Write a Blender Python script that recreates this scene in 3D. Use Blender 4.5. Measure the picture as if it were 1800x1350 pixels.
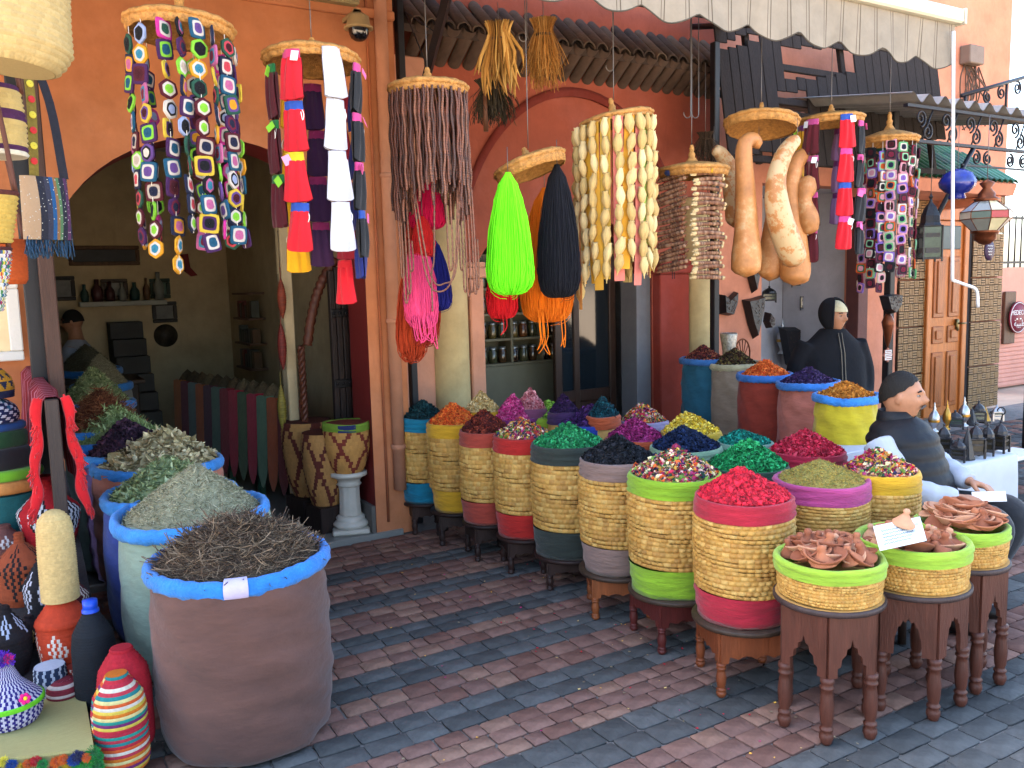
import bpy, math, random
import numpy as np
from mathutils import Vector, Matrix

random.seed(7)
RNG = np.random.default_rng(7)
SC = bpy.context.scene
for o in list(bpy.data.objects):
    bpy.data.objects.remove(o)

# ------------------------------------------------------------------ camera
# X runs along the shop fronts, Y into them, Z up; the camera stands at the origin
CAMH = 1.7
YAW, PITCH, ROLL, FPX = math.radians(31), math.atan(178 / 1500), math.radians(1.5), 1500.0
_z = np.array([0, 0, 1.0])
FV = np.array([math.sin(YAW), math.cos(YAW), 0]) * math.cos(PITCH) - _z * math.sin(PITCH)
R0 = np.array([math.cos(YAW), -math.sin(YAW), 0])
U0 = np.cross(R0, FV)
RV = R0 * math.cos(ROLL) - U0 * math.sin(ROLL)
UV = R0 * math.sin(ROLL) + U0 * math.cos(ROLL)
CP = np.array([0, 0, CAMH])
cam = bpy.data.cameras.new('camera')
cam.sensor_width = 36
cam.lens = 36 * FPX / 1800
cam.clip_end = 600
cam.clip_start = 0.05
camo = bpy.data.objects.new('camera', cam)
SC.collection.objects.link(camo)
camo.matrix_world = Matrix([list(a) + [c] for a, c in zip(np.stack([RV, UV, -FV], 1), CP)] + [[0, 0, 0, 1]])
SC.camera = camo

# ------------------------------------------------------------------ light
SUN_EL, SUN_AZ = math.radians(46), math.radians(-36)
w = bpy.data.worlds.new('World')
SC.world = w
w.use_nodes = True
nt = w.node_tree
sky = nt.nodes.new('ShaderNodeTexSky')
sky.sky_type = 'NISHITA'
sky.sun_disc = False
sky.sun_elevation = SUN_EL
sky.sun_rotation = SUN_AZ
sky.dust_density = 2.5
sky.ozone_density = 0.6
sky.air_density = 1.0
bg = nt.nodes['Background']
bg.inputs[1].default_value = 0.085
nt.links.new(sky.outputs[0], bg.inputs[0])
sun = bpy.data.lights.new('sun', 'SUN')
sun.energy = 5.0
sun.angle = math.radians(0.5)
sun.color = (1, 0.93, 0.82)
suno = bpy.data.objects.new('sun', sun)
SC.collection.objects.link(suno)
_sd = Vector((math.sin(SUN_AZ) * math.cos(SUN_EL), math.cos(SUN_AZ) * math.cos(SUN_EL), math.sin(SUN_EL)))
suno.rotation_euler = (-_sd).to_track_quat('-Z', 'Y').to_euler()
suno.location = (0, 0, 12)
SC.view_settings.view_transform = 'Standard'
SC.view_settings.look = 'None'
SC.view_settings.exposure = 3.8
SC.view_settings.gamma = 1
SC.render.engine = 'CYCLES'
SC.cycles.max_bounces = 8
SC.cycles.diffuse_bounces = 5

# ------------------------------------------------------------------ pixel helpers
def ray(px, py):
    return FV + RV * ((px - 900) / FPX) + UV * ((675 - py) / FPX)
def atz(px, py, z=0.0):
    d = ray(px, py); return CP + d * ((z - CAMH) / d[2])
def aty(px, py, y):
    d = ray(px, py); return CP + d * (y / d[1])
def atx(px, py, x):
    d = ray(px, py); return CP + d * (x / d[0])
def atd(px, py, dep):
    return CP + ray(px, py) * dep
def proj(p):
    v = np.asarray(p, float) - CP; d = v @ FV
    return 900 + FPX * (v @ RV) / d, 675 - FPX * (v @ UV) / d, d
def zat(px, py, p):
    """height where the sight line passes over the plan distance of point p"""
    d = ray(px, py); t = math.hypot(p[0], p[1]) / math.hypot(d[0], d[1])
    return CAMH + d[2] * t
def face_cam(p):
    """z rotation that turns local -Y to the camera"""
    l = math.hypot(p[0], p[1]); return math.atan2(-p[0] / l, p[1] / l)
def edge(px):
    """wide-angle stretch of round things away from the middle of the frame"""
    return math.cos(math.atan((px - 900) / FPX))
def round_at(x0, x1, yf, z):
    """centre and radius of a round rim at height z: side pixels x0,x1 and front pixel yf"""
    r = 0.2
    cx = (x0 + x1) / 2
    f = atz(cx, yf, z)
    h = np.array([f[0], f[1], 0]); h /= np.linalg.norm(h)
    for _ in range(6):
        c = f + h * r
        r = (x1 - x0) / 2 * proj(c)[2] / FPX * edge(cx)
    return c, r, f

# ------------------------------------------------------------------ colours and materials
def lin(h, k=1.0):
    if not isinstance(h, str): return tuple(h)
    h = h.lstrip('#'); v = [int(h[i:i + 2], 16) / 255 for i in (0, 2, 4)]
    return tuple(k * (c / 12.92 if c <= .04045 else ((c + .055) / 1.055) ** 2.4) for c in v)
MATS = {}
def M(hexc, rough=.8, var=.18, scale=6, bump=.25, bscale=60, metal=0, kind='', k=1.0, stretch=None, attr=False, spec=.3, trans=0):
    key = (hexc, rough, var, scale, bump, bscale, metal, kind, k, str(stretch), attr, spec, trans)
    if key in MATS: return MATS[key]
    m = bpy.data.materials.new((kind or 'surface') + '_' + str(hexc).strip('#'))
    m.use_nodes = True
    n, l = m.node_tree.nodes, m.node_tree.links
    b = n['Principled BSDF']
    b.inputs['Roughness'].default_value = rough
    b.inputs['Metallic'].default_value = metal
    b.inputs['Specular IOR Level'].default_value = spec
    if trans: b.inputs['Transmission Weight'].default_value = trans
    tc = n.new('ShaderNodeTexCoord')
    co = tc.outputs['Object']
    if stretch:
        mp = n.new('ShaderNodeMapping'); mp.inputs['Scale'].default_value = stretch
        l.new(co, mp.inputs[0]); co = mp.outputs[0]
    ns = n.new('ShaderNodeTexNoise'); ns.inputs['Scale'].default_value = scale; ns.inputs['Detail'].default_value = 6
    ns.inputs['Roughness'].default_value = .65
    l.new(co, ns.inputs['Vector'])
    rm = n.new('ShaderNodeMapRange'); rm.inputs[1].default_value = .25; rm.inputs[2].default_value = .75
    rm.inputs[3].default_value = 1 - var; rm.inputs[4].default_value = 1 + var
    l.new(ns.outputs[0], rm.inputs[0])
    mx = n.new('ShaderNodeVectorMath'); mx.operation = 'SCALE'
    l.new(rm.outputs[0], mx.inputs['Scale'])
    if attr:
        at = n.new('ShaderNodeAttribute'); at.attribute_name = 'Col'; l.new(at.outputs['Color'], mx.inputs[0])
    else:
        mx.inputs[0].default_value = lin(hexc, k)
    l.new(mx.outputs[0], b.inputs['Base Color'])
    if kind == 'plaster':      # large stains and patches that belong to the paint
        n2 = n.new('ShaderNodeTexNoise'); n2.inputs['Scale'].default_value = 1.3; n2.inputs['Detail'].default_value = 8
        n2.inputs['Roughness'].default_value = .72; l.new(tc.outputs['Object'], n2.inputs['Vector'])
        r2 = n.new('ShaderNodeMapRange'); r2.inputs[1].default_value = .48; r2.inputs[2].default_value = .75
        r2.inputs[3].default_value = 0; r2.inputs[4].default_value = .5; l.new(n2.outputs[0], r2.inputs[0])
        mm = n.new('ShaderNodeMix'); mm.data_type = 'RGBA'
        c = lin(hexc, k); mm.inputs[7].default_value = (min(1, c[0] * 1.25 + .04), c[1] * 1.3 + .04, c[2] * 1.3 + .05, 1)
        l.new(r2.outputs[0], mm.inputs[0]); l.new(mx.outputs[0], mm.inputs[6])
        mp3 = n.new('ShaderNodeMapping'); mp3.inputs['Scale'].default_value = (5, 5, .7); l.new(tc.outputs['Object'], mp3.inputs[0])
        n3 = n.new('ShaderNodeTexNoise'); n3.inputs['Scale'].default_value = 1.6; n3.inputs['Detail'].default_value = 10; n3.inputs['Roughness'].default_value = .75; l.new(mp3.outputs[0], n3.inputs['Vector'])
        r3 = n.new('ShaderNodeMapRange'); r3.inputs[1].default_value = .56; r3.inputs[2].default_value = .74; r3.inputs[4].default_value = .45; l.new(n3.outputs[0], r3.inputs[0])
        m3 = n.new('ShaderNodeMix'); m3.data_type = 'RGBA'; m3.inputs[7].default_value = (c[0] * .62, c[1] * .56, c[2] * .6, 1)
        l.new(r3.outputs[0], m3.inputs[0]); l.new(mm.outputs[2], m3.inputs[6]); l.new(m3.outputs[2], b.inputs['Base Color'])
    if kind == 'fabric':
        b.inputs['Sheen Weight'].default_value = .15
    if bump:
        nb = n.new('ShaderNodeTexNoise'); nb.inputs['Scale'].default_value = bscale; nb.inputs['Detail'].default_value = 4
        l.new(co, nb.inputs['Vector'])
        bp = n.new('ShaderNodeBump'); bp.inputs['Strength'].default_value = bump; bp.inputs['Distance'].default_value = .01
        l.new(nb.outputs[0], bp.inputs['Height']); l.new(bp.outputs[0], b.inputs['Normal'])
    MATS[key] = m
    return m
def fab(h, k=.62): return M(h, .9, .2, 7, .35, 30, kind='fabric', k=k)
def fabw(h, k=.62): return M(h, .92, .3, 5, .9, 16, kind='fabric', k=k, stretch=(1, 1, 4.5))
def plaster(h, k=.8): return M(h, .9, .2, 3.5, .6, 11, kind='plaster', k=k)
def attr(rough=.8, var=.15, scale=30, bump=.15, bscale=150): return M('col', rough, var, scale, bump, bscale, attr=True, kind='dyed')
def wood(h, k=.8, rough=.55): return M(h, rough, .35, 5, .3, 30, kind='wood', k=k, stretch=(6, 6, .8))
STRAW = M('#C79A55', .75, .28, 25, .4, 160, kind='straw', k=.9)
BLACK = M('#17171B', .5, .2, 8, .1, 60, kind='black_metal')
ATT = attr()

# ------------------------------------------------------------------ meshes
class MB:
    def __init__(s): s.v = []; s.f = []; s.n = 0; s.c = []
    def add(s, v, faces, col=None):
        v = np.asarray(v, float).reshape(-1, 3)
        if not isinstance(faces, list) or (faces and not hasattr(faces[0], 'shape')):
            faces = [np.asarray(faces)] if len(set(len(q) for q in faces)) == 1 else [np.asarray([q]) for q in faces]
        for f in faces: s.f.append(np.asarray(f) + s.n)
        s.v.append(v); s.n += len(v)
        if col is None: col = (1, 1, 1)
        col = np.asarray(col, float)
        s.c.append(np.broadcast_to(col, (len(v), 3)) if col.ndim == 1 else col)
        return s
    def mesh(s, name, mat, smooth=True, color=False):
        me = bpy.data.meshes.new(name)
        v = np.concatenate(s.v)
        lt = np.concatenate([np.full(len(f), f.shape[1]) for f in s.f])
        li = np.concatenate([f.ravel() for f in s.f])
        me.vertices.add(len(v)); me.vertices.foreach_set('co', v.ravel())
        me.loops.add(len(li)); me.loops.foreach_set('vertex_index', li)
        me.polygons.add(len(lt)); me.polygons.foreach_set('loop_start', np.concatenate([[0], np.cumsum(lt)[:-1]]))
        me.polygons.foreach_set('loop_total', lt)
        me.polygons.foreach_set('use_smooth', np.full(len(lt), bool(smooth)))
        if color:
            a = me.attributes.new('Col', 'FLOAT_COLOR', 'POINT')
            c = np.concatenate(s.c); a.data.foreach_set('color', np.concatenate([c, np.ones((len(c), 1))], 1).ravel())
        me.update(calc_edges=True)
        if mat: me.materials.append(mat)
        return me
    def build(s, name, mat, parent=None, loc=(0, 0, 0), rot=(0, 0, 0), smooth=True, color=False):
        return put(name, s.mesh(name, mat, smooth, color), parent, loc, rot)
    # shapes
    def grid(s, P, wu=False, wv=False, col=None):
        m, n = P.shape[:2]
        I = np.arange(m * n).reshape(m, n)
        A = I if not wu else np.vstack([I, I[:1]])
        A = A if not wv else np.hstack([A, A[:, :1]])
        q = np.stack([A[:-1, :-1], A[:-1, 1:], A[1:, 1:], A[1:, :-1]], -1).reshape(-1, 4)
        return s.add(P.reshape(-1, 3), [q], None if col is None else (col if np.ndim(col) == 1 else np.asarray(col).reshape(-1, 3)))
    def box(s, x0, x1, y0, y1, z0, z1, ch=0, col=None, T=None):
        c = np.array([(x0 + x1) / 2, (y0 + y1) / 2, (z0 + z1) / 2]); h = np.array([x1 - x0, y1 - y0, z1 - z0]) / 2
        if ch <= 0:
            v = np.array([[i, j, k] for i in (-1, 1) for j in (-1, 1) for k in (-1, 1)]) * h + c
            f = [[0, 1, 3, 2], [4, 6, 7, 5], [0, 4, 5, 1], [2, 3, 7, 6], [0, 2, 6, 4], [1, 5, 7, 3]]
        else:
            v, f = chbox(h, min(ch, .45 * 2 * h.min())); v = v + c
        if T is not None: v = v @ T[0].T + T[1]
        return s.add(v, f, col)
    def lathe(s, prof, seg=24, col=None, disp=None, close=False, ctr=(0, 0, 0), sx=1, sy=1):
        prof = np.asarray(prof, float); a = np.linspace(0, 2 * math.pi, seg, endpoint=False)
        r = prof[:, 0][:, None] * np.ones(seg); z = prof[:, 1][:, None] * np.ones(seg)
        if disp is not None: r, z = disp(r, z, a[None, :] + 0 * r)
        P = np.stack([r * np.cos(a) * sx + ctr[0], r * np.sin(a) * sy + ctr[1], z + ctr[2]], -1)
        if col is not None and np.ndim(col) == 2: col = np.repeat(np.asarray(col)[:, None, :], seg, 1)
        return s.grid(P, wu=close, wv=True, col=col)
    def tube(s, pts, rad, sides=6, cap=True, col=None, flat=None):
        p = np.asarray(pts, float); n = len(p)
        rad = np.broadcast_to(np.asarray(rad, float), (n,)) if np.ndim(rad) < 2 else rad
        t = np.gradient(p, axis=0); t /= np.maximum(1e-9, np.linalg.norm(t, axis=1))[:, None]
        ref = np.eye(3)[int(np.argmin(abs(t).max(0) + np.array([1e-3, 2e-3, 0])))]
        u = np.cross(ref, t); u /= np.maximum(1e-9, np.linalg.norm(u, axis=1))[:, None]
        w_ = np.cross(t, u)
        a = np.linspace(0, 2 * math.pi, sides, endpoint=False)
        fl = 1 if flat is None else flat
        P = p[:, None] + rad[:, None, None] * (np.cos(a)[None, :, None] * u[:, None] + fl * np.sin(a)[None, :, None] * w_[:, None])
        k = s.n
        s.grid(P, wv=True, col=col)
        if cap:
            s.f.append(np.array([[k + i for i in range(sides)][::-1]])); s.f.append(np.array([[k + (n - 1) * sides + i for i in range(sides)]]))
        return s
    def ell(s, c, r, seg=12, rings=8, col=None, rot=None):
        th = np.linspace(0.02, math.pi - .02, rings); a = np.linspace(0, 2 * math.pi, seg, endpoint=False)
        P = np.stack([np.sin(th)[:, None] * np.cos(a), np.sin(th)[:, None] * np.sin(a), np.cos(th)[:, None] + 0 * a], -1) * np.asarray(r)
        if rot is not None: P = P @ np.asarray(rot).T
        return s.grid(P[:, ::-1] + np.asarray(c), wv=True, col=col)
    def prism(s, poly, y0, y1, col=None, axis='y'):
        """poly: (x,z) outline, extruded y0..y1"""
        p = np.asarray(poly, float); n = len(p)
        def e(t):
            c = np.full(n, t)
            return np.stack([p[:, 0], c, p[:, 1]], 1) if axis == 'y' else (np.stack([c, p[:, 0], p[:, 1]], 1) if axis == 'x' else np.stack([p[:, 0], p[:, 1], c], 1))
        v = np.concatenate([e(y0), e(y1)]); i = np.arange(n); j = (i + 1) % n
        s.add(v, [np.array([list(range(n))]), np.array([list(range(2 * n - 1, n - 1, -1))]), np.stack([i, i + n, j + n, j], 1)], col)
        return s
_chc = {}
def chbox(h, ch):
    sg = [(i, j, k) for i in (-1, 1) for j in (-1, 1) for k in (-1, 1)]
    v = []; idx = {}
    for g in sg:
        for ax in range(3):
            q = np.array(g) * (h - ch); q[ax] = g[ax] * h[ax]
            idx[g, ax] = len(v); v.append(q)
    if 'f' not in _chc:
        F = []
        for ax in range(3):
            o = [a for a in range(3) if a != ax]
            for sv in (-1, 1):
                loop = []
                for (a, b) in ((-1, -1), (1, -1), (1, 1), (-1, 1)):
                    g = [0, 0, 0]; g[ax] = sv; g[o[0]] = a; g[o[1]] = b; loop.append(idx[tuple(g), ax])
                F.append(loop)
        for ax in range(3):
            o = [a for a in range(3) if a != ax]
            for a in (-1, 1):
                for b in (-1, 1):
                    g0 = [0, 0, 0]; g1 = [0, 0, 0]
                    g0[ax] = -1; g1[ax] = 1
                    for g in (g0, g1): g[o[0]] = a; g[o[1]] = b
                    g0, g1 = tuple(g0), tuple(g1)
                    F.append([idx[g0, o[0]], idx[g1, o[0]], idx[g1, o[1]], idx[g0, o[1]]])
        for g in sg: F.append([idx[g, 0], idx[g, 1], idx[g, 2]])
        v0 = np.array(v); G = []
        for f in F:
            n_ = np.cross(v0[f[1]] - v0[f[0]], v0[f[2]] - v0[f[0]])
            G.append(f if n_ @ v0[f].mean(0) > 0 else f[::-1])
        _chc['f'] = [np.array([f for f in G if len(f) == 4]), np.array([f for f in G if len(f) == 3])]
    return np.array(v), _chc['f']

def put(name, me, parent=None, loc=(0, 0, 0), rot=(0, 0, 0), scale=None):
    o = bpy.data.objects.new(name, me); SC.collection.objects.link(o)
    o.location = loc; o.rotation_euler = rot
    if scale is not None: o.scale = scale if np.ndim(scale) else (scale,) * 3
    if parent: o.parent = parent
    return o
def tag(o, label=None, cat=None, group=None, kind=None):
    if label: o['label'] = label
    if cat: o['category'] = cat
    if group: o['group'] = group
    if kind: o['kind'] = kind
    return o
def thing(name, loc, label, cat, group=None, rz=0):
    o = bpy.data.objects.new(name, None); SC.collection.objects.link(o)
    o.empty_display_size = .1; o.location = tuple(loc); o.rotation_euler = (0, 0, rz)
    return tag(o, label, cat, group)
def rotm(n):
    """n random rotation matrices"""
    q = RNG.normal(size=(n, 4)); q /= np.linalg.norm(q, axis=1)[:, None]
    a, b, c, d = q.T
    return np.stack([np.stack([1 - 2 * (c * c + d * d), 2 * (b * c - d * a), 2 * (b * d + c * a)], -1),
                     np.stack([2 * (b * c + d * a), 1 - 2 * (b * b + d * d), 2 * (c * d - b * a)], -1),
                     np.stack([2 * (b * d - c * a), 2 * (c * d + b * a), 1 - 2 * (b * b + c * c)], -1)], 1)
def eul(x=0, y=0, z=0):
    return np.array(Matrix.Rotation(z, 3, 'Z') @ Matrix.Rotation(y, 3, 'Y') @ Matrix.Rotation(x, 3, 'X'))
def spline(pts, n=16):
    """smooth curve through points"""
    p = np.asarray(pts, float)
    if len(p) == 2: return p[0] + (p[1] - p[0]) * np.linspace(0, 1, n)[:, None]
    q = np.vstack([2 * p[0] - p[1], p, 2 * p[-1] - p[-2]]); out = []
    m = len(p) - 1
    for t in np.linspace(0, m - 1e-6, n):
        i = int(t); f = t - i; a, b, c, d = q[i:i + 4]
        out.append(.5 * (2 * b + (c - a) * f + (2 * a - 5 * b + 4 * c - d) * f * f + (3 * b - a - 3 * c + d) * f ** 3))
    return np.array(out)
def wob(a, n=5, seed=0):
    """smooth periodic noise of angle a"""
    g = np.random.default_rng(seed); out = 0
    for k in range(1, n + 1): out = out + g.normal() / k * np.cos(k * a + g.uniform(0, 6.3))
    return out
# ================================================================== SETTING
YF, YW, YN = 5.33, 5.75, 5.95          # arched shop, middle bay, lantern shop
g = MB(); g.box(-160, 160, -160, 160, -.5, -.028)
tag(g.build('ground', M('#B7A38C', .9, .2, 2, .3, 20, k=.85), smooth=False), kind='structure')

# ---- paving: rows of setts parallel to the shop fronts, alternating dark and red bands
pav = MB(); pav.box(-5, 16, -3, 5.95, -.027, -.0115)
PAV = tag(pav.build('pavement', M('#7D7872', .95, .3, 12, .6, 60, k=.8), smooth=False), kind='structure')
MD = [M('#5C5C5A', .95, .35, 14, .5, 45, kind='sett', k=q, spec=.15) for q in (.58, .7, .84)]
MR = [M(h, .95, .35, 14, .5, 45, kind='sett', k=.86, spec=.15) for h in ('#826256', '#745449', '#8A6A5A', '#7A5C52')]
BANDS = [(2.27, 'r', 3), (2.525, 'd', 2), (2.785, 'r', 3), (3.0, 'd', 2), (3.235, 'r', 2), (3.46, 'd', 2), (3.66, 'r', 2), (3.85, 'd', 2), (4.14, 'r', 3), (4.33, 'd', 2), (4.62, 'r', 3), (4.81, 'd', 2), (5.3, 'r', 5)]
rows = [(1.96 - .104 * (i + 1), .104, 'd') for i in range(24)]
y = 1.96
for y1, c, n_ in BANDS:
    rows += [(y + i * (y1 - y) / n_, (y1 - y) / n_, c) for i in range(n_)]; y = y1
setts = []
for ri, (y0, h, c) in enumerate(rows):
    x = -1.6 + random.random() * .15
    lim = 14.5
    while x < lim:
        if c == 'd': L = random.uniform(.145, .178) * (1 if y0 > 1.9 else 1.08)
        else: L = random.choice([.125, .13, .14, .075, .135, .12])
        q = proj((x + L / 2, y0 + h / 2, 0))
        if c == 'r' and y0 > 3 and x > 5.5: c2 = random.choice('rd')
        else: c2 = c
        near = q[2] > .3 and -900 < q[0] < 2900 and q[1] < 2600
        if near: setts.append((x, y0, L, h, c2, q))
        x += L
setts.sort(key=lambda s_: (not (-20 < s_[5][0] < 1820 and s_[5][1] < 1370), s_[5][2]))
shared = {}
rest = {}
def sett_geo(L, h, sd):
    rg = np.random.default_rng(sd)
    j = .003
    hx, hy = L / 2 - j, h / 2 - j
    n = 5
    u = np.linspace(-1, 1, n)
    X, Y = np.meshgrid(u, u, indexing='ij')
    ed = np.maximum(abs(X), abs(Y))
    Z = np.where(ed > .9, -.0045, 0) + rg.normal(0, .0005, X.shape)
    s_ = np.sign
    X2 = np.where(abs(X) == .5, s_(X) * .86, X); Y2 = np.where(abs(Y) == .5, s_(Y) * .82, Y)
    cut = (abs(X) > .9) & (abs(Y) > .9)
    X2 = X2 * np.where(cut, .95, 1); Y2 = Y2 * np.where(cut, .93, 1)
    P = np.stack([X2 * hx + rg.normal(0, .0015, X.shape), Y2 * hy + rg.normal(0, .0015, X.shape), Z], -1)
    b = P.copy(); b[..., 2] = -.024
    ring = [(i, 0) for i in range(n)] + [(n - 1, i) for i in range(1, n)] + [(i, n - 1) for i in range(n - 2, -1, -1)] + [(0, i) for i in range(n - 2, 0, -1)]
    S = np.array([[P[q] for q in ring], [b[q] for q in ring]])
    return P, S
for i, (x, y0, L, h, c, q) in enumerate(setts):
    key = (round(L, 2), round(h, 2), c, random.randrange(4))
    rz, dz = random.gauss(0, .006), random.gauss(0, .0011)
    mi = random.randrange(3 if c == 'd' else 4)
    if i < 300:
        if key not in shared:
            m_ = MB(); P, S = sett_geo(L, h, i); m_.grid(P); m_.grid(S, wv=True); shared[key] = [m_, {}]
        d = shared[key]
        if mi not in d[1]: d[1][mi] = d[0].mesh('sett', (MD if c == 'd' else MR)[mi])
        put('sett', d[1][mi], PAV, (x + L / 2, y0 + h / 2, dz), (random.gauss(0, .006), random.gauss(0, .005), rz))
    else:
        m_ = rest.setdefault((c, mi), MB()); P, S = sett_geo(L, h, i)
        o_ = np.array([x + L / 2, y0 + h / 2, dz]); m_.grid(P + o_); m_.grid(S + o_, wv=True)
for (c, mi), m_ in rest.items():
    tag(m_.build('sett_field', (MD if c == 'd' else MR)[mi], PAV), kind='stuff')

# ---- walls with arched openings
def arch_pts(x0, x1, zs, rise, n=28, p=2.0):
    t = np.linspace(math.pi, 0, n)
    return np.stack([(x0 + x1) / 2 + (x1 - x0) / 2 * np.cos(t), zs + rise * np.sin(t) ** (2 / p)], 1)
def arch_face(m_, x0, x1, z1, ax, y):
    """wall face in plane y with the opening outline ax (points left to right, from spring to spring)"""
    a0, a1, zs = ax[0][0], ax[-1][0], ax[0][1]
    for (u, v) in ((x0, a0), (a1, x1)):
        P = np.array([[[u, y, z] for z in (0, zs, z1)], [[v, y, z] for z in (0, zs, z1)]]); m_.grid(P)
    P = np.array([[[a[0], y, a[1]] for a in ax], [[a[0], y, z1] for a in ax]]); m_.grid(P[::-1])
def arch_reveal(m_, ax, y0, y1):
    out = [(ax[0][0], 0)] + [tuple(a) for a in ax] + [(ax[-1][0], 0)]
    P = np.array([[[a, yy, z] for yy in (y0, y1)] for a, z in out]); m_.grid(P)
ORANGE = plaster('#C67C50', .72); TERRA = plaster('#B05A42', .66); PINK = plaster('#D99A7C', .72); CREAM = plaster('#C9B48C', .7)
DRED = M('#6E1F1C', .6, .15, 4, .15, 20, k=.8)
HB = 6.6  # building height above the view, chosen so the street lies in shade
S1 = thing('spice_shop', (0, 0, 0), 'orange plastered spice shop with a wide arched doorway and dark interior', 'building')
AX1 = arch_pts(.267, 2.1, 1.80, .80)
m_ = MB(); arch_face(m_, -4, 2.37, HB, AX1, YF)
m_.grid(np.array([[[2.37, YF, 0], [2.37, YF, HB]], [[2.37, YW + .1, 0], [2.37, YW + .1, HB]]]))
m_.build('front_wall', ORANGE, S1, smooth=False)
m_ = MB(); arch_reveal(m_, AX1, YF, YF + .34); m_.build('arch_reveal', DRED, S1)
m_ = MB()
AXi = arch_pts(.255, 2.112, 1.80, .81)
arch_face(m_, -1.2, 2.36, 3.3, AXi, YF + .342)
m_.build('inner_wall', CREAM, S1, smooth=False)
for nm, b, mt in (('ceiling', (-1.3, 2.36, YF + .34, 10.1, 3.2, 3.35), M('#C4C8C2', .7, .05, k=.85)), ('back_wall', (-1.3, 2.36, 10, 10.15, 0, 3.2), CREAM),
                  ('side_wall', (-1.35, -1.2, YF + .34, 10, 0, 3.2), CREAM), ('side_wall', (2.29, 2.36, YF + .345, 10, 0, 3.2), CREAM),
                  ('upper_storey', (-4, 2.36, YF + .36, 10.2, 3.36, HB - .01), ORANGE)):  # last one: unseen block added to keep the sun off the front
    m_ = MB(); m_.box(*b); m_.build(nm, mt, S1, smooth=False)
m_ = MB(); m_.box(-1.2, 2.29, YF - .02, 10, -.02, .035, .006)
m_.build('shop_floor', M('#9C9C96', .28, .12, 3, .03, 20, k=.55, spec=.5), S1, smooth=False)
m_ = MB(); m_.box(2.07, 2.098, YF + .003, YF + .34, .035, .22); m_.build('skirting', M('#6F6A63', .6, k=.6), S1, smooth=False)
m_ = MB(); m_.box(-4, 2.372, YF - .035, YF + .003, 3.40, 3.46, .008); m_.build('moulding', ORANGE, S1, smooth=False)
p0 = aty(684, 400, YF - .035)
m_ = MB(); m_.tube([(p0[0], YF - .04, .32), (p0[0], YF - .04, 6)], .042, 14)
for z in (.6, 1.45, 2.4): m_.lathe([(.042, z), (.05, z + .004), (.05, z + .03), (.042, z + .034)], 14, ctr=(p0[0], YF - .04, 0))
m_.build('drainpipe', plaster('#C98A68', .62), S1)
m_ = MB(); m_.tube([(p0[0] - .085, YF - .012, .1), (p0[0] - .085, YF - .012, 6)], .009, 6); m_.build('conduit', plaster('#B9683F', .6), S1)

# corner steel post and awning arm
p1 = aty(722, 560, 5.5)
m_ = MB(); m_.box(p1[0] - .025, p1[0] + .025, 5.47, 5.53, 0, 6, .006)
tag(m_.build('steel_post', BLACK, smooth=False), 'black square steel post in the corner beside the cream column', 'post')
a, b = aty(738, 180, 5.44), aty(795, -40, 4.35)
m_ = MB(); m_.tube([a, b], .032, 4); m_.build('brace', BLACK, bpy.data.objects['steel_post'], smooth=False)
c_ = aty(712, 20, 5.46)
for q in ((752, 120), (770, 60)):
    m_ = MB(); m_.tube([c_, aty(*q, 5.0)], .004, 5); m_.build('cable', BLACK, bpy.data.objects['steel_post'])

# ---- middle bay
XW = lambda px, py=600: aty(px, py, YW)[0]
S2 = thing('herb_shop', (0, 0, 0), 'terracotta red shop bay with a tiled eave and cream half columns', 'building')
ax2 = arch_pts(XW(838), XW(1146), 1.72, .52)
m_ = MB(); arch_face(m_, 2.372, XW(1262), HB, ax2, YW); m_.build('front_wall', TERRA, S2, smooth=False)
m_ = MB(); arch_reveal(m_, ax2, YW, YW + .25); m_.build('arch_reveal', plaster('#8F3A28', .5), S2)
# moulded blind arch above the opening
axb = arch_pts(XW(812), XW(1196), 1.74, 1.42, 40); axc = axb * 1.0; axc = (axb - [axb[:, 0].mean(), 1.74]) * [1.045, 1.05] + [axb[:, 0].mean(), 1.74]
P = np.array([[[a[0], YW - .022, a[1]] for a in axb], [[a[0], YW - .03, a[1]] for a in (axb + axc) / 2], [[a[0], YW - .022, a[1]] for a in axc], [[a[0], YW + .01, a[1]] for a in axc]])
m_ = MB(); m_.grid(P); m_.grid(np.array([[[a[0], YW + .01, a[1]] for a in axb], [[a[0], YW - .022, a[1]] for a in axb]])); m_.build('arch_moulding', plaster('#8E3424', .55), S2)
def pil(px0, px1, y0, mt, cap=True):
    x0, x1 = XW(px0), XW(px1)
    m_ = MB(); m_.box(x0, x1, y0, YW + .2, 0, 1.74, .01)
    if cap: m_.box(x0 - .025, x1 + .025, y0 - .025, YW + .2, 1.742, 1.82, .01); m_.box(x0 - .012, x1 + .012, y0 - .012, YW + .2, 1.822, 1.86, .006)
    m_.build('pilaster', mt, S2, smooth=False)
pil(816, 840, YW - .12, PINK); pil(1148, 1199, YW - .1, plaster('#9C3B2B', .6))
m_ = MB(); m_.box(2.374, XW(756), YW - .08, YW + .1, 0, 3.3, .01); m_.build('corner_pier', PINK, S2, smooth=False)
def column(px0, px1, top):
    x0, x1 = XW(px0), XW(px1); r = (x1 - x0) / 2 * .95
    m_ = MB()
    zz = np.linspace(0, top, 14)
    m_.lathe([(r * (1 + .04 * (1 - z / top)), z) for z in zz] + [(r * 1.18, top + .02), (r * 1.2, top + .08), (r, top + .1)], 28, ctr=((x0 + x1) / 2, YW - .03, 0))
    m_.build('half_column', M('#C8B07C', .8, .22, 5, .3, 16, kind='plaster', k=.75), S2)
column(752, 818, 2.3); column(1200, 1244, 2.3)
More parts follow.
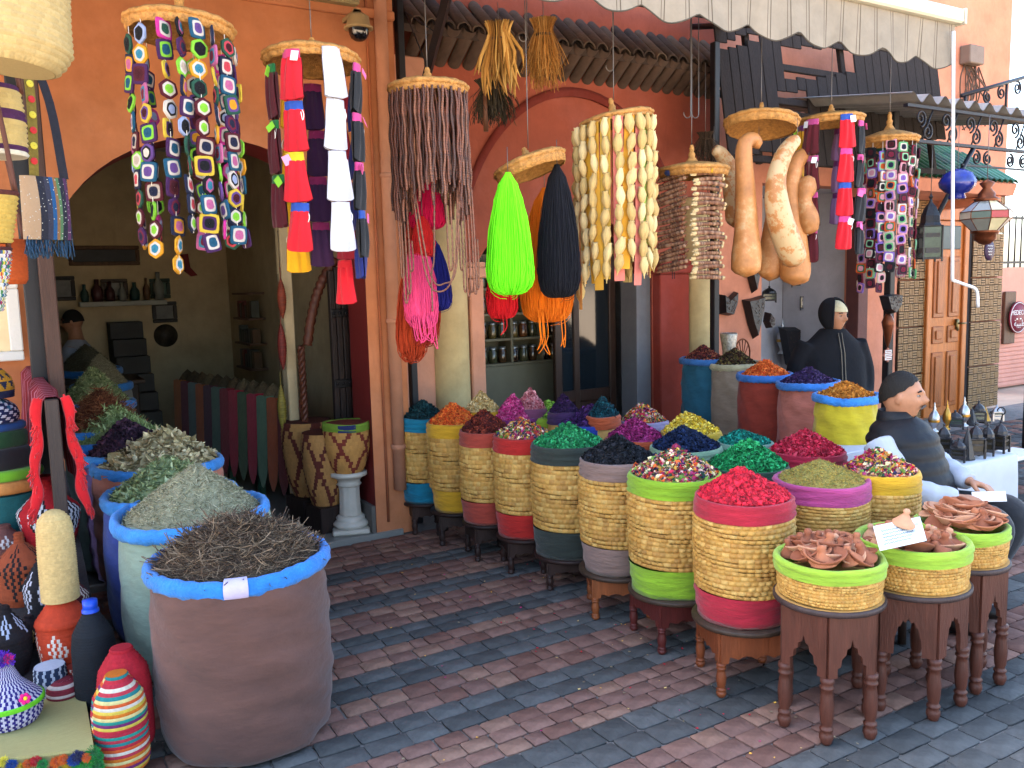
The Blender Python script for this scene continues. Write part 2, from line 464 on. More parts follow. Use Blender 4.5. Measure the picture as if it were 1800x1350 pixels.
m_ = MB(); m_.box(XW(1122), XW(1146) + .01, YW + .02, YW + .24, 0, 1.75, .004); m_.build('stone_jamb', M('#8D8C90', .7, .15, 6, .2, 30, k=.5), S2, smooth=False)
# room behind the opening
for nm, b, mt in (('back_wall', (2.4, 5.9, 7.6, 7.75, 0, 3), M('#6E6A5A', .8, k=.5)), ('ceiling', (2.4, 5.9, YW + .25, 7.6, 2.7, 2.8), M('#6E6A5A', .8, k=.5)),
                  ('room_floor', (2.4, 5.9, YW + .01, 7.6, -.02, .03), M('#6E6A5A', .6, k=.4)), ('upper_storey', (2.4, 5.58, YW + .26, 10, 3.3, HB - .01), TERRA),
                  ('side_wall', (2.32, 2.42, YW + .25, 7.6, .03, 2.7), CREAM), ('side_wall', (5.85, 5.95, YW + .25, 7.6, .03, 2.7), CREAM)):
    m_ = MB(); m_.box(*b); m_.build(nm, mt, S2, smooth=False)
# dark wood glazed door at the right of the opening
dx0, dx1, dy = XW(1012), XW(1121), YW + .3
DW = wood('#3A2318', .7, .4)
dr = thing('glazed_door', (dx0, dy, .03), 'dark brown wooden glazed door beside the grey stone jamb', 'door')
W_ = dx1 - dx0
for nm, b in (('stile', (0, .07, 0, .05, 0, 2.1)), ('stile', (W_ * .30, W_ * .30 + .06, 0, .05, 0, 2.1)), ('stile', (W_ - .07, W_, 0, .05, 0, 2.1)), ('rail', (.072, W_ - .072, .004, .046, .0, .3)),
              ('rail', (.072, W_ - .072, .004, .046, .62, .72)), ('rail', (.072, W_ - .072, .004, .046, 1.98, 2.1)), ('panel', (.072, W_ - .072, .018, .034, .3, .62))):
    m_ = MB(); m_.box(*b, .006); m_.build(nm, DW, dr, smooth=False)
m_ = MB(); m_.box(.072, W_ - .072, .02, .03, .72, 1.98); m_.build('pane', M('#20262B', .08, .1, bump=0, k=.6, spec=.6), dr, smooth=False)
# cabinet with jars
cx0, cx1 = aty(842, 600, YW + .65)[0], aty(1006, 600, YW + .65)[0]
cb = thing('jar_cabinet', (cx0, YW + .65, .03), 'cream shelf cabinet full of glass jars behind the hanging yarn', 'cabinet')
CW = cx1 - cx0; CRM = M('#8C8468', .6, .12, k=.5)
zs_ = [aty(920, q, YW + .65)[2] - .03 for q in (640, 597, 553, 509, 465)]
m_ = MB(); m_.box(0, CW, 0, .02, 0, zs_[0] - .002, .003); m_.build('lower_panel', CRM, cb, smooth=False)
m_ = MB(); m_.box(0, CW, .22, .24, zs_[0], zs_[4] + .1); m_.build('back_panel', CRM, cb, smooth=False)
for i, z in enumerate(zs_):
    m_ = MB(); m_.box(0, CW, 0, .218, z, z + .022, .003); m_.build('shelf', CRM, cb, smooth=False)
for k_ in range(4):
    m_ = MB(); xx = k_ * (CW - .025) / 3; m_.box(xx, xx + .025, -.004, .216, zs_[0] + .0225, zs_[4] + .1, .003); m_.build('divider', CRM, cb, smooth=False)
jm = MB(); jm.lathe([(0.001, 0), (.037, 0), (.04, .01), (.04, .1), (.03, .115), (.03, .12)], 14)
jl = MB(); jl.lathe([(.034, .12), (.034, .14), (.001, .142)], 14)
jms = [jm.mesh('jar', M(h, .12, .5, 20, 0, k=.5, spec=.6, kind='jar_glass')) for h in ('#5A4028', '#6B5B30', '#3B2A20', '#57573A', '#7A4A26')]
jlm = jl.mesh('lid', M('#8A8A86', .35, .1, metal=.8, bump=0))
n_ = 0
for i in range(4):
    for k_ in range(9):
        bay = k_ // 3; x = bay * (CW - .025) / 3 + .025 + (k_ % 3 + .5) * ((CW - .025) / 3 - .025) / 3
        rj = min(.04, ((CW - .025) / 3 - .03) / 6); n_ += 1
        sc_ = (rj / .041, rj / .041, min(1.0, (zs_[i + 1] - zs_[i] - .03) / .145))
        loc = (cx0 + x, YW + .65 + .07, .03 + zs_[i] + .0225)
        j_ = put('glass_jar', random.choice(jms), None, loc, scale=sc_)
        tag(j_, '%s of nine glass jars on the %s shelf of the cream cabinet' % (('leftmost', 'second from left', 'third from left', 'fourth from left', 'middle one', 'fourth from right', 'third from right', 'second from right', 'rightmost')[k_], ('lowest', 'second lowest', 'second highest', 'top')[i]), 'jar', 'jars in the cream cabinet')
        put('lid', jlm, j_)
# tiled eave of the middle bay
ev = thing('tiled_eave', (0, 0, 0), 'weathered grey-brown barrel tile eave above the terracotta wall', 'roof')
ex0, ex1 = 2.55, XW(1262, 130)
TILE = M('#6A5648', .9, .35, 9, .5, 40, kind='tile', k=.55)
m_ = MB(); m_.prism([(YW - .24, 3.465), (YW + .02, 3.70), (YW + .02, 3.62), (YW - .22, 3.42)], ex0 - .02, ex1, axis='x'); m_.build('eave_board', M('#5C4A40', .9, k=.45), ev, smooth=False)
n_t = int((ex1 - ex0) / .118)
tm = MB()
aa = np.linspace(-.1, math.pi + .1, 9)
P = np.array([[[.056 * math.cos(t) * s_, yy, zz + .045 * math.sin(t)] for t in aa] for s_, yy, zz in ((1.0, -.05, 0), (1.0, .0, .043), (.86, .33, .33))])
tm.grid(P)
P2 = P * [.85, 1, 1] - [0, 0, .008]; tm.grid(P2[:, ::-1])
tm.grid(np.array([P[0], P2[0]])[::-1])
tmesh = [tm.mesh('roof_tile', t_) for t_ in (TILE, M('#5B4B40', .9, .35, 9, .5, 40, kind='tile', k=.5), M('#77614E', .9, .35, 9, .5, 40, kind='tile', k=.55))]
tv = MB(); tv.grid((P * [1, 1, -.8]) + [0, .02, .0])
tvm = tv.mesh('under_tile', TILE)
for i in range(n_t):
    x = ex0 + (i + .5) * (ex1 - ex0) / n_t
    put('roof_tile', random.choice(tmesh), ev, (x, YW - .24 + random.gauss(0, .008), 3.465 + random.gauss(0, .003)), (0, 0, random.gauss(0, .02)))
    if i < n_t - 1: put('under_tile', tvm, ev, (x + .059, YW - .24, 3.49))

# ---- lantern shop on the right
XN = lambda px, py=600: aty(px, py, YN)[0]
PK = plaster('#DE9070', .66)
S3 = thing('lantern_shop', (0, 0, 0), 'salmon pink building with an open lantern shop and a wooden door', 'building')
x_a, x_b, x_c = XN(1264), XN(1338), XN(1510)
xr = XN(1756)
m_ = MB(); m_.box(x_a - .1, x_b, YN, YN + .2, 0, 2.6); m_.box(x_c, XN(1574), YN, YN + .2, 0, 2.6)
m_.box(x_a - .1, xr, YN + .003, YN + .2, 2.6, HB + .6); m_.box(xr - .2, xr - .001, YN + .21, 11, 0, HB + .6); m_.box(x_a, xr - .22, 10.9, 11, 3, HB + .6)
m_.build('front_wall', PK, S3, smooth=False)
m_ = MB(); m_.box(x_a, xr - .2, YN + .2, 10.9, HB, HB + .2); m_.build('roof_slab', PK, S3, smooth=False)
for nm, b, mt in (('back_wall', (x_a, x_c + .6, 7.1, 7.2, 0, 3), '#98969A'), ('side_wall', (x_c + .1, x_c + .2, YN + .2, 8.4, 0, 3), '#98969A'), ('side_wall', (x_a - .1, x_a + .02, YN + .2, 8.4, 0, 3), '#98969A'),
                  ('ceiling', (x_a, x_c + .6, YN + .2, 8.4, 2.6, 2.7), '#98969A'), ('room_floor', (x_a, x_c, YN, 8.4, -.02, .02), '#5B5856')):
    m_ = MB(); m_.box(*b); m_.build(nm, M(mt, .8, .2, 3, .2, k=1.3), S3, smooth=False)
m_ = MB(); m_.box(XN(1512) - .06, XN(1512) + .1, YN - .012, YN + .15, 0, 2.6, .005); m_.build('door_jamb', M('#6B3B36', .6, k=.6), S3, smooth=False)
# brown basket weave tiles
BARS = M('#B08A5E', .5, .2, 12, .2, 60, kind='ceramic', k=.62); GROUT = M('#4A3626', .8, .2, k=.6)
def weave_panel(x0, x1, z0, z1):
    """ceramic panel of upright and lying bars set in a basket weave"""
    m_ = MB(); m_.box(x0, x1, YN - .012, YN - .002, z0, z1); pn = m_.build('tile_panel', GROUT, S3, smooth=False)
    b_ = MB(); c = .088; nx = max(1, round((x1 - x0) / c)); nz = max(1, round((z1 - z0) / c)); cx, cz = (x1 - x0) / nx, (z1 - z0) / nz
    for i in range(nx):
        for j in range(nz):
            u, v = x0 + i * cx, z0 + j * cz
            for k_ in (0, 1, 2):
                if (i + j) % 2: b_.box(u + .005, u + cx - .005, YN - .024, YN - .0125, v + k_ * cz / 3 + .005, v + (k_ + 1) * cz / 3 - .005, .003)
                else: b_.box(u + k_ * cx / 3 + .005, u + (k_ + 1) * cx / 3 - .005, YN - .024, YN - .0125, v + .005, v + cz - .005, .003)
    tag(b_.build('tile_bars', BARS, pn, smooth=False), kind='stuff')
zz = [.02, .55, 1.09, 1.62, 2.15, 2.68]
for a, b in ((1576, 1626), (1702, 1755)):
    for i in range(5): weave_panel(XN(a), XN(b), zz[i], zz[i + 1] - .012)
# wooden door
d0, d1 = XN(1628), XN(1682)
wd = thing('panelled_door', (d0, YN - .05, .02), 'varnished orange wooden door with raised panels', 'door')
W_ = d1 - d0; OW = wood('#B8672C', .8, .4)
m_ = MB(); m_.box(0, W_, .02, .05, 0, 2.25); m_.build('leaf', OW, wd, smooth=False)
m_ = MB()
m_.box(-.09, -.002, -.01, .05, 0, 2.4, .008); m_.box(W_ + .002, W_ + .09, -.01, .05, 0, 2.4, .008); m_.box(-.001, W_ + .001, -.01, .05, 2.26, 2.4, .008); m_.build('frame', OW, wd, smooth=False)
for i, (z0, z1) in enumerate(((.1, .75), (.85, 1.05), (1.15, 1.85))):
    for s_ in (0, 1):
        x0 = .05 + s_ * (W_ / 2 - .01); x1 = x0 + W_ / 2 - .09
        m_ = MB(); m_.box(x0, x1, .003, .022, z0, z1, .014); m_.box(x0 + .05, x1 - .05, -.012, .004, z0 + .05, z1 - .05, .01); m_.build('panel', wood('#9C5322', .8, .4), wd, smooth=False)
m_ = MB(); m_.box(.06, W_ - .06, .003, .022, 1.93, 2.2, .01); m_.build('pane', M('#556066', .15, .1, bump=0, k=.6), wd, smooth=False)
m_ = MB(); m_.box(W_ - .12, W_ - .07, -.02, .018, .98, 1.12, .008); m_.tube([(W_ - .095, -.02, 1.07), (W_ - .095, -.06, 1.07), (W_ - .02, -.065, 1.07)], .011, 8); m_.build('handle', M('#6A5A3A', .35, .1, metal=1, bump=0), wd)
m_ = MB(); m_.box(d1 + .1, XN(1702) - .003, YN - .004, YN + .003, 0, 2.6); m_.build('recess_shade', M('#2A2120', .8, k=.6), S3, smooth=False)  # flat dark strip; the shade of a recess is put in its colour
m_ = MB(); m_.box(XN(1574) + .001, xr - .01, YN + .05, YN + .15, 0, 2.598); m_.build('infill_wall', PK, S3, smooth=False)

# steel posts in front of the lantern shop
q = aty(1256, 560, 5.3)
m_ = MB(); m_.box(q[0] - .03, q[0] + .03, 5.27, 5.33, 0, 3.6, .006); tag(m_.build('steel_post', BLACK, smooth=False), 'black square steel post between the cream column and pink wall', 'post')
q = aty(1560, 600, 5.0)
m_ = MB(); m_.box(q[0] - .035, q[0] + .035, 4.96, 5.03, 0, 3.3, .006); PO3 = tag(m_.build('steel_post', BLACK, smooth=False), 'black steel post hung with ironwork and a small star sign', 'post')

# ---- dark board canopy over the lantern shop
cn = thing('board_canopy', (0, 0, 0), 'dark weathered wooden board canopy with gaps showing the pink wall', 'canopy')
BW = M('#2A2220', .9, .45, 8, .5, 40, kind='old_wood', k=.6, stretch=(4, .6, 4))
holes = [[(1378, 85), (1504, 92), (1497, 133), (1372, 146)], [(1362, 167), (1420, 160), (1413, 204), (1374, 199)], [(1528, 190), (1533, 150), (1540, 150), (1537, 190)], [(1256, 84), (1333, 58), (1333, 72), (1256, 96)]]
def inside(p, poly):
    c = False
    for i in range(len(poly)):
        (x1, y1), (x2, y2) = poly[i], poly[i - 1]
        if (y1 > p[1]) != (y2 > p[1]) and p[0] < (x2 - x1) * (p[1] - y1) / (y2 - y1) + x1: c = not c
    return c
SY0, SY1 = 5.2, 5.42
SZ0, SZ1 = aty(1450, 292, SY0)[2], aty(1450, 30, SY1)[2]
zr_ = lambda yy: SZ0 + (yy - SY0) * (SZ1 - SZ0) / (SY1 - SY0)
TL = math.atan2(SZ1 - SZ0, SY1 - SY0); SL = math.hypot(SZ1 - SZ0, SY1 - SY0)
xa, xb = aty(1264, 200, 5.3)[0], aty(1668, 200, 5.2)[0]
bx = xa
while bx < xb:
    bw_ = random.uniform(.10, .16); N_ = 48; run = None; short = random.choice([0, 0, 1, 2, 3])
    for i in range(short, N_ + 1):
        yy = SY0 + i * (SY1 - SY0) / N_
        pp = proj((bx + bw_ / 2, yy, zr_(yy)))
        hit = i < N_ and any(inside(pp[:2], h) for h in holes)
        if pp[0] > 1530 and pp[1] > 248: hit = True
        if not hit and run is None: run = yy
        if (hit or i == N_) and run is not None:
            L = (yy - run) / (SY1 - SY0) * SL
            if L > .04:
                m_ = MB(); m_.box(.003, bw_ - .003, 0, L, 0, .018, .003)
                m_.build('board', BW, cn, (bx, run, zr_(run) + random.gauss(0, .004)), (TL, 0, random.gauss(0, .006)), smooth=False)
            run = None
    bx += bw_
for f_ in (.02, .4, .62, .97):
    yy = SY0 + f_ * (SY1 - SY0)
    m_ = MB(); m_.box(xa, xb, -.03, .03, -.035, -.004, .005); m_.build('batten', BW, cn, (0, yy, zr_(yy)), (TL, 0, 0), smooth=False)
for px in (1345, 1512, 1655):
    xx = aty(px, 200, 5.2)[0]
    m_ = MB(); m_.box(-.03, .03, 0, SL, -.08, -.036, .005); m_.build('rafter', BW, cn, (xx, SY0, SZ0), (TL, 0, 0), smooth=False)
for xx in (xa + .05, (xa + xb) / 2, xb - .08):
    m_ = MB(); m_.tube([(xx, SY1 - .02, SZ1 - .06), (xx, YN, SZ1 + .1)], .02, 6); m_.build('wall_bracket', BLACK, cn)

# ---- striped awning with scalloped valance
aw = thing('striped_awning', (0, 0, 0), 'beige striped awning with a scalloped valance over the shop fronts', 'awning')
AY, AZ0, AZ1, AXR = 3.4, 3.29, 2.985, 5.44
def stripe_mat():
    m = M('#C2B8A6', .85, .2, 5, .25, 40, kind='awning', k=.55)
    n, l = m.node_tree.nodes, m.node_tree.links; b = n['Principled BSDF']
    src = b.inputs['Base Color'].links[0].from_socket
    tc = n.new('ShaderNodeTexCoord'); sp = n.new('ShaderNodeSeparateXYZ'); l.new(tc.outputs['Object'], sp.inputs[0])
    def line(off, wd):
        a = n.new('ShaderNodeMath'); a.operation = 'ADD'; a.inputs[1].default_value = off; l.new(sp.outputs[0], a.inputs[0])
        f = n.new('ShaderNodeMath'); f.operation = 'PINGPONG'; f.inputs[1].default_value = .075; l.new(a.outputs[0], f.inputs[0])
        c = n.new('ShaderNodeMath'); c.operation = 'LESS_THAN'; c.inputs[1].default_value = wd; l.new(f.outputs[0], c.inputs[0]); return c.outputs[0]
    ad = n.new('ShaderNodeMath'); ad.operation = 'MAXIMUM'; l.new(line(0, .0035), ad.inputs[0]); l.new(line(.022, .0022), ad.inputs[1])
    mx = n.new('ShaderNodeMix'); mx.data_type = 'RGBA'; l.new(ad.outputs[0], mx.inputs[0]); l.new(src, mx.inputs[6]); mx.inputs[7].default_value = lin('#6E6355', .7) + (1,)
    l.new(mx.outputs[2], b.inputs['Base Color'])
    tr = n.new('ShaderNodeBsdfTranslucent'); l.new(mx.outputs[2], tr.inputs[0])
    ms = n.new('ShaderNodeMixShader'); ms.inputs[0].default_value = .3; l.new(b.outputs[0], ms.inputs[1]); l.new(tr.outputs[0], ms.inputs[2])
    l.new(ms.outputs[0], n['Material Output'].inputs[0])
    return m
SM = stripe_mat()
xs = np.linspace(-2.5, AXR, 320)
def wave(x): return np.abs(np.sin((x - AXR) * math.pi / .37)) ** 1.15 * .062
def val(z0, z1, yo):
    k_ = np.linspace(0, 1, 8)
    P = np.array([[[x, AY + yo + .014 * math.sin(x * 9) * t + .006 * math.sin(x * 31 + 2) * t, z0 + (z1 + .06 - wave(x) - z0) * t] for x in xs] for t in k_]); return P
m_ = MB(); m_.grid(val(AZ0 - .02, AZ1, 0)[::-1]); m_.build('valance', SM, aw)
m_ = MB(); P = np.array([[[x, AY + .02 + t * 2.1, AZ0 + .02 + t * .62 - .05 * math.sin(math.pi * t)] for x in xs[::4]] for t in np.linspace(0, 1, 8)]); m_.grid(P); m_.build('awning_cloth', SM, aw)
# dark wavy line under the valance; its colour stands in for shadow
E_ = val(AZ0, AZ1, .003)[-1]; m_ = MB(); m_.tube(E_, .0045, 5); m_.build('valance_shadow', M('#4A443C', .9), aw)
m_ = MB(); m_.box(-2.5, AXR + .03, AY - .045, AY + .03, AZ0 - .015, AZ0 + .075, .012); m_.build('front_bar', M('#DDD7BE', .45, .06, k=.65, bump=0), aw, smooth=False)
m_ = MB(); m_.box(AXR + .031, AXR + .05, AY - .05, AY + .035, AZ0 - .02, AZ0 + .08, .004); m_.build('bar_cap', M('#C9C5B2', .5, k=.8), aw, smooth=False)
m_ = MB(); m_.tube([(AXR - .12, AY + .05, AZ0 + .02), (AXR - .12, AY + 2.3, AZ0 + .55)], .025, 8); m_.build('awning_arm', BLACK, aw)
m_ = MB(); m_.tube([(-2.5, 3.7, 3.16), (AXR, 3.7, 3.16)], .016, 8); m_.build('hanging_rail', BLACK, aw)
# crank rod
a, b, c, d = (aty(1676, 55, 3.36), aty(1674, 490, 3.36), aty(1716, 510, 3.36), aty(1719, 540, 3.36))
m_ = MB(); m_.tube(np.vstack([spline([a, b], 4), spline([b + [.005, 0, -.01], (b + c) / 2, c, d], 12)]), .011, 8)
tag(m_.build('awning_crank', M('#D9DADC', .35, .05, bump=0, k=.85)), 'long white metal crank rod hanging from the end of the awning', 'crank')

# ---- things beyond the lantern shop
G4 = M('#2F6B50', .45, .3, 10, .2, 40, kind='glazed_tile', k=.7)
gr = thing('green_tiled_canopy', (0, 0, 0), 'small canopy of glazed green tiles above the wooden door', 'roof')
e0, e1 = aty(1612, 309, 5.2), aty(1796, 325, 5.2)
gx0, gx1, gz = e0[0], e1[0], 1.7 + (e0[2] + e1[2]) / 2 - 1.7
gt = MB(); aa = np.linspace(0, math.pi, 7)
P = np.array([[[.052 * math.cos(t), yy, zz + .04 * math.sin(t)] for t in aa] for yy, zz in ((0, 0), (.3, .2))]); gt.grid(P); gt.grid((P * [.8, 1, .8])[:, ::-1])
gtm = [gt.mesh('roof_tile', t_) for t_ in (G4, M('#3C7B5C', .45, .3, 10, .2, 40, kind='glazed_tile', k=.7), M('#28594A', .45, .3, 10, .2, 40, kind='glazed_tile', k=.7))]
nt_ = int((gx1 - gx0) / .105)
for r_ in range(3):
    for i in range(nt_):
        x = gx0 + (i + .5) * .105
        if x > gx1 - r_ * .14: continue
        put('roof_tile', random.choice(gtm), gr, (x, 5.2 + r_ * .24, gz + r_ * .165), (0, 0, random.gauss(0, .015)))
m_ = MB(); m_.prism([(5.22, gz - .005), (YN - .01, gz + .5), (YN - .01, gz - .12), (5.26, gz - .12)], gx0, gx1 - .05, axis='x'); m_.build('soffit', PK, gr, smooth=False)
for u, v in ((gx0 + .05, gx0 + .17), (gx1 - .35, gx1 - .2)):
    m_ = MB(); m_.box(u, v, 5.3, YN - .01, gz - .22, gz - .121, .01); m_.build('bracket', PK, gr, smooth=False)
# corrugated sheet roof with wrought iron scrolls
cr = thing('corrugated_roof', (0, 0, 0), 'grey corrugated sheet roof with black wrought iron scrollwork', 'roof')
c0, c1 = aty(1672, 178, 4.3), aty(1830, 200, 4.3); zc = (c0[2] + c1[2]) / 2 - .02
xs2 = np.linspace(c0[0] - .6, c1[0] + .5, 160)
P = np.array([[[x, yy, zc + dz + .035 * math.sin((x - c0[0]) * 2 * math.pi / .21)] for x in xs2] for yy, dz in ((4.25, 0), (5.9, .25))])
m_ = MB(); m_.grid(P); m_.grid((P + [0, 0, -.006])[:, ::-1]); m_.build('corrugated_sheet', M('#A9A7A2', .5, .2, 5, .1, k=.6), cr)
zl = aty(1750, 262, 4.3)[2]
IRON = M('#1C1B22', .5, .1, k=.8, bump=.1)
def scroll(m_, c, r, turns=1.6, flip=1, ax='x', th0=0, rad=.009):
    t = np.linspace(0, turns * 2 * math.pi, 30); rr = r * (1 - t / t[-1] * .8)
    m_.tube(np.stack([c[0] + flip * rr * np.cos(t + th0), 0 * t + c[1], c[2] + rr * np.sin(t + th0)], 1), rad, 5)
xs_ = np.arange(c0[0] - .4, c1[0] + .4, .34)
for z in (zc - .06, zl): m_ = MB(); m_.box(c0[0] - .6, c1[0] + .5, 4.28, 4.32, z - .012, z + .012); m_.build('iron_bar', IRON, cr, smooth=False)
for i, x in enumerate(xs_):
    m_ = MB(); h_ = (zc - .06 - zl)
    scroll(m_, (x, 4.3, zl + h_ * .68), h_ * .26, 1.5, 1, th0=-1.5); scroll(m_, (x + .09, 4.3, zl + h_ * .3), h_ * .26, 1.5, -1, th0=1.6)
    m_.tube([(x + .02, 4.3, zl), (x + .16, 4.3, zc - .06)], .007, 5)
    m_.build('iron_scroll', IRON, cr)
zl2 = aty(1750, 345, 4.3)[2]
m_ = MB(); m_.tube([(c0[0] - .3, 4.3, aty(1720, 420, 4.3)[2]), (c0[0] + .35, 4.3, zl)], .02, 6); m_.build('brace', IRON, cr)
xs_ = [aty(q_, 290, 4.3)[0] for q_ in (1716, 1735, 1775, 1798)]
for i, x in enumerate(xs_):
    m_ = MB(); scroll(m_, (x, 4.3, zl - .09), .06, 1.7, 1 if i % 2 else -1, th0=1.5); m_.build('iron_scroll', IRON, cr)
m_ = MB(); m_.box(aty(1690, 292, 4.3)[0], c1[0] + .4, 4.29, 4.31, zl - .165, zl - .15); m_.build('iron_bar', IRON, cr, smooth=False)
a, b = aty(1690, 168, 4.6), aty(1815, 132, 4.6)
m_ = MB(); m_.tube([a, b], .018, 6); m_.build('iron_bar', IRON, cr)
for f_ in (.35, .55, .78, .98):
    m_ = MB(); p_ = a + (b - a) * f_; scroll(m_, (p_[0], 4.6, p_[2] - .08), .065, 1.6, 1 if f_ < .6 else -1, th0=1.2); m_.build('iron_scroll', IRON, cr)
for f_ in (.05, .62): m_ = MB(); p_ = a + (b - a) * f_; m_.tube([p_, (p_[0], 4.6, zc + .05)], .012, 5); m_.build('iron_strut', IRON, cr)
m_ = MB(); q0 = aty(1786, 440, 4.3)
m_.tube([(q0[0] + .3, 4.3, 0), (q0[0] + .3, 4.3, zc)], .03, 8); m_.build('support_post', IRON, cr)
# meter box and cables on the pink wall
q = aty(1708, 98, YN - .06)
m_ = MB(); m_.box(q[0] - .14, q[0] + .14, YN - .13, YN - .002, q[2] - .1, q[2] + .1, .01); mbx = tag(m_.build('meter_box', M('#8B7768', .6, k=.6), smooth=False), 'small grey-brown electric box high on the pink wall', 'electric box')
m_ = MB()
for i in range(16):
    s0 = np.array([q[0] + random.uniform(-.1, .2), YN - .03, q[2] - .1]); s1 = np.array([q[0] + random.uniform(-.25, .4), YN - .05, q[2] - random.uniform(.45, .75)])
    m_.tube(spline([s0, (s0 + s1) / 2 + [random.uniform(-.15, .15), -.03, random.uniform(-.15, .1)], s1, s1 + [random.uniform(-.15, .15), 0, -.1]], 10), .008, 5)
m_.build('cable_bundle', M('#6B5040', .8, k=.6), mbx)
# low pink wall far right with railing, notice board and round sign
yl = 6.9
lw = thing('low_wall', (0, 0, 0), 'pale pink ribbed wall with iron railing at the right edge', 'wall')
l0 = aty(1750, 600, yl)[0]; zt = aty(1790, 470, yl)[2]
PB = M('#DF9C86', .85, .1, 4, .2, 30, kind='plaster', k=.8)
m_ = MB(); m_.box(l0 - .3, l0 + 9, yl, yl + .2, 0, zt); m_.build('wall_body', PB, lw, smooth=False)
for i in range(15):
    z = .02 + i * .062
    m_ = MB(); m_.box(l0 - .29, l0 + 5, yl - .018, yl - .001, z, z + .052, .006); m_.build('course', PB, lw, smooth=False)
for i in range(14):
    x = l0 + .1 + i * .16; m_ = MB(); m_.tube([(x, yl + .1, zt), (x, yl + .1, zt + .75)], .012, 6); m_.build('railing_bar', IRON, lw)
m_ = MB(); m_.box(l0, l0 + 5, yl + .08, yl + .12, zt + .7, zt + .73); m_.box(l0, l0 + 5, yl + .08, yl + .12, zt + .06, zt + .09); m_.build('rail', IRON, lw, smooth=False)
q0, q1 = aty(1763, 605, yl - .05), aty(1786, 512, yl - .05)
m_ = MB(); m_.box(q0[0], q1[0], yl - .06, yl - .02, q0[2], q1[2], .006); nb_ = tag(m_.build('notice_board', wood('#6B4A36', .6), smooth=False), 'narrow brown board fixed to the pale pink wall', 'board')
def text(name, s_, size, mt, parent, loc, rot, ext=.002, width=None):
    cu = bpy.data.curves.new(name, 'FONT'); cu.body = s_; cu.size = size; cu.extrude = ext; cu.align_x = 'CENTER'; cu.align_y = 'CENTER'; cu.resolution_u = 3
    t = bpy.data.objects.new(name, cu); SC.collection.objects.link(t)
    bpy.context.view_layer.update()
    me = bpy.data.meshes.new_from_object(t.evaluated_get(bpy.context.evaluated_depsgraph_get()))
    bpy.data.objects.remove(t)
    me.materials.clear(); me.materials.append(mt)
    return put(name, me, parent, loc, rot)
WHITE = M('#E6E2DA', .7, .05, bump=0, k=.85)
c = aty(1790, 558, yl - .1); rs = 28 * proj(c)[2] / FPX
m_ = MB(); m_.lathe([(.001, -.012), (rs, -.012), (rs, .008), (.001, .008)], 36)
sg = tag(m_.build('round_sign', M('#7A1830', .5, .08, bump=0, k=.8), None, c, (math.pi / 2, 0, 0)), 'round maroon sign with white lettering, the word cut by the frame', 'sign')
m_ = MB(); m_.tube([(rs * .93 * math.cos(t), rs * .93 * math.sin(t), .009) for t in np.linspace(0, 2 * math.pi, 40)], .006, 4); m_.build('sign_border', WHITE, sg)
text('lettering', 'MEDECINE', rs * .42, WHITE, sg, (.03, rs * .3, .009), (0, 0, 0)); text('lettering', '\ufe94\ufe92\ufef4\ufe92\ufec3', rs * .55, WHITE, sg, (.02, -rs * .38, .009), (0, 0, 0))
m_ = MB(); m_.ell((-rs * .2, -.02, .01), (rs * .1, rs * .05, .004)); m_.ell((rs * .2, -.02, .01), (rs * .1, rs * .05, .004)); m_.build('leaf_mark', WHITE, sg)
# far house behind, right edge, and a white banner
m_ = MB(); m_.box(15, 30, 20, 26, 0, 4.5); fh_ = tag(m_.build('far_house', plaster('#D78F74', .7), smooth=False), 'distant pink house behind the iron railing', 'building')
# ================================================================== SACKS, BASKETS, HEAPS, STOOLS
def pieces(mb, tv, tf, pos, rot, scl, col):
    n, k = len(pos), len(tv)
    V = np.einsum('nij,nkj->nki', rot, tv[None] * scl[:, None, :]) + pos[:, None]
    off = (np.arange(n) * k)[:, None, None]
    mb.add(V.reshape(-1, 3), [(f[None] + off).reshape(-1, f.shape[1]) for f in tf], np.repeat(col, k, 0))
_o = np.array([[1, 0, 0], [-1, 0, 0], [0, 1, 0], [0, -1, 0], [0, 0, 1], [0, 0, -1.0]])
_of = np.array([[0, 2, 4], [2, 1, 4], [1, 3, 4], [3, 0, 4], [2, 0, 5], [1, 2, 5], [3, 1, 5], [0, 3, 5]])
def _petal(seed):
    g_ = np.random.default_rng(seed); a = np.linspace(0, 2 * math.pi, 6, endpoint=False)
    v = np.vstack([[0, 0, -.25], np.stack([np.cos(a) * g_.uniform(.7, 1.1, 6), np.sin(a) * g_.uniform(.6, 1, 6), g_.uniform(-.2, .5, 6)], 1)])
    return v, [np.array([[0, i + 1, (i + 1) % 6 + 1] for i in range(6)])]
def _leaf(curl, wd=.3):
    t = np.linspace(-1, 1, 5); w_ = wd * np.sqrt(np.maximum(0, 1 - t ** 2)) + .02
    P = np.array([[[u, s_ * ww, curl * u * u + (.25 * wd if s_ else 0)] for s_ in (-1, 0, 1)] for u, ww in zip(t, w_)])
    I = np.arange(15).reshape(5, 3); q = np.stack([I[:-1, :-1], I[1:, :-1], I[1:, 1:], I[:-1, 1:]], -1).reshape(-1, 4)
    return P.reshape(-1, 3), [q]
def _twig(bend=0, n=2, th=.12):
    t = np.linspace(-1, 1, n); P = np.array([[[u, th * math.cos(a), bend * u * u + th * math.sin(a)] for a in (0, 2.09, 4.19)] for u in t])
    I = np.arange(3 * n).reshape(n, 3); J = np.roll(I, -1, 1)
    return P.reshape(-1, 3), [np.stack([I[:-1], J[:-1], J[1:], I[1:]], -1).reshape(-1, 4)]
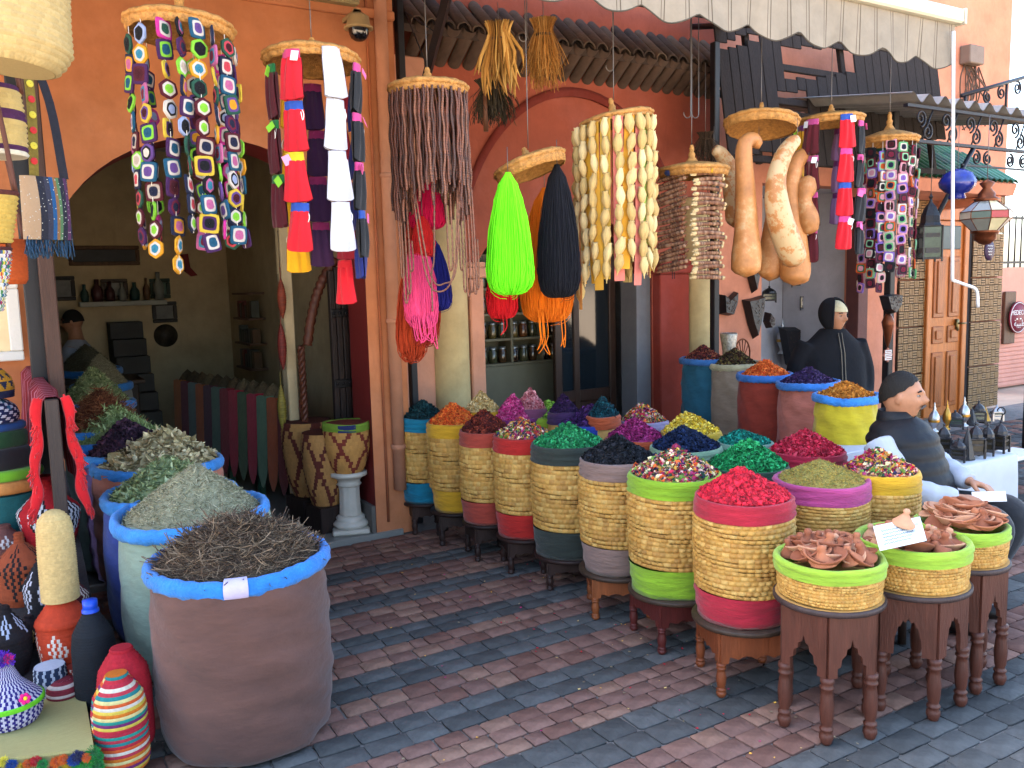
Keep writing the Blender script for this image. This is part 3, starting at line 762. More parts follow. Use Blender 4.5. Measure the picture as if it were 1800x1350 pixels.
TEMPL = {'chunk': [(_o, [_of])], 'grain': [(_o * [1, .5, .5], [_of])], 'petal': [_petal(i) for i in range(5)] + [(_o * [.8, .6, .5], [_of])],
         'leaf': [_leaf(.2), _leaf(-.3), _leaf(.5, .25)], 'big_leaf': [_leaf(.25, .5), _leaf(-.3, .6), _leaf(.5, .45)], 'curl': [_leaf(.8, .22), _leaf(-.7, .2), _leaf(1.0, .18)],
         'twig': [_twig(0, 2, .1), _twig(.2, 3, .08)], 'root': [_twig(.5, 6, .03), _twig(-.35, 6, .025), _twig(.2, 5, .03)]}
def hexpal(s_): return np.array([lin(h) for h in s_.split()])
HEAPN = [0]
def heap(c, R, apex, kind, pal, size, label, cover=1.0, p=1.2, jit=.38, tilt=1.0, k=.85, lump=.0, cat='dried herbs', pname='pieces', name='spice_heap'):
    """c: rim centre; apex: world point of the top"""
    HEAPN[0] += 1; sd = HEAPN[0]
    if kind in ('petal', 'chunk'): size *= .8
    H = apex[2] - c[2]; sx, sy = apex[0] - c[0], apex[1] - c[1]
    d_ = math.hypot(sx, sy)
    if d_ > R * .45: sx *= R * .45 / d_; sy *= R * .45 / d_
    pal = hexpal(pal) * k
    def surf(r, a):
        f = r / R; base = H * (1 - f ** p) + (H + .02) * (np.sqrt(.0036 + f * f * 0) - .06) - .012 * (f > .97)
        lm = lump * (np.sin(a * 3 + sd) * np.sin(f * 9 + sd * 2) + .6 * np.sin(a * 7 + f * 13))
        z = base + lm * R * (1 - f) + .004 * np.sin(a * 11 + 9 * f + sd)
        return r * np.cos(a) + sx * (1 - f) ** 1.0, r * np.sin(a) + sy * (1 - f), z
    rr = np.linspace(.002, R, 14)[:, None]; aa_ = np.linspace(0, 2 * math.pi, 30, endpoint=False)[None]
    X, Y, Z = surf(rr + 0 * aa_, aa_ + 0 * rr)
    m_ = MB(); m_.grid(np.stack([X, Y, Z - size * .25], -1)[::-1], wv=True, col=pal.mean(0) * .9)
    o = m_.build(name, ATT, None, c, color=True); tag(o, label, cat)
    A = math.pi * R * math.sqrt(R * R + H * H)
    pf = {'chunk': .55, 'grain': .5, 'petal': .5, 'leaf': .42, 'big_leaf': .42, 'curl': .4, 'twig': .24, 'root': .05}[kind]
    n = int(min(9000, cover * 2.0 * A / (size * size * pf * 4) * 2.2)); T = TEMPL[kind]
    m_ = MB()
    for ti, (tv, tf) in enumerate(T):
        k_ = n // len(T)
        r = R * np.sqrt(RNG.uniform(0, 1, k_)); a = RNG.uniform(0, 2 * math.pi, k_)
        x, y_, z = surf(r, a); pos = np.stack([x, y_, z + RNG.normal(.15, .22, k_) * size], 1)
        sc_ = size * np.clip(RNG.lognormal(-.12, .42, (k_, 1)), .3, 2.1) * RNG.uniform(.7, 1.25, (k_, 3))
        ro = rotm(k_)
        if kind in ('leaf', 'big_leaf', 'curl', 'twig', 'root'):   # lie mostly along the slope
            yaw = RNG.uniform(0, 6.28, k_); t1 = RNG.normal(0, .45 * tilt, k_); t2 = RNG.normal(0, .5 * tilt, k_)
            if kind == 'root': t1 *= .5; t2 *= .45
            if kind == 'root': yaw = np.round(yaw / 1.05) * 1.05 + np.sin(x * 40) + RNG.normal(0, .35, k_)
            ro = np.stack([eul(t1[i], t2[i], yaw[i]) for i in range(k_)])
            f = np.clip(r / R, 0, 1); sl = np.arctan(H / R)
            pos[:, 2] += 0
        cols = pal[RNG.integers(0, len(pal), k_)] * RNG.uniform(1 - jit, 1 + jit, (k_, 1))
        pieces(m_, tv, tf, pos, ro, sc_, cols)
    tag(m_.build(pname, ATT, o, smooth=kind in ('root',), color=True), kind='stuff')
    return o
# ---- straw baskets
STR = hexpal('#CE9E52 #C89648 #D4A85C #C49044 #CC9C4E #BC8A44')
SATT = attr(.65, .12, 60, .3, 220)
def coil(m_, rf, z0, z1, rows, cells, amp=.006, pal=STR, sub=4, k=.8, seed=0):
    g_ = np.random.default_rng(seed)
    fr = np.array([.03, .24, .76, .97])[:sub]
    bv = np.array([0, .85, .85, 0])[:sub]
    Z, RR, CC = [], [], []
    n = cells * sub
    for i in range(rows):
        tone = g_.uniform(.93, 1.06)
        ph = g_.uniform(0, 1); cc = pal[g_.integers(0, len(pal), cells)] * g_.uniform(.86, 1.1, (cells, 1)) * k * tone
        lm = g_.uniform(.75, 1.25, cells)
        u = (np.arange(cells)[:, None] + fr[None] + ph).ravel() / cells * 2 * math.pi
        bu = (lm[:, None] * np.array([.12, 1, 1, .12])[None]).ravel()
        sag = .0025 * np.sin(u * 2 + i)
        for v, b in zip(fr, bv):
            z = z0 + (z1 - z0) * (i + v) / rows
            Z.append(np.stack([(rf(z) + amp * b * bu) * np.cos(u), (rf(z) + amp * b * bu) * np.sin(u), z + sag], -1)); CC.append(np.repeat(cc, sub, 0))
    m_.grid(np.array(Z), wv=True, col=np.array(CC))
def band_cloth(m_, rf, z0, z1, roll=False, seed=0, seg=56, t=.006, thick=.016):
    zz = np.linspace(z0, z1, 7)
    pr = [(rf(z) + t + .002 * math.sin(i * 2.3 + seed), z) for i, z in enumerate(zz)]
    if roll:
        r = rf(z1) + t
        pr += [(r - .003, z1 + thick * .7), (r - thick * .6, z1 + thick), (r - thick * 1.4, z1 + thick * .6), (r - thick * 1.7, z1 - .01), (r - thick * 1.8, z1 - .07)]
    else: pr = [(rf(z0) * .0 + .002, z0), (rf(z0) * .85, z0 - .001), (rf(z0) + t * .2, z0 + .006)] + pr
    def dp(r, z, a): return r + .0035 * wob(a, 9, seed) * (r > .02) + .0022 * np.sin(z * 190 + 3 * wob(a, 3, seed + 1)) * (r > .02), z + .003 * wob(a, 4, seed + 3) * (1 if roll else 0)
    m_.lathe(pr, seg, disp=dp)
def straw_basket(x0, x1, yf, yb, zr, hexc, label, rows=20, cells=46, amp=.006, tb=.072, bb=.125, belly=.02, taper=.9, zb=None, full=True, hexb=None):
    c, r, f = round_at(x0, x1, yf, zr)
    zb = zat((x0 + x1) / 2, yb, f) if zb is None else zb
    h = zr - zb
    o = thing('straw_basket', (c[0], c[1], zb), label, 'basket', rz=face_cam(c))
    r -= .008
    rf = lambda z: r * (taper + (1 - taper) * min(1, z / h) ** .8) + belly * math.sin(math.pi * min(1, max(0, z / h)))* .6
    tb, bb = tb * h / .5, bb * h / .5
    cl = fabw(hexc)
    if full:
        m_ = MB(); coil(m_, rf, bb if bb else .004, h - tb, rows, cells, amp, seed=int(x0)); m_.build('woven_straw', SATT, o, color=True)
    else:
        m_ = MB(); m_.lathe([(rf(z), z) for z in np.linspace(bb, h - tb, 5)], 32); m_.build('woven_straw', STRAW, o)
    m_ = MB(); band_cloth(m_, rf, h - tb, h - .012, True, int(x0)); m_.build('top_band', cl, o)
    m_ = MB()
    if bb: band_cloth(m_, rf, 0, bb, False, int(x0) + 5); m_.build('bottom_band', fabw(hexb or hexc), o)
    else: m_.lathe([(.002, 0), (rf(0) * .98, .0), (rf(0), .006)], 32); m_.build('base', STRAW, o)
    return c, r, f, zb, o
# ---- stools
def leg_prof(h, r):
    z = np.array([0, .02, .1, .16, .2, .22, .25, .27, .3, .34, .55, .75, .82, .84, .87, .89, .93, .95, 1.0]) * h
    k_ = np.array([.55, .75, 1.0, .95, .7, .95, .95, .7, .72, .85, 1.0, .82, .72, .95, .95, .72, .95, .95, .95]) * r
    return list(zip(k_, z))
def stool(c, r, h, hexc, label, n=4, ap=.38, rz=None, arch='scallop', top=None, lr=.02):
    o = thing('wooden_stool', (c[0], c[1], 0), label, 'stool', rz=face_cam(c) + (rz or 0))
    wd = wood(hexc, .8, .45); tp = wood(top or hexc, .65, .5)
    m_ = MB(); m_.lathe([(.001, h - .022), (r * .98, h - .022), (r, h - .016), (r, h - .005), (r * .985, h - .001), (.001, h - .001)], 36); m_.build('seat', tp, o)
    rp = r * (.9 if n > 4 else .98); zl = h * (1 - ap); zt = h - .023
    ang = [2 * math.pi * i / n + math.pi / n for i in range(n)]
    P = [np.array([rp * math.cos(a), rp * math.sin(a)]) for a in ang]
    for i in range(n):
        a, b = P[i], P[(i + 1) % n]; L = np.linalg.norm(b - a); mid = (a + b) / 2; th = math.atan2((b - a)[1], (b - a)[0])
        hw = L / 2 - .001
        if arch == 'arch':
            aw_ = hw * .5; hz = (zt - zl) * .62
            t = np.linspace(0, math.pi, 17); cut = [(aw_ * math.cos(q), zl + hz * math.sin(q) ** .8 * (1 + .05 * (-1) ** j)) for j, q in enumerate(t)]
            poly = [(hw, zl)] + cut + [(-hw, zl), (-hw, zt), (hw, zt)]
        elif arch == 'point':
            aw_ = hw * .62; hz = (zt - zl) * .6
            poly = [(hw, zl), (aw_, zl), (aw_, zl + hz * .25), (aw_ * .78, zl + hz * .3), (aw_ * .7, zl + hz * .5), (aw_ * .42, zl + hz * .6), (aw_ * .36, zl + hz * .75), (aw_ * .12, zl + hz * .8), (0, zl + hz)]
            poly = poly + [(-x, z) for x, z in poly[::-1][1:]] + [(-hw, zt), (hw, zt)]
        else:
            t = np.linspace(.75, -.75, 13); poly = [(hw, zl), (hw * .78, zl)] + [(hw * q, zl + (zt - zl) * (.10 + .13 * abs(math.sin(q * 6)))) for q in t] + [(-hw * .78, zl), (-hw, zl), (-hw, zt), (hw, zt)]
        m_ = MB(); m_.prism(poly[::-1], -.009, .009)
        m_.build('apron_panel', wd, o, (mid[0], mid[1], 0), (0, 0, th), smooth=False)
    lm = MB(); lm.lathe([(.001, 0)] + leg_prof(zl - .001, lr) + [(.001, zl)], 14); lme = lm.mesh('leg', wd)
    for q in P: put('leg', lme, o, (q[0] * .95, q[1] * .95, 0))
    return o
# ---- front row of straw baskets on stools, running out from the wall
POT = '#C22A45 #D9A441 #E9D9A0 #2B2A52 #6B8F3A #B03A72 #D8602A #7A1F38 #E6B8A8 #1F4A3A'
ROWA = [  # x0 x1 yfront ybottom z colour | apex kind palette size | words
    (699, 785, 738, 888, '#1789A8', (745, 703), 'petal', '#0E2E33 #123A3E #0A2228 #17464A', .011, 'turquoise', 'dark teal dried petals', '#3A2620', .19, 15),
    (750, 849, 749, 905, '#F0B428', (796, 708), 'petal', '#D9541E #E8702A #C23F18 #EE8A3A', .010, 'golden yellow', 'bright orange dried petals', '#2E1F1B', .22, 16),
    (806, 902, 763, 926, '#BC4A38', (850, 720), 'petal', '#5A1F1A #7A2C20 #46161A #8A3A26', .011, 'faded brick red', 'dark russet dried petals', '#2E1F1B', .22, 17),
    (866, 975, 775, 952, '#CC2A22', (916, 735), 'petal', POT, .012, 'scarlet', 'mixed potpourri', '#33201B', .23, 18),
    (932, 1066, 791, 988, '#3A4038', (1000, 745), 'petal', '#1E7A44 #2A9655 #186038 #3FA868', .012, 'dark olive', 'emerald green dried petals', '#33201B', .24, 20),
    (1016, 1156, 819, 1018, '#9A7C70', (1083, 765), 'petal', '#15151A #1E1E24 #0E1014 #2A2A30', .012, 'mauve brown', 'black dried petals', '#8A4A26', .25, 20),
    (1102, 1268, 850, 1060, '#9BC62E', (1187, 787), 'petal', POT, .013, 'lime green', 'coarse multicoloured potpourri', '#5A2420', .25, 21),
    (1217, 1397, 893, 1112, '#C0263A', (1300, 822), 'chunk', '#B8162C #D02238 #8E0F22 #C81E30', .010, 'crimson red', 'crimson dried rosebuds', '#7E4022', .25, 23)]
words = ['blue-black', '', '', '', '', '', '', '']
for i, (x0, x1, yf, yb, hx, ap, kd, pl, sz, wc, wh, stc, sh, rows_) in enumerate(ROWA):
    c, r, f, zb, o = straw_basket(x0, x1, yf, yb, .80, hx, 'tall straw basket with %s cloth bands holding %s' % (wc, wh), rows=(12, 12, 13, 13, 14, 15, 15, 16)[i], cells=42, amp=.0095 if i > 4 else .0075)
    hc = np.array([c[0], c[1], .80]); az = zat(ap[0], ap[1], c); dpx = (ap[0] - (x0 + x1) / 2) * proj(c)[2] / FPX
    heap(hc, r - .012, np.array([c[0] + R0[0] * dpx, c[1] + R0[1] * dpx, az]), kd, pl, sz, 'heap of %s in the %s banded basket' % (wh, wc), p=1.0)
    stool(c, min(.22, r * (1.02 if i < 5 else 1.08)), zb, stc, 'low %s wooden stool under the %s banded basket' % (('dark brown', 'black-brown', 'dark chocolate', 'dark walnut', 'deep brown', 'orange-brown', 'dark red-brown', 'chestnut orange')[i], wc),
          rz=(.25, .1, .3, .2, .15, .12, .5, .35)[i], top='#4A382C' if i > 4 else stc, arch='scallop', ap=.5, lr=.021)
# ---- second rows: shorter view, mostly rims and heaps, on benches
ROWC = [
    (812, 884, 727, .85, '#D6A21E', (847, 687), 'petal', '#C9A96A #D8BC80 #B08A4A #E4CFA0', .010, 'mustard', 'pale cream dried flowers'),
    (862, 946, 742, .80, '#8E2A78', (902, 693), 'petal', '#C22A72 #D8448A #9A1E58 #E06A9E', .010, 'magenta', 'bright magenta petals'),
    (900, 966, 722, .86, '#8A4A6A', (932, 683), 'petal', '#B25A64 #C87A80 #9A4450 #D89AA0', .010, 'plum', 'dusty rose petals'),
    (922, 1010, 738, .80, '#A8C83A', (963, 703), 'petal', '#6A9A2A #86B43A #4E7A1E #9CC450', .010, 'pale lime', 'leaf green petals'),
    (962, 1022, 728, .86, '#4A2A5A', (990, 692), 'petal', '#2E1640 #3E1E52 #220E30', .010, 'violet', 'deep violet petals behind the green heap'),
    (980, 1090, 752, .80, '#2E46A8', (1040, 711), 'petal', '#33184A #46225E #281038 #5A3070', .011, 'royal blue', 'dark purple petals'),
    (1030, 1094, 735, .86, '#C85A30', (1058, 697), 'petal', '#0E3A44 #14505A #0A2A34', .010, 'rust', 'dark teal petals at the back'),
    (1086, 1176, 747, .80, '#B4A4C4', (1128, 708), 'petal', POT, .012, 'pale lilac', 'mixed dark potpourri'),
    (1062, 1172, 778, .77, '#C8582E', (1115, 735), 'petal', '#8E1E58 #A82A6A #701444 #C04484', .010, 'orange', 'dark magenta petals'),
    (1160, 1270, 767, .80, '#E2B428', (1207, 724), 'petal', '#D8B022 #E8C844 #B8901A #F0DA70', .011, 'bright yellow', 'yellow dried petals'),
    (1140, 1272, 797, .765, '#96B890', (1200, 748), 'petal', '#101C38 #16264A #0A1228 #22345A', .011, 'sage green', 'navy blue petals'),
    (1258, 1362, 786, .775, '#8AAE96', (1300, 755), 'petal', '#0E6A5A #148A74 #0A5048 #2AA08A', .010, 'pale green', 'teal green petals'),
    (1236, 1390, 833, .755, '#2E4A38', (1317, 772), 'petal', '#147A3E #1E9A50 #0E5A30 #3AB068', .011, 'forest green', 'bright green petals'),
    (1348, 1490, 805, .765, '#C22440', (1415, 755), 'petal', '#B81A34 #D02A44 #900F26 #DC4A5C', .011, 'cherry red', 'deep red petals')]
cb_pts = []
for i, (x0, x1, yf, z, hx, ap, kd, pl, sz, wc, wh) in enumerate(ROWC):
    c, r, f, zb, o = straw_basket(x0, x1, yf, 0, z, hx, 'straw basket with %s cloth rim in the back rows' % wc, zb=z - .5, full=False)
    hc = np.array([c[0], c[1], z]); az = zat(ap[0], ap[1], c); dpx = (ap[0] - (x0 + x1) / 2) * proj(c)[2] / FPX
    heap(hc, r - .012, np.array([c[0] + R0[0] * dpx, c[1] + R0[1] * dpx, az]), kd, pl, sz, 'heap of %s in the %s rimmed basket' % (wh, wc), p=1.0)
    cb_pts.append((c[0], c[1], zb, r))
# B9 pink and B10 yellow
for (x0, x1, yf, yb, z, hx, ap, kd, pl, sz, wc, wh, rows_) in (
    (1357, 1530, 860, 1085, .80, '#C04A86', (1440, 808), 'twig', '#8A8A48 #A8A060 #B89A40 #6E7A3A #C8A84A #8A6A3A', .0055, 'pink', 'fine yellow-green herbs', 21),
    (1474, 1619, 841, 1060, .81, '#E2AE26', (1540, 787), 'petal', POT, .0125, 'amber yellow', 'multicoloured potpourri beside the seated man', 18)):
    c, r, f, zb, o = straw_basket(x0, x1, yf, yb, z, hx, 'straw basket with %s cloth rim beside the clay pot baskets' % wc, rows=rows_, cells=40, amp=.007, zb=.26)
    hc = np.array([c[0], c[1], z]); az = zat(ap[0], ap[1], c); dpx = (ap[0] - (x0 + x1) / 2) * proj(c)[2] / FPX
    heap(hc, r - .012, np.array([c[0] + R0[0] * dpx, c[1] + R0[1] * dpx, az]), kd, pl, sz, 'heap of %s in the %s rimmed basket' % (wh, wc), p=1.0, cover=.8 if kd == 'twig' else 1)
    cb_pts.append((c[0], c[1], zb, r))
# plain benches carrying the back rows, one under each basket
for i, (x, y, zb, r) in enumerate(cb_pts):
    b_ = thing('display_stand', (x, y, 0), 'dark wooden stand under the %s' % (['mustard', 'magenta', 'plum', 'pale lime', 'violet', 'royal blue', 'rust', 'pale lilac', 'orange', 'bright yellow', 'sage green', 'pale green', 'forest green', 'cherry red', 'pink', 'amber yellow'][i] + ' rimmed basket'), 'stand')
    m_ = MB(); m_.lathe([(.001, zb - .03), (r, zb - .03), (r, zb - .001), (.001, zb - .001)], 16); m_.build('top', wood('#3A2820', .6), b_)
    for a in range(4):
        m_ = MB(); q = r * .68; m_.tube([(q * math.cos(a * 1.57 + .7), q * math.sin(a * 1.57 + .7), 0), (q * math.cos(a * 1.57 + .7), q * math.sin(a * 1.57 + .7), zb - .03)], .02, 6); m_.build('leg', wood('#3A2820', .6), b_)
# ---- sacks
def sack(c, r, zb, h, hexc, label, rimhex='#2A7FD0', seed=0, patch=None, rimr=.028, bulge=.03, lean=0, name='cloth_sack', kk=.62):
    o = thing(name, (c[0], c[1], zb), label, 'sack', rz=face_cam(c))
    r -= rimr * .5
    zz = np.concatenate([[0, .002], np.linspace(.03, 1, 26)]) * h
    pr = [(.002, 0), (r * .8, 0)] + [(r * (.9 + .1 * min(1, z / (.15 * h)) ** .5) + bulge * math.sin(math.pi * z / h) * .5 - .012 * max(0, z / h - .9) * 10, z) for z in zz[2:]]
    def dp(R, Z, A):
        f = Z / h
        d = .009 * wob(A, 6, seed) * (.3 + f) + .0065 * np.sin(Z * 55 + 4 * wob(A, 3, seed + 1)) * (.4 + .6 * np.sin(A * 2 + seed)) + .004 * np.sin(A * 9 + Z * 24 + seed)
        d = d + .010 * np.exp(-((1 - f) / .08) ** 2) * np.sin(A * 17 + seed) * .4
        return R + d * (R > .02), Z
    m_ = MB(); m_.lathe(pr, 96, disp=dp); m_.build('sack_body', M(hexc, .9, .32, 3.5, .7, 14, kind='fabric', k=kk, stretch=(1, 1, 2.2)), o)
    t = np.linspace(0, 2 * math.pi, 12, endpoint=False)
    pr = [(r + .006 + rimr * .78 * math.cos(q), h - .012 + rimr * 1.2 * math.sin(q)) for q in t]
    rs_ = abs(wob(np.linspace(0, 6.28, 9), 6, seed)).max()
    def dr(R, Z, A): return R + .006 * wob(A, 7, seed + 4) + .003 * np.sin(A * 23 + Z * 120 + 3 * wob(A, 3, seed)) + .0022 * np.sin(A * 57 - Z * 160 + seed), Z + .006 * wob(A, 5, seed + 9) + .0025 * np.sin(A * 31 + seed)
    m_ = MB(); m_.lathe(pr, 72, disp=dr, close=True)
    rm_ = m_.build('rolled_rim', M(rimhex, .85, .3, 14, .6, 90, kind='fabric', k=.75), o)
    if patch:
        a0 = patch; aa_ = np.linspace(a0 - .12, a0 + .12, 8); q = np.linspace(-1.2, 1.9, 9)
        P = np.array([[[(r + .006 * wob(np.array([a]), 7, seed + 4)[0] + (rimr * .78 + .012) * math.cos(u)) * math.cos(a), (r + .006 * wob(np.array([a]), 7, seed + 4)[0] + (rimr * .78 + .012) * math.cos(u)) * math.sin(a), h - .01 + (rimr * 1.2 + .004) * math.sin(u) + .006 * wob(np.array([a]), 5, seed + 9)[0]] for u in q] for a in aa_])
        m_ = MB(); m_.grid(P); m_.build('rim_patch', fab('#B8AED0', .9), rm_)
    return o, r
def px_sack(x0, x1, yf, z, ybot, *a, **k_):
    c, r, f = round_at(x0, x1, yf, z)
    return c, r, f
# left row into the doorway
LROW = [
    (264, 582, 1029, .69, '#6B4A40', 'root', '#5A4838 #4A3A2E #6E5C48 #3A2E24 #84705A', .038, (425, 917), 'brown velvet', 'tangled brown dried roots', '#2A7ED0', 1.0),
    (206, 478, 932, .70, '#A9BFA8', 'twig', '#8C8868 #9C9878 #76725A #ACA68A #66644A', .0085, (352, 815), 'pale green', 'grey-green crushed herbs', '#3E96E6', .85),
    (182, 420, 892, .70, '#4A5AA8', 'leaf', '#7E8C5E #8E9A6C #6C7A50 #9CA67E #5E6C46', .02, (300, 803), 'blue violet', 'green verbena leaves', '#3E96E6', 1.0),
    (166, 395, 834, .73, '#E08A6E', 'big_leaf', '#A89A72 #BCAE88 #8A7E5A #C8BC98 #7A6A48', .030, (292, 757), 'salmon pink', 'large dry tan leaves', '#3E96E6', 1.0),
    (147, 316, 808, .77, '#A888C0', 'petal', '#2A1A2A #3A2434 #1E1220 #4A2E40', .017, (225, 738), 'lilac', 'dark purple dried flowers', '#3E96E6', 1.0),
    (104, 300, 788, .80, '#9FB0A2', 'curl', '#7E9058 #94A66C #68784A #A2B27E', .019, (205, 713), 'grey-green', 'curled green leaves', '#2A7AD0', 1.0)]
yin = 0
for i, (x0, x1, yf, z, hx, kd, pl, sz, ap, wc, wh, rh, cov) in enumerate(LROW):
    c, r, f = round_at(x0, x1, yf, z)
    zb = 0 if c[1] - r < YF - .03 else .036
    if zb == 0 and c[1] + r > YF - .03: zb = .036
    o, rr_ = sack(c, r, zb, z - zb, hx, '%s cloth sack with a rolled blue rim full of %s' % (wc, wh), rh, seed=i + 3, patch=-1.62 if i == 0 else (-1.2 if i == 1 else None))
    dpx = (ap[0] - (x0 + x1) / 2) * proj(c)[2] / FPX
    heap(np.array([c[0], c[1], z - .005]), rr_ * .93, np.array([c[0] + R0[0] * dpx, c[1] + R0[1] * dpx, zat(*ap, c)]), kd, pl, sz, 'heap of %s in the %s sack' % (wh, wc), cover=cov, p=1.15 if i else 1.7, lump=.03 if i else .06, k=1.05)
# further sacks in the shop
yy0 = 0
for i, (x0, x1, yf, z, hx, kd, pl, sz, ap, wc, wh) in enumerate((
    (100, 262, 765, .86, '#7A8A9A', 'root', '#6A3A26 #824A30 #52281C #94603E', .035, (190, 685), 'slate', 'red-brown fibrous herb'),
    (98, 238, 716, .9, '#8A9A8A', 'leaf', '#7E8A58 #929C68 #6A764A #A8A878', .014, (165, 645), 'dull sage', 'pale green small leaves'),
    (126, 234, 682, .94, '#9A9488', 'twig', '#8A7E60 #9A8E70 #766A4E', .008, (165, 622), 'taupe', 'sandy brown crushed seed'),
    (92, 216, 655, 1.0, '#6A6A5A', 'twig', '#5A5440 #4A4634 #6A6450', .009, (150, 606), 'dark olive', 'dark dried stalks'))):
    c, r, f = round_at(x0, x1, yf, z)
    o, rr_ = sack(c, r, .036, z - .036, hx, '%s cloth sack with blue rim deep in the shop doorway' % wc, '#3A8AD8', seed=i + 20)
    heap(np.array([c[0], c[1], z - .005]), rr_ * .93, np.array([c[0], c[1], zat(*ap, c)]), kd, pl, sz, 'heap of %s in the %s sack' % (wh, wc), p=1.15, lump=.03, k=1.05)
# tall sacks on the right
for i, (x0, x1, yf, z, hx, rh, ap, pl, wc, wh) in enumerate((
    (1196, 1276, 635, 1.03, '#2E6A80', '#3A70B0', (1240, 606), '#6A1E24 #2A1418 #8A3A30 #40202A #B06A4A', 'petrol blue', 'dark red mixed petals'),
    (1246, 1336, 644, 1.0, '#B09A84', '#C8BE98', (1297, 612), '#33281C #5A4A2A #20180F #7A6A3A #4A1E20', 'beige', 'black and gold mixed petals'),
    (1297, 1394, 664, .985, '#A8402E', '#3A7ACC', (1352, 632), '#D8581E #E87430 #C04416 #EE8A44', 'brick red', 'orange petals'),
    (1364, 1478, 679, .97, '#D07A66', '#3A80D0', (1420, 646), '#2A1840 #3A2252 #1E1030 #54406A', 'coral pink', 'deep purple petals'),
    (1428, 1545, 703, .95, '#DCC22A', '#3A8AD8', (1488, 670), '#B06A1E #C87E2A #945416 #D8943E', 'bright yellow', 'amber brown petals'))):
    c, r, f = round_at(x0, x1, yf, z)
    o, rr_ = sack(c, r, 0, z, hx, 'tall %s cloth sack standing before the lantern shop' % wc, rh, seed=i + 40, rimr=.022, bulge=.012)
    heap(np.array([c[0], c[1], z - .005]), rr_ * .95, np.array([c[0], c[1], zat(*ap, c)]), 'petal', pl, .010, 'heap of %s in the tall %s sack' % (wh, wc), p=1.0)
# ---- shallow baskets of little clay pots on tall stools
CLAY = M('#B87452', .85, .22, 18, .2, 80, kind='clay', k=.72); CLAY2 = M('#D09A78', .85, .22, 18, .2, 80, kind='clay', k=.75); CLAY3 = M('#9E5E42', .85, .22, 18, .2, 80, kind='clay', k=.7)
dish = MB(); dish.lathe([(.001, 0), (.018, 0), (.022, .004), (.034, .014), (.037, .017), (.035, .019), (.022, .009), (.001, .007)], 20)
cone = MB(); cone.lathe([(.033, 0), (.034, .004), (.026, .012), (.012, .03), (.008, .036), (.011, .044), (.007, .051), (.001, .052)], 18)
DM = [dish.mesh('clay_dish', q) for q in (CLAY, CLAY2, CLAY3)]; CM = [cone.mesh('clay_lid', q) for q in (CLAY, CLAY2, CLAY3)]
PB_ = []
for i, (x0, x1, yf, yb, z, gap, wc, lids) in enumerate(((1356, 1559, 1007, 1077, .655, .0, 'nearest', .3), (1494, 1711, 974, 1050, .66, .0, 'middle', .4), (1602, 1779, 940, 1002, .665, .0, 'rearmost', .15))):
    c, r, f = round_at(x0, x1, yf, z)
    zb = zat((x0 + x1) / 2, yb, f)
    o = thing('shallow_basket', (c[0], c[1], zb), 'shallow coiled basket with lime green cloth rim, %s of the three with clay pots' % wc, 'basket', rz=face_cam(c))
    h = z - zb; rf = lambda q, r=r: r - .01 - .012 * (1 - q / h)
    m_ = MB(); coil(m_, rf, .004, h * .68, 8, 84, .005, seed=i + 90); m_.build('woven_straw', SATT, o, color=True)
    m_ = MB(); band_cloth(m_, rf, h * .66, h - .012, True, 70 + i, t=.007, thick=.018); m_.build('top_band', fabw('#A6CC3E'), o)
    m_ = MB(); m_.lathe([(.001, 0), (r * .96, 0)], 32); m_.lathe([(.001, h * .55), (r - .05, h * .55)][::1], 32); m_.build('base', STRAW, o)
    stool(c, r * 1.0, zb, '#5A3226', 'tall brown painted stool under the %s clay pot basket' % wc, n=6, ap=.50, rz=(.0, .5, .45)[i], arch=('point', 'arch', 'point')[i], top='#4A3A38', lr=.026)
    PB_.append((c, r, z))
    pot = {'nearest': 58, 'middle': 40, 'rearmost': 56}[wc]
    for k_ in range(pot):
        rr = (r - .06) * math.sqrt(random.random()); a = random.random() * 6.28; H_ = (.065, .01, .085)[i]
        zz_ = zb + h * .62 + .03 + H_ * (1 - (rr / r) ** 1.5) * random.uniform(.55, 1)
        ld = random.random() < lids
        s_ = random.uniform(1.15, 1.5)
        q = put('clay_pot_lid' if ld else 'clay_dish', random.choice(CM if ld else DM), None, (c[0] + rr * math.cos(a), c[1] + rr * math.sin(a), zz_), (random.gauss(0, .26), random.gauss(0, .26), random.random() * 6), s_ * (1 if ld else 1.2))
        tag(q, ('small conical terracotta lid among the pots heaped in the %s basket' if ld else 'small round terracotta dish among the pots heaped in the %s basket') % wc, 'clay pot', 'clay pots in the %s basket' % wc)
# price card with a clay pot lid on it, middle basket
c, r, z = PB_[1]
p_ = [atz(1535, 925, z + .10), atz(1617, 908, z + .10), atz(1629, 950, z + .045), atz(1547, 968, z + .045)]
m_ = MB(); v = np.array(p_); nrm = np.cross(v[1] - v[0], v[3] - v[0]); nrm /= np.linalg.norm(nrm)
m_.add(np.vstack([v, v - nrm * .002 * np.sign(nrm[2])]), [[0, 1, 2, 3], [7, 6, 5, 4], [0, 4, 5, 1], [1, 5, 6, 2], [2, 6, 7, 3], [3, 7, 4, 0]])
pc = tag(m_.build('price_card', M('#D8DEDC', .7, .04, bump=0, k=.9), smooth=False), 'white handwritten price card lying on the middle clay pot basket', 'card')
m_ = MB(); nn = nrm * np.sign(nrm[2])
for row in range(5):
    base = v[0] + (v[3] - v[0]) * (.28 + row * .13) + nn * .0015; dx = (v[1] - v[0])
    tt = np.linspace(.1 + .03 * random.random(), .9 - .25 * random.random(), 50)
    m_.tube([base + dx * t + (v[3] - v[0]) * .03 * math.sin(t * 130 + row) * (.4 + abs(math.sin(t * 37))) for t in tt], .0009, 3, cap=False)
m_.build('handwriting', M('#5A6A8A', .8, bump=0), pc)
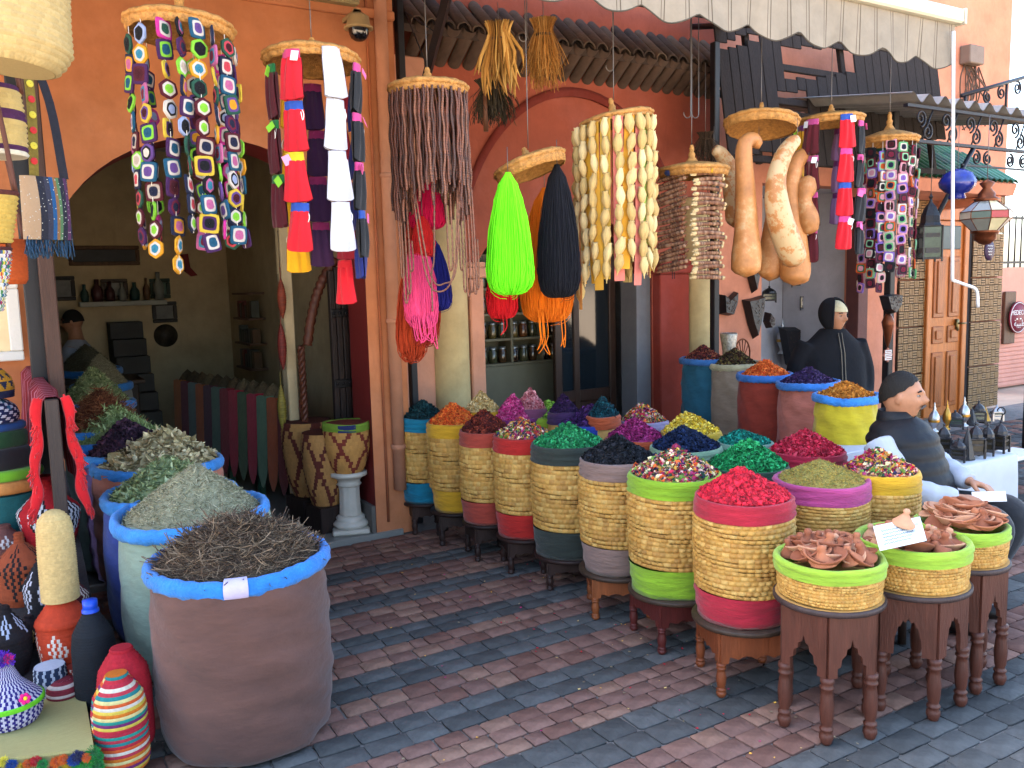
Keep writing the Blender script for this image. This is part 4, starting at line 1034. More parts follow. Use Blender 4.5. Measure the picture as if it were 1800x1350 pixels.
ctr = v.mean(0) + nn * .003 + (v[0] + v[1] - v[2] - v[3]) / 2 * .3
q = put('clay_pot_lid', CM[1], None, ctr + (v[1] - v[0]) * .1, (.25, 0, 0), 1.25); tag(q, 'pale clay pot lid sitting on the white price card', 'clay pot')

# a few petals and stalks dropped on the setts
m_ = MB(); tv, tf = TEMPL['petal'][0]; n_ = 160
xy = np.stack([RNG.uniform(2.0, 2.75, n_), RNG.uniform(1.8, 4.9, n_), np.full(n_, .006)], 1); xy[:40, 0] = RNG.uniform(.9, 2.2, 40)
pieces(m_, tv, tf, xy, np.stack([eul(0, 0, a) for a in RNG.uniform(0, 6.28, n_)]), np.full((n_, 3), .006) * RNG.uniform(.5, 1.3, (n_, 1)), hexpal('#B8162C #D9A441 #7A6A50 #8A7A60 #C22A72 #C9A96A')[RNG.integers(0, 6, n_)])
tag(m_.build('fallen_petals', ATT, smooth=False, color=True), 'scattered dropped petals and crumbs on the paving', 'petals', kind='stuff')
# ================================================================== HANGING GOODS under the awning
LIDM = M('#C08A48', .7, .5, 45, .8, 120, kind='palm_straw', k=.72)
def lid(o, R, knob=.06, tilt=(0, 0), dome=.03, drop=.045):
    """coiled straw lid: top cone with coils, knob, double rim, hollow underside"""
    n = 9; pr = [(.001, dome + knob), (.008, dome + knob), (.014, dome + knob * .8), (.012, dome + knob * .62), (.02, dome + knob * .5), (.017, dome + knob * .32), (.03, dome + knob * .14)]
    for i in range(n):
        f0 = .04 / R + (1 - .04 / R) * i / n; f1 = .04 / R + (1 - .04 / R) * (i + 1) / n
        for f, b in ((f0 + (f1 - f0) * .1, 0), ((f0 + f1) / 2, .0055), (f1 - (f1 - f0) * .1, 0)): pr.append((R * f, dome * (1 - f ** 1.5) + b))
    top = len(pr)
    def dp(r, z, a): return r + .004 * np.sin(a * 46) * (r > R * .9) + R * .012 * wob(a, 3, int(R * 1e4)) * (r > .05), z + .0012 * np.sin(a * 70 + z * 60)
    m_ = MB(); m_.lathe(pr, 64, disp=dp)
    rim = [(R * .98, .002), (R * 1.01, .0), (R * 1.03, -.008), (R * 1.02, -.016), (R * .99, -.019), (R * .975, -.021), (R * .985, -.027), (R * .975, -.035), (R * .94, -drop), (R * .92, -drop)]
    m_.lathe(rim, 64, disp=dp)
    un = []
    for i in range(10):
        f = .92 * (1 - i / 10); un += [(R * f, -drop + .004 + (drop + dome * .5) * (1 - (f / .92) ** 2) * .9), (R * (f - .046), -drop + .008 + (drop + dome * .5) * (1 - ((f - .046) / .92) ** 2) * .9)]
    m_.lathe(un, 48, disp=lambda r, z, a: (r, z + .002 * np.sin(a * 50)))
    l_ = m_.build('straw_lid', LIDM, o); l_.rotation_euler = (tilt[0], tilt[1], 0)
    return l_
WIRE = M('#6A6460', .4, .05, metal=.6, bump=0)
def wire(o, z0, z1, dx=0):
    m_ = MB(); m_.tube(spline([(0, 0, z0), (dx, .0, (z0 + z1) / 2), (0, 0, z1)], 6), .0022, 4); m_.build('hanging_wire', WIRE, o)
def hang(name, px, py, y, label, cat, R, **k_):
    p = aty(px, py, y); rz = face_cam(p)
    o = thing(name, p, label, cat, rz=rz); lid(o, R, **k_); wire(o, k_.get('dome', .03) + k_.get('knob', .06) - .01, 3.16 - p[2]); return o, p
def pol(a, r): return r * math.sin(a), -r * math.cos(a)      # angle from the viewer side, + to the right
# ---- crochet squares
CRO = [lin(h, .6) for h in '#1E2440 #7A1F38 #C8B8A8 #D8389A #E8A428 #14141A #4A2458 #8FD840 #A8B8E0 #5A1A28 #E6DCD0 #3A8AA8 #D84A58 #2A5A48 #C86A9A #6A4A90 #1F5A78 #E0C040'.split()]
def crochet_mesh(s_, cols, hexa):
    m_ = MB(); n = 24; a = np.linspace(0, 2 * math.pi, n, endpoint=False)
    pw = 2 * math.pi / (6 if hexa else 4)
    sq = np.cos(pw / 2) / np.cos((a + (0 if hexa else 0)) % pw - pw / 2); sq = np.minimum(sq, .92 if not hexa else .97) * (.95 if hexa else 1) * s_ / 2 * (1.0 if hexa else 1.08)
    rings = [(0.02, 0, 0), (.5, 0, .2), (.54, 1, .5), (.72, 1, .6), (.76, 2, .9), (.93, 2, .95), (1.0, 2, 1)]
    for sd in (1, -1):
        P = []; C = []
        for f, ci, sh in rings:
            rr = (s_ / 2 * .75 * (1 - sh) + sq * sh) * f if sh < 1 else sq
            P.append(np.stack([rr * np.cos(a + pw / 2), 0 * a - sd * (.008 * (1 - .6 * f ** 3) + .0009 * np.sin(a * 20 + f * 30)), rr * np.sin(a + pw / 2)], -1)); C.append([cols[ci]] * n)
        P = np.array(P); m_.grid(P[::sd], wv=True, col=np.array(C)[::sd])
    e = [s_ / 2 * 0 + sq for _ in (0, 1)]
    P = np.array([np.stack([sq * np.cos(a + pw / 2), 0 * a + y_, sq * np.sin(a + pw / 2)], -1) for y_ in (-.0032, .0032)]); m_.grid(P, wv=True, col=cols[2])
    return m_.mesh('crochet_square', attr(.95, .1, 200, .5, 300), color=True)
def crochet_mobile(o, R, s_, strands, ztop, cm, gap):
    cord = MB()
    for si, (a, n, z0, yaw) in enumerate(strands):
        x, y_ = pol(a, R); z = ztop + z0
        cord.tube([(x * .97, y_ * .97, -.03), (x, y_, z - n * (s_ + gap))], .0016, 4)
        for k_ in range(n):
            put('crochet_square', random.choice(cm), o, (x + random.gauss(0, .004), y_ + random.gauss(0, .004), z - (k_ + .5) * (s_ + gap)), (random.gauss(0, .06), random.gauss(0, .12), a + yaw + random.gauss(0, .22)))
    tag(cord.build('thread', M('#E0DCD0', .9, bump=0), o), kind='stuff')
def cset(n, s_, pal, hexa):
    out = []
    for i in range(n):
        c_ = random.sample(pal, 3)
        if random.random() < .4: c_[0] = random.choice([lin('#14141A', .6), lin('#4A1420', .6), lin('#1E2440', .6)])
        if random.random() < .35: c_[1] = random.choice([lin('#E0D8CC', .6), lin('#14141A', .6)])
        out.append(crochet_mesh(s_, c_, hexa))
    return out
o, p = hang('crochet_mobile', 315, 42, 3.7, 'big straw lid hung with strings of many-coloured crochet squares, left of the doorway arch', 'hanging ornament', .208, knob=.16, tilt=(-.02, .06), dome=.02, drop=.05)
cm1 = cset(14, .084, CRO, True) + cset(12, .098, CRO, False)
st = [(-1.25, 11, -.02, 0), (-.78, 12, .0, -.1), (-.30, 13, .01, 1.25), (.0, 11, .02, 1.2), (.32, 12, .02, .3), (.62, 11, 0, 1.2), (1.0, 11, -.02, -.3), (1.5, 11, -.03, .2), (-1.8, 11, -.03, 0), (-2.4, 11, -.03, .4), (2.9, 11, -.03, 0), (2.2, 11, -.03, .3)]
crochet_mobile(o, .2, .066, st, -.05, cm1, .007)
o, p = hang('crochet_mobile', 1563, 243, 3.7, 'small straw lid hung with green and white crochet squares near the lantern shop', 'hanging ornament', .185, knob=.12, dome=.05, drop=.04)
pal2 = [lin(h, .6) for h in '#8FCFA0 #E8E4DA #2A7A58 #7A1F38 #1E1E22 #C8B8A8 #6AB87A #D8602A #5A2A40 #8A6AC0 #E0A0B0'.split()]
cm2 = cset(22, .088, pal2, False)
st = [(-1.15, 14, -.05, .3), (-.62, 14, -.02, 0), (-.22, 14, -.05, 1.0), (.1, 13, .02, 0), (.55, 13, 0, .1), (1.0, 13, -.02, .2), (1.6, 13, -.03, 0), (-1.8, 14, -.03, 0), (2.6, 13, -.02, 0), (-2.6, 13, -.02, 0)]
crochet_mobile(o, .172, .058, st, -.05, cm2, .008)
# ---- scrubbing mitts in chains
def mitt_mesh(hexc, w0=.086, w1=.118, h=.185, seed=0):
    g_ = np.random.default_rng(seed); m_ = MB(); n = 17
    for sd in (1, -1):
        P = []
        for t in np.linspace(0, 1, 12):
            w_ = w0 + (w1 - w0) * t ** .8 + .004 * math.sin(t * 5 + seed)
            u = np.linspace(-1, 1, n)
            fold = .0045 * np.cos(u * 9 + seed + t) * (1 - .5 * t) + .003 * np.sin(u * 5 + 3 * t + seed)
            dep = (.016 + .006 * math.sin(math.pi * t)) * np.sqrt(np.maximum(0, 1 - u ** 2 * .98))
            zb = -h * t + (.012 * (abs(u) ** 4) * (t > .98))
            P.append(np.stack([u * w_ / 2, -sd * dep - fold, zb + 0 * u], -1))
        m_.grid(np.array(P)[::sd])
    return m_.mesh('mitt', fab(hexc, .72))
def mitt_chain(o, a, R, spec, ztop, seed, back=False, sc_=1.0):
    """spec: list of (mitt colour, cuff colour, tag colour)"""
    x, y_ = pol(a, R); z = ztop
    for i, (c1, c2, c3) in enumerate(spec):
        jx, rz = random.gauss(0, .004), a + random.gauss(0, .1)
        mt_ = put('mitt', mitt_mesh(c1, seed=seed * 7 + i, w0=.084 * sc_, w1=random.uniform(.104, .122) * sc_, h=.168 * sc_), o, (x + jx, y_, z - .03 * sc_), (random.gauss(0, .04), random.gauss(0, .03), rz))
        m_ = MB(); P = []
        for sd in (1, -1): pass
        t = np.linspace(0, 2 * math.pi, 20, endpoint=False)
        P = np.array([np.stack([.041 * sc_ * np.cos(t) * w_, .014 * np.sin(t) + .002 * np.sin(t * 7), 0 * t + zz_], -1) for zz_, w_ in ((-.002, 1), (.016, .97), (.034, .95), (.0345, .6))])
        m_.grid(P, wv=True); m_.build('cuff', fab(c2, .72), mt_)
        if c3:
            m_ = MB(); m_.box(-.016, .016, -.0015, 0, -.028, .012); m_.build('paper_tag', M(c3, .8, .05, bump=0, k=.9), mt_, (.03 * random.choice((-1, 1)), -.021, .01), (random.uniform(-.4, .1), random.gauss(0, .5), random.gauss(0, .5)), smooth=False)
        if i % 2:
            m_ = MB(); m_.tube(spline([(.03, 0, .01), (.045, -.01, -.02), (.04, -.012, -.045), (.033, -.01, -.01)], 10), .002, 5); m_.build('loop', fab('#E0DCD4', .9), mt_)
        z -= .205 * sc_
RED, WHT, MAR, BLK, YEL, PUR, NAV = '#D01828', '#CACAD4', '#5A1420', '#1E2024', '#E8AC14', '#33143E', '#1A2A78'
o, p = hang('mitt_mobile', 549, 100, 3.7, 'straw lid hung with chains of red, white and maroon scrubbing mitts beside the arch', 'hanging ornament', .205, knob=.05, dome=.03, tilt=(-.04, .02))
mitt_chain(o, -.43, .205, [(RED, '#D84070', '#D8D8D8'), (RED, '#2A50A8', None), (RED, '#E8C020', '#E090B0'), (RED, '#2A50A8', None)], -.025, 1)
mitt_chain(o, .40, .205, [(WHT, WHT, None), (WHT, WHT, None), (WHT, WHT, None), (WHT, WHT, None), (RED, RED, None)][:4] , -.01, 2, sc_=1.02)
mitt_chain(o, -1.15, .19, [(MAR, '#1E7A3A', '#8FD840'), (MAR, '#1E7A3A', '#8FD840'), (MAR, '#1E7A3A', '#8FD840')], -.06, 3, sc_=1.1)
mitt_chain(o, 1.15, .19, [(BLK, '#D84890', '#E86AA0'), (BLK, '#D84890', '#E86AA0'), (BLK, '#D84890', '#E86AA0'), (BLK, '#2A50A8', '#E86AA0')], -.05, 4)
mitt_chain(o, -2.55, .19, [(YEL, YEL, None)] * 4, -.08, 5, sc_=1.03)
mitt_chain(o, 3.14, .17, [(PUR, '#8A2058', None)] * 4, -.08, 6)
mitt_chain(o, 2.5, .17, [('#8A1428', '#8A1428', None)] * 4 + [(RED, RED, None)], -.05, 7)
mitt_chain(o, 1.75, .17, [(NAV, '#5A2A68', None)] * 4, -.1, 8, sc_=1.05)
o, p = hang('mitt_mobile', 1461, 207, 3.7, 'straw lid hung with chains of maroon and red mitts beside the gourds', 'hanging ornament', .20, knob=.05, dome=.03, tilt=(.02, -.02))
mitt_chain(o, -.55, .20, [(MAR, '#C85090', '#E8E8E8')] * 4, -.03, 11, sc_=1.08)
mitt_chain(o, .45, .20, [(RED, '#2A50A8', '#E8E8E8'), (RED, '#E0408A', None), (RED, '#2A50A8', None), (RED, '#E0408A', '#E8E8E8')], -.02, 12)
mitt_chain(o, 1.2, .19, [(BLK, '#D84890', '#E86AA0')] * 4, -.05, 13)
mitt_chain(o, -1.3, .19, [(YEL, '#6A2A6A', '#8FD840'), (YEL, YEL, None)], -.05, 14)
mitt_chain(o, 2.8, .17, [('#8A6A98', '#6A2A6A', None)] * 3, -.05, 15)
# ---- bead strings
o, p = hang('bead_mobile', 752, 152, 3.7, 'straw lid hung with a dense curtain of dark brown seed bead strings', 'hanging ornament', .185, knob=.06, dome=.025, tilt=(.0, .0))
BD = [M(h, .45, .65, 75, .3, 300, kind='bead', k=.75, spec=.5) for h in ('#5A3020', '#6E3E2A', '#482618', '#7E4E36')]
def bead_mesh(L, mat, loop=False, pitch=.011, seed=0):
    m_ = MB(); n = int(L / pitch) * 3; t = np.linspace(0, L, n)
    rad = .0042 + .0034 * np.array([0, 1, .8] * (n // 3 + 1))[:n] * np.random.default_rng(seed).uniform(.7, 1.1, n)
    x = .003 * np.sin(t * 20 + seed) + .002 * np.sin(t * 47 + seed * 2)
    m_.tube(np.stack([x, .003 * np.cos(t * 17 + seed), -t], 1), rad, 5); return m_.mesh('bead_string', mat)
for i in range(150):
    a = 2 * math.pi * i / 150 + random.gauss(0, .02); R = .178 - .012 * (i % 3); fr = abs((a + math.pi) % (2 * math.pi) - math.pi)
    L = random.uniform(.41, .53) if fr < 1.0 else random.uniform(.48, .6)
    put('bead_string', bead_mesh(L, random.choice(BD), seed=i), o, (*pol(a, R), -.03), (random.gauss(0, .01), random.gauss(0, .01), 0))
def bead_path(pts, seed, mat=None):
    q = spline(pts, 90); n = len(q); rad = .0034 + .0016 * np.array([0, 1, .8] * (n // 3 + 1))[:n]
    m_ = MB(); m_.tube(q, rad, 5); m_.build('bead_string', mat or BD[3], o)
dp_ = proj(p)[2]
def lp(px, py, dy=0):
    """pixel to the local frame of the mobile, in a plane through its axis"""
    return np.array([(px - 752) * dp_ / FPX, dy, -(py - 152) * dp_ / FPX])
for i, (x0, y1) in enumerate(((694, 520), (700, 505), (706, 470), (800, 505), (806, 512), (812, 505), (818, 508), (822, 500), (690, 480), (795, 470))):
    bead_path([lp(x0, 330, -.05), lp(x0 + 3, 420, -.06), lp(x0 + 4, y1, -.06), lp(x0 + 9, y1 - 5, -.05), lp(x0 + 8, 420, -.05)], i)
bead_path([lp(718, 330, -.1), lp(735, 470, -.1), lp(755, 510, -.1), lp(785, 480, -.1), lp(798, 330, -.1)], 20)
bead_path([lp(722, 330, -.1), lp(745, 480, -.1), lp(770, 496, -.1), lp(790, 470, -.1), lp(800, 340, -.1)], 21)
bead_path([lp(757, 330, -.12), lp(752, 450, -.12), lp(747, 480, -.12), lp(746, 545, -.12)], 22, BD[1])
bead_path([lp(776, 340, -.1), lp(778, 460, -.1), lp(783, 470, -.1), lp(785, 440, -.1), lp(784, 340, -.1)], 23)
# ---- yarn skeins, each a hanging thing
def skein(name, x0, x1, y0, y1, y, hexc, label, n=150, th=.0026, wild=0.0, flat=.7, tail=0, kk=.72):
    top = aty((x0 + x1) / 2, y0, y); d = proj(top)[2]; W_ = (x1 - x0) * d / FPX; H_ = (y1 - y0) * d / FPX
    g_ = np.random.default_rng(int(x0 * 7 + y1)); o = thing(name, top, label, 'yarn', rz=face_cam(top))
    m_ = MB()
    tt = np.array([0, .1, .22, .36, .52, .68, .8, .88, .94, .975, .995, 1.0])
    for i in range(int(n * 1.9)):
        a = g_.uniform(0, 2 * math.pi); rr = math.sqrt(g_.uniform(.4, 1.06))
        prof = np.array([.05, .38, .58, .74, .88, .97, 1.0, .97, .88, .72, .5, .2])
        L = H_ * (1 - .025 * g_.random() + (wild * g_.random() ** 3))
        x = W_ / 2 * rr * math.cos(a) * prof + wild * .03 * g_.normal() * tt + .003 * np.sin(tt * 22 + i) * tt + .002 * g_.normal(size=12)
        y_ = W_ / 2 * flat * rr * math.sin(a) * prof + .0016 * np.cos(tt * 23 + i)
        m_.tube(np.stack([x, y_, -tt * L], 1), th, 4, cap=False)
    for i in range(16):
        a = g_.uniform(0, 6.28); x = W_ / 2 * 1.04 * math.cos(a) * prof + .006 * np.sin(tt * 9 + i) * tt; y_ = W_ / 2 * flat * 1.04 * math.sin(a) * prof + .006 * np.cos(tt * 7 + i) * tt
        m_.tube(np.stack([x, y_, -tt * H_ * g_.uniform(.9, 1.05)], 1), th * .6, 3, cap=False)
    core = np.array([.03, .34, .54, .7, .84, .93, .96, .93, .84, .66, .42, .05])
    m_.lathe(list(zip(core * W_ / 2 * .93, -tt * H_ * .975)), 20, sy=flat)
    m_.build('yarn_strands', M(hexc, .95, .16, 40, .3, 300, kind='wool', k=kk, stretch=(4, 4, .3)), o)
    m_ = MB()
    for i in range(tail):
        x = g_.uniform(-.3, .3) * W_; l_ = g_.uniform(.1, .3) * H_
        m_.tube(spline([(x, -W_ * .3, -H_ * .9), (x + .01, -W_ * .32, -H_ - l_ * .6), (x + .02 * g_.normal() + .01, -W_ * .3, -H_ - l_), (x + .025, -W_ * .3, -H_ - l_ * .5), (x + .02, -W_ * .3, -H_ * .92)], 14), th * .9, 5)
    if tail: m_.build('loose_loops', M(hexc, .95, .16, 40, .3, 300, kind='wool', k=kk, stretch=(4, 4, .3)), o)
    m_ = MB(); m_.tube([(0, 0, -.01), (0, 0, .12)], .002, 4); m_.build('hanging_cord', WIRE, o)
    return o
o, p = hang('straw_lid_hanger', 929, 285, 3.7, 'tilted straw lid from which the neon green and black yarn hang', 'hanging ornament', .185, knob=.045, dome=.03, tilt=(-.06, -.32), drop=.06)
skein('yarn_skein', 851, 934, 303, 517, 3.6, '#7CFF1E', 'neon green yarn skein hanging from the tilted straw lid', 190, tail=0, kk=.85)
skein('yarn_skein', 942, 1016, 289, 522, 3.62, '#14151E', 'black yarn skein hanging from the tilted straw lid', 190)
skein('yarn_skein', 910, 1004, 330, 566, 3.84, '#F07A10', 'orange yarn skein hanging behind the black one', 170, tail=6, kk=.8)
skein('yarn_skein', 853, 907, 430, 560, 3.84, '#DC1420', 'small red yarn skein showing below the neon green one', 110, tail=1)
skein('yarn_skein', 718, 782, 315, 402, 3.86, '#E00A50', 'crimson pink yarn skein half hidden behind the bead curtain', 120)
skein('yarn_skein', 700, 766, 330, 600, 3.92, '#A02A1A', 'dark red yarn skein behind the bead curtain', 100, wild=.05)
skein('yarn_skein', 722, 762, 380, 450, 3.8, '#D02020', 'bright red yarn skein below the crimson one', 80)
skein('yarn_skein', 706, 764, 405, 570, 3.82, '#F04A80', 'hot pink yarn skein with loose loops behind hanging beads', 130, tail=9, wild=.05)
skein('yarn_skein', 731, 790, 420, 546, 3.84, '#10146A', 'navy blue yarn skein behind hanging beads', 140)
skein('yarn_skein', 692, 746, 460, 622, 3.96, '#B03A14', 'rust orange yarn skein with ragged ends, lowest behind the beads', 120, wild=.12)
# ---- corn husk flowers on ribbons
o, p = hang('husk_mobile', 1079, 207, 3.7, 'straw lid hung with ribbons of dried husk flower heads', 'hanging ornament', .195, knob=.09, dome=.012, drop=.03, tilt=(.02, -.16))
hm = []
for k_ in range(4):
    m_ = MB(); g_ = np.random.default_rng(k_); lob = g_.uniform(0, 6)
    pr = [(.003, -.052), (.006, -.04), (.012, -.028), (.0175, -.010), (.0195, .006), (.0165, .024), (.0115, .042), (.0135, .05), (.008, .047), (.002, .036)]
    m_.lathe(pr, 14, disp=lambda r, z, a: (r * (1 + .16 * np.cos(a * 7 + lob) + .05 * np.cos(a * 3 + lob)), z + .003 * np.cos(a * 5 + lob) * (z > .03)))
    m_.tube([(0, 0, -.048), (.002, 0, -.066)], .0025, 5)
    hm.append(m_.mesh('husk_flower', M(('#D8BC80', '#CDAE70', '#E0C890', '#C8A868')[k_], .8, .25, 60, .4, 160, kind='husk', k=.8, stretch=(3, 3, .5))))
RB = ['#C8A040', '#D89A28', '#E0A820', '#D8A030', '#C8A040', '#D87A6A', '#D89A28', '#D87A6A', '#9AC84A', '#D8A030', '#D86A5A', '#E0A820', '#D87A6A', '#C8B070', '#D89A28', '#D87A6A', '#9AC84A', '#D8A030', '#C8A040']
for i, hx in enumerate(RB):
    a = -1.55 + i * 2 * math.pi / len(RB); x, y_ = pol(a, .192); L = random.uniform(.76, .88) + (.08 if i in (0, 1) else 0)
    zt = -.03 + x * .16
    m_ = MB(); P = np.array([[[u * .027, .004 * math.sin(t * 7 + i), -t] for u in (-1, 0, 1)] for t in np.linspace(0, L, 14)]); m_.grid(P)
    m_.build('ribbon', fab(hx, .75), o, (x, y_, zt), (random.gauss(0, .015), random.gauss(0, .02) - (.03 if x < -.1 else 0), a))
    z = -.05
    while z > -L + .03:
        put('husk_flower', random.choice(hm), o, (x * 1.06 + random.gauss(0, .004), y_ * 1.06 - .006, zt + z), (random.gauss(0, .1), random.gauss(0, .12), random.random() * 6), (1.2 * random.uniform(.9, 1.15), 1.1, random.uniform(.95, 1.1)))
        z -= random.uniform(.08, .098)
# ---- bundles of rolled bark
o, p = hang('bark_mobile', 1216, 296, 3.7, 'straw lid hung with stacks of bound rolled bark sticks', 'hanging ornament', .195, knob=.10, dome=.03, drop=.05)
bk = []
for k_ in range(8):
    m_ = MB(); g_ = np.random.default_rng(k_ + 50); n = 26; t = np.linspace(-.095, .095, n)
    rad = .0115 * (1 + .10 * np.sin(np.arange(n) * 2.2) + g_.normal(0, .06, n)); bend = .006 * g_.normal()
    cc = hexpal('#8A5E44 #9A7258 #74503C #A88468 #6A4636')[g_.integers(0, 5, n)] * .75
    
    if k_ >= 4: cc[:4] = hexpal('#D8BC88')[0] * .75 * g_.uniform(.7, 1.1); cc[-2:] = cc[0]
    m_.tube(np.stack([t, .004 * np.sin(t * 20 + k_), bend * np.cos(t * 16)], 1), rad, 9, col=np.repeat(cc, 9, 0))
    m_.tube(np.stack([t[-5:] * 1.12 - .004, .006 + 0 * t[-5:], .004 + 0 * t[-5:]], 1), .006, 6, col=hexpal('#C8A878' if k_ >= 4 else '#8A5A40')[0] * .75)
    m_.tube(np.stack([t[:5] * 1.1, -.004 + 0 * t[:5], -.004 + 0 * t[:5]], 1), .006, 6, col=hexpal('#D8C090' if k_ >= 4 else '#9A6A4C')[0] * .75)
    bk.append(m_.mesh('bark_roll', attr(.85, .25, 60, .5, 160), color=True))
for a in (-.80, .62, 2.2, -2.4):
    x, y_ = pol(a, .15); z = -.055; k_ = 0
    while z > -.62 + (.03 if a < 0 else 0):
        put('bark_roll', random.choice(bk[4:] if a > 0 else bk[:4]), o, (x + random.gauss(0, .006), y_ + random.gauss(0, .005), z), (0, random.gauss(-.16 if a == -.80 else 0, .05), a * .75 + random.gauss(0, .07)), random.uniform(.9, 1.04)); z -= .0268
    m_ = MB(); m_.tube([(x, y_ + .014, -.02), (x, y_ + .014, -.62)], .002, 4); m_.build('thread', M('#20242E', .9, bump=0), o)
for a, hx in ((-.8, '#1A2450'), (.62, '#E0B020')):
    x, y_ = pol(a, .18); m_ = MB(); m_.lathe([(.001, .018), (.014, .014), (.02, 0), (.012, -.014), (.001, -.016)], 10, disp=lambda r, z, q: (r * (1 + .3 * np.cos(q * 5)), z)); m_.build('yarn_knot', fab(hx), o, (x, y_, -.035))
# ---- long gourds
o, p = hang('straw_lid_hanger', 1338, 212, 3.7, 'wide straw lid from which the long gourds hang', 'hanging ornament', .215, knob=.09, dome=.02, drop=.06, tilt=(-.16, .02))
def gourd_mat(k_=.8, pale=.35):
    m = M('#BE8048', .5, .4, 9, .25, 40, kind='gourd%.2f' % pale, k=k_, spec=.4)
    n, l = m.node_tree.nodes, m.node_tree.links; b = n['Principled BSDF']
    src = b.inputs['Base Color'].links[0].from_socket
    tc = n.new('ShaderNodeTexCoord'); ns = n.new('ShaderNodeTexNoise'); ns.inputs['Scale'].default_value = 9; ns.inputs['Detail'].default_value = 12; ns.inputs['Roughness'].default_value = .75; l.new(tc.outputs['Object'], ns.inputs['Vector'])
    r = n.new('ShaderNodeMapRange'); r.inputs[1].default_value = .60 - pale * .3; r.inputs[2].default_value = (.64 if pale > .4 else .75) - pale * .3; r.inputs[4].default_value = .9; l.new(ns.outputs[0], r.inputs[0])
    mx = n.new('ShaderNodeMix'); mx.data_type = 'RGBA'; mx.inputs[7].default_value = lin('#D0B486', .75) + (1,); l.new(r.outputs[0], mx.inputs[0]); l.new(src, mx.inputs[6]); l.new(mx.outputs[2], b.inputs['Base Color'])
    return m
GM = [gourd_mat(.85, .18), gourd_mat(.85, .42), gourd_mat(.75, .22)]
def gourd(pts, rads, y, mat, label, dy=0):
    """pts in pixels along the axis, rads in pixels"""
    q = np.array([aty(a, b, y) for a, b in pts]); d = proj(q[0])[2]
    s_ = spline(q, 34); rr = spline(np.array([[r, 0, 0] for r in rads]), 34)[:, 0] * d / FPX * 1.14
    c = s_[0].copy(); rr[0] = .003; rr[-1] = .004; rr[1] *= .6; rr[-2] *= .75
    m_ = MB(); m_.tube(s_ - c, rr, 22); g_ = tag(m_.build('long_gourd', mat, None, c), label, 'gourd', 'gourds hanging from the wide straw lid')
    m_ = MB(); m_.tube([(0, 0, 0), tuple(aty(pts[0][0], pts[0][1] - 40, y) - c)], .0018, 4); m_.build('hanging_cord', WIRE, g_)
gourd([(1334, 262), (1325, 245), (1308, 258), (1310, 330), (1312, 400), (1312, 450), (1310, 488)], [8, 10, 12, 15, 18, 23, 21], 3.62, GM[0], 'long brown gourd with a hooked neck and bulb foot, leftmost in front')
gourd([(1402, 247), (1392, 252), (1376, 276), (1364, 318), (1368, 372), (1386, 430), (1402, 468)], [9, 11, 13, 15, 19, 21, 18], 3.5, GM[1], 'long gourd with a peeling pale skin, crossing in front')
gourd([(1430, 285), (1415, 272), (1396, 295), (1390, 350), (1395, 420), (1398, 470), (1395, 502)], [8, 11, 13, 16, 20, 23, 20], 3.74, GM[0], 'long orange-brown gourd with a curled neck on the right')
gourd([(1372, 262), (1368, 300), (1365, 370), (1358, 440), (1352, 494)], [8, 12, 15, 20, 17], 3.88, GM[2], 'dark brown gourd half hidden behind the peeling one')
gourd([(1255, 262), (1268, 272), (1283, 300), (1290, 345), (1290, 400)], [8, 11, 14, 16, 12], 3.8, GM[1], 'pale mottled gourd leaning out at the left')
gourd([(1422, 308), (1418, 330), (1414, 352), (1420, 385), (1424, 412)], [8, 15, 11, 17, 12], 3.66, GM[2], 'small double-lobed gourd at the right edge')
# ---- dried bundles hung on the wall and rail
def bundle(name, px, py, y, label, W_, H_, pal, n, th, kind, top=.35, cat='dried bundle'):
    p = aty(px, py, y); o = thing(name, p, label, cat, rz=face_cam(p)); m_ = MB(); g_ = np.random.default_rng(int(px)); pl = hexpal(pal) * .8
    for i in range(n):
        a, r = g_.uniform(0, 6.28), math.sqrt(g_.random()); x0, y0 = top * W_ / 2 * r * math.cos(a), top * W_ / 2 * r * math.sin(a)
        L = H_ * g_.uniform(.55, 1.05); x1, y1 = x0 / top * g_.uniform(.6, 1.1), y0 / top * g_.uniform(.5, 1)
        q = spline([(x0 * 1.6, y0, 0), (x0, y0, -.22 * L), (x1, y1, -.65 * L), (x1 * 1.05 + .02 * g_.normal(), y1, -L)], 7)
        if kind == 'husk': m_.tube(q, np.array([.3, .7, 1, 1, .9, .6, .1]) * th, 5, flat=.35, col=pl[g_.integers(0, len(pl))] * g_.uniform(.7, 1.2))
        else: m_.tube(q, th, 3, cap=False, col=pl[g_.integers(0, len(pl))] * g_.uniform(.6, 1.25))
    tag(m_.build('stalks', ATT, o, color=True), kind='stuff')
    m_ = MB(); m_.lathe([(top * W_ / 2 * 1.05, -.27 * H_), (top * W_ / 2 * 1.1, -.25 * H_), (top * W_ / 2 * 1.05, -.23 * H_)], 14); m_.build('tie', M('#5A4430', .9, k=.7), o)
    m_ = MB(); m_.tube([(0, 0, -.05), (0, 0, max(.1, 3.2 - p[2]))], .002, 4); m_.build('hanging_cord', WIRE, o); return o
bundle('maize_husk_bundle', 876, 38, 4.2, 'bundle of dry golden maize husks hanging high before the red wall', .24, .40, '#B88A44 #A07030 #C89E58 #8A6028', 90, .012, 'husk', .45)
o = bundle('straw_broom', 955, 32, 4.15, 'bundle of golden straw hanging high before the red wall', .20, .38, '#B87A34 #C88E44 #9A6428 #D09A54', 480, .0016, 'stalk', .5)
bundle('herb_bundle', 866, 140, 4.5, 'dark bunch of dried herbs behind the maize husks', .28, .25, '#3A3226 #4A4030 #2E2820 #54482E', 420, .0018, 'stalk', .5)
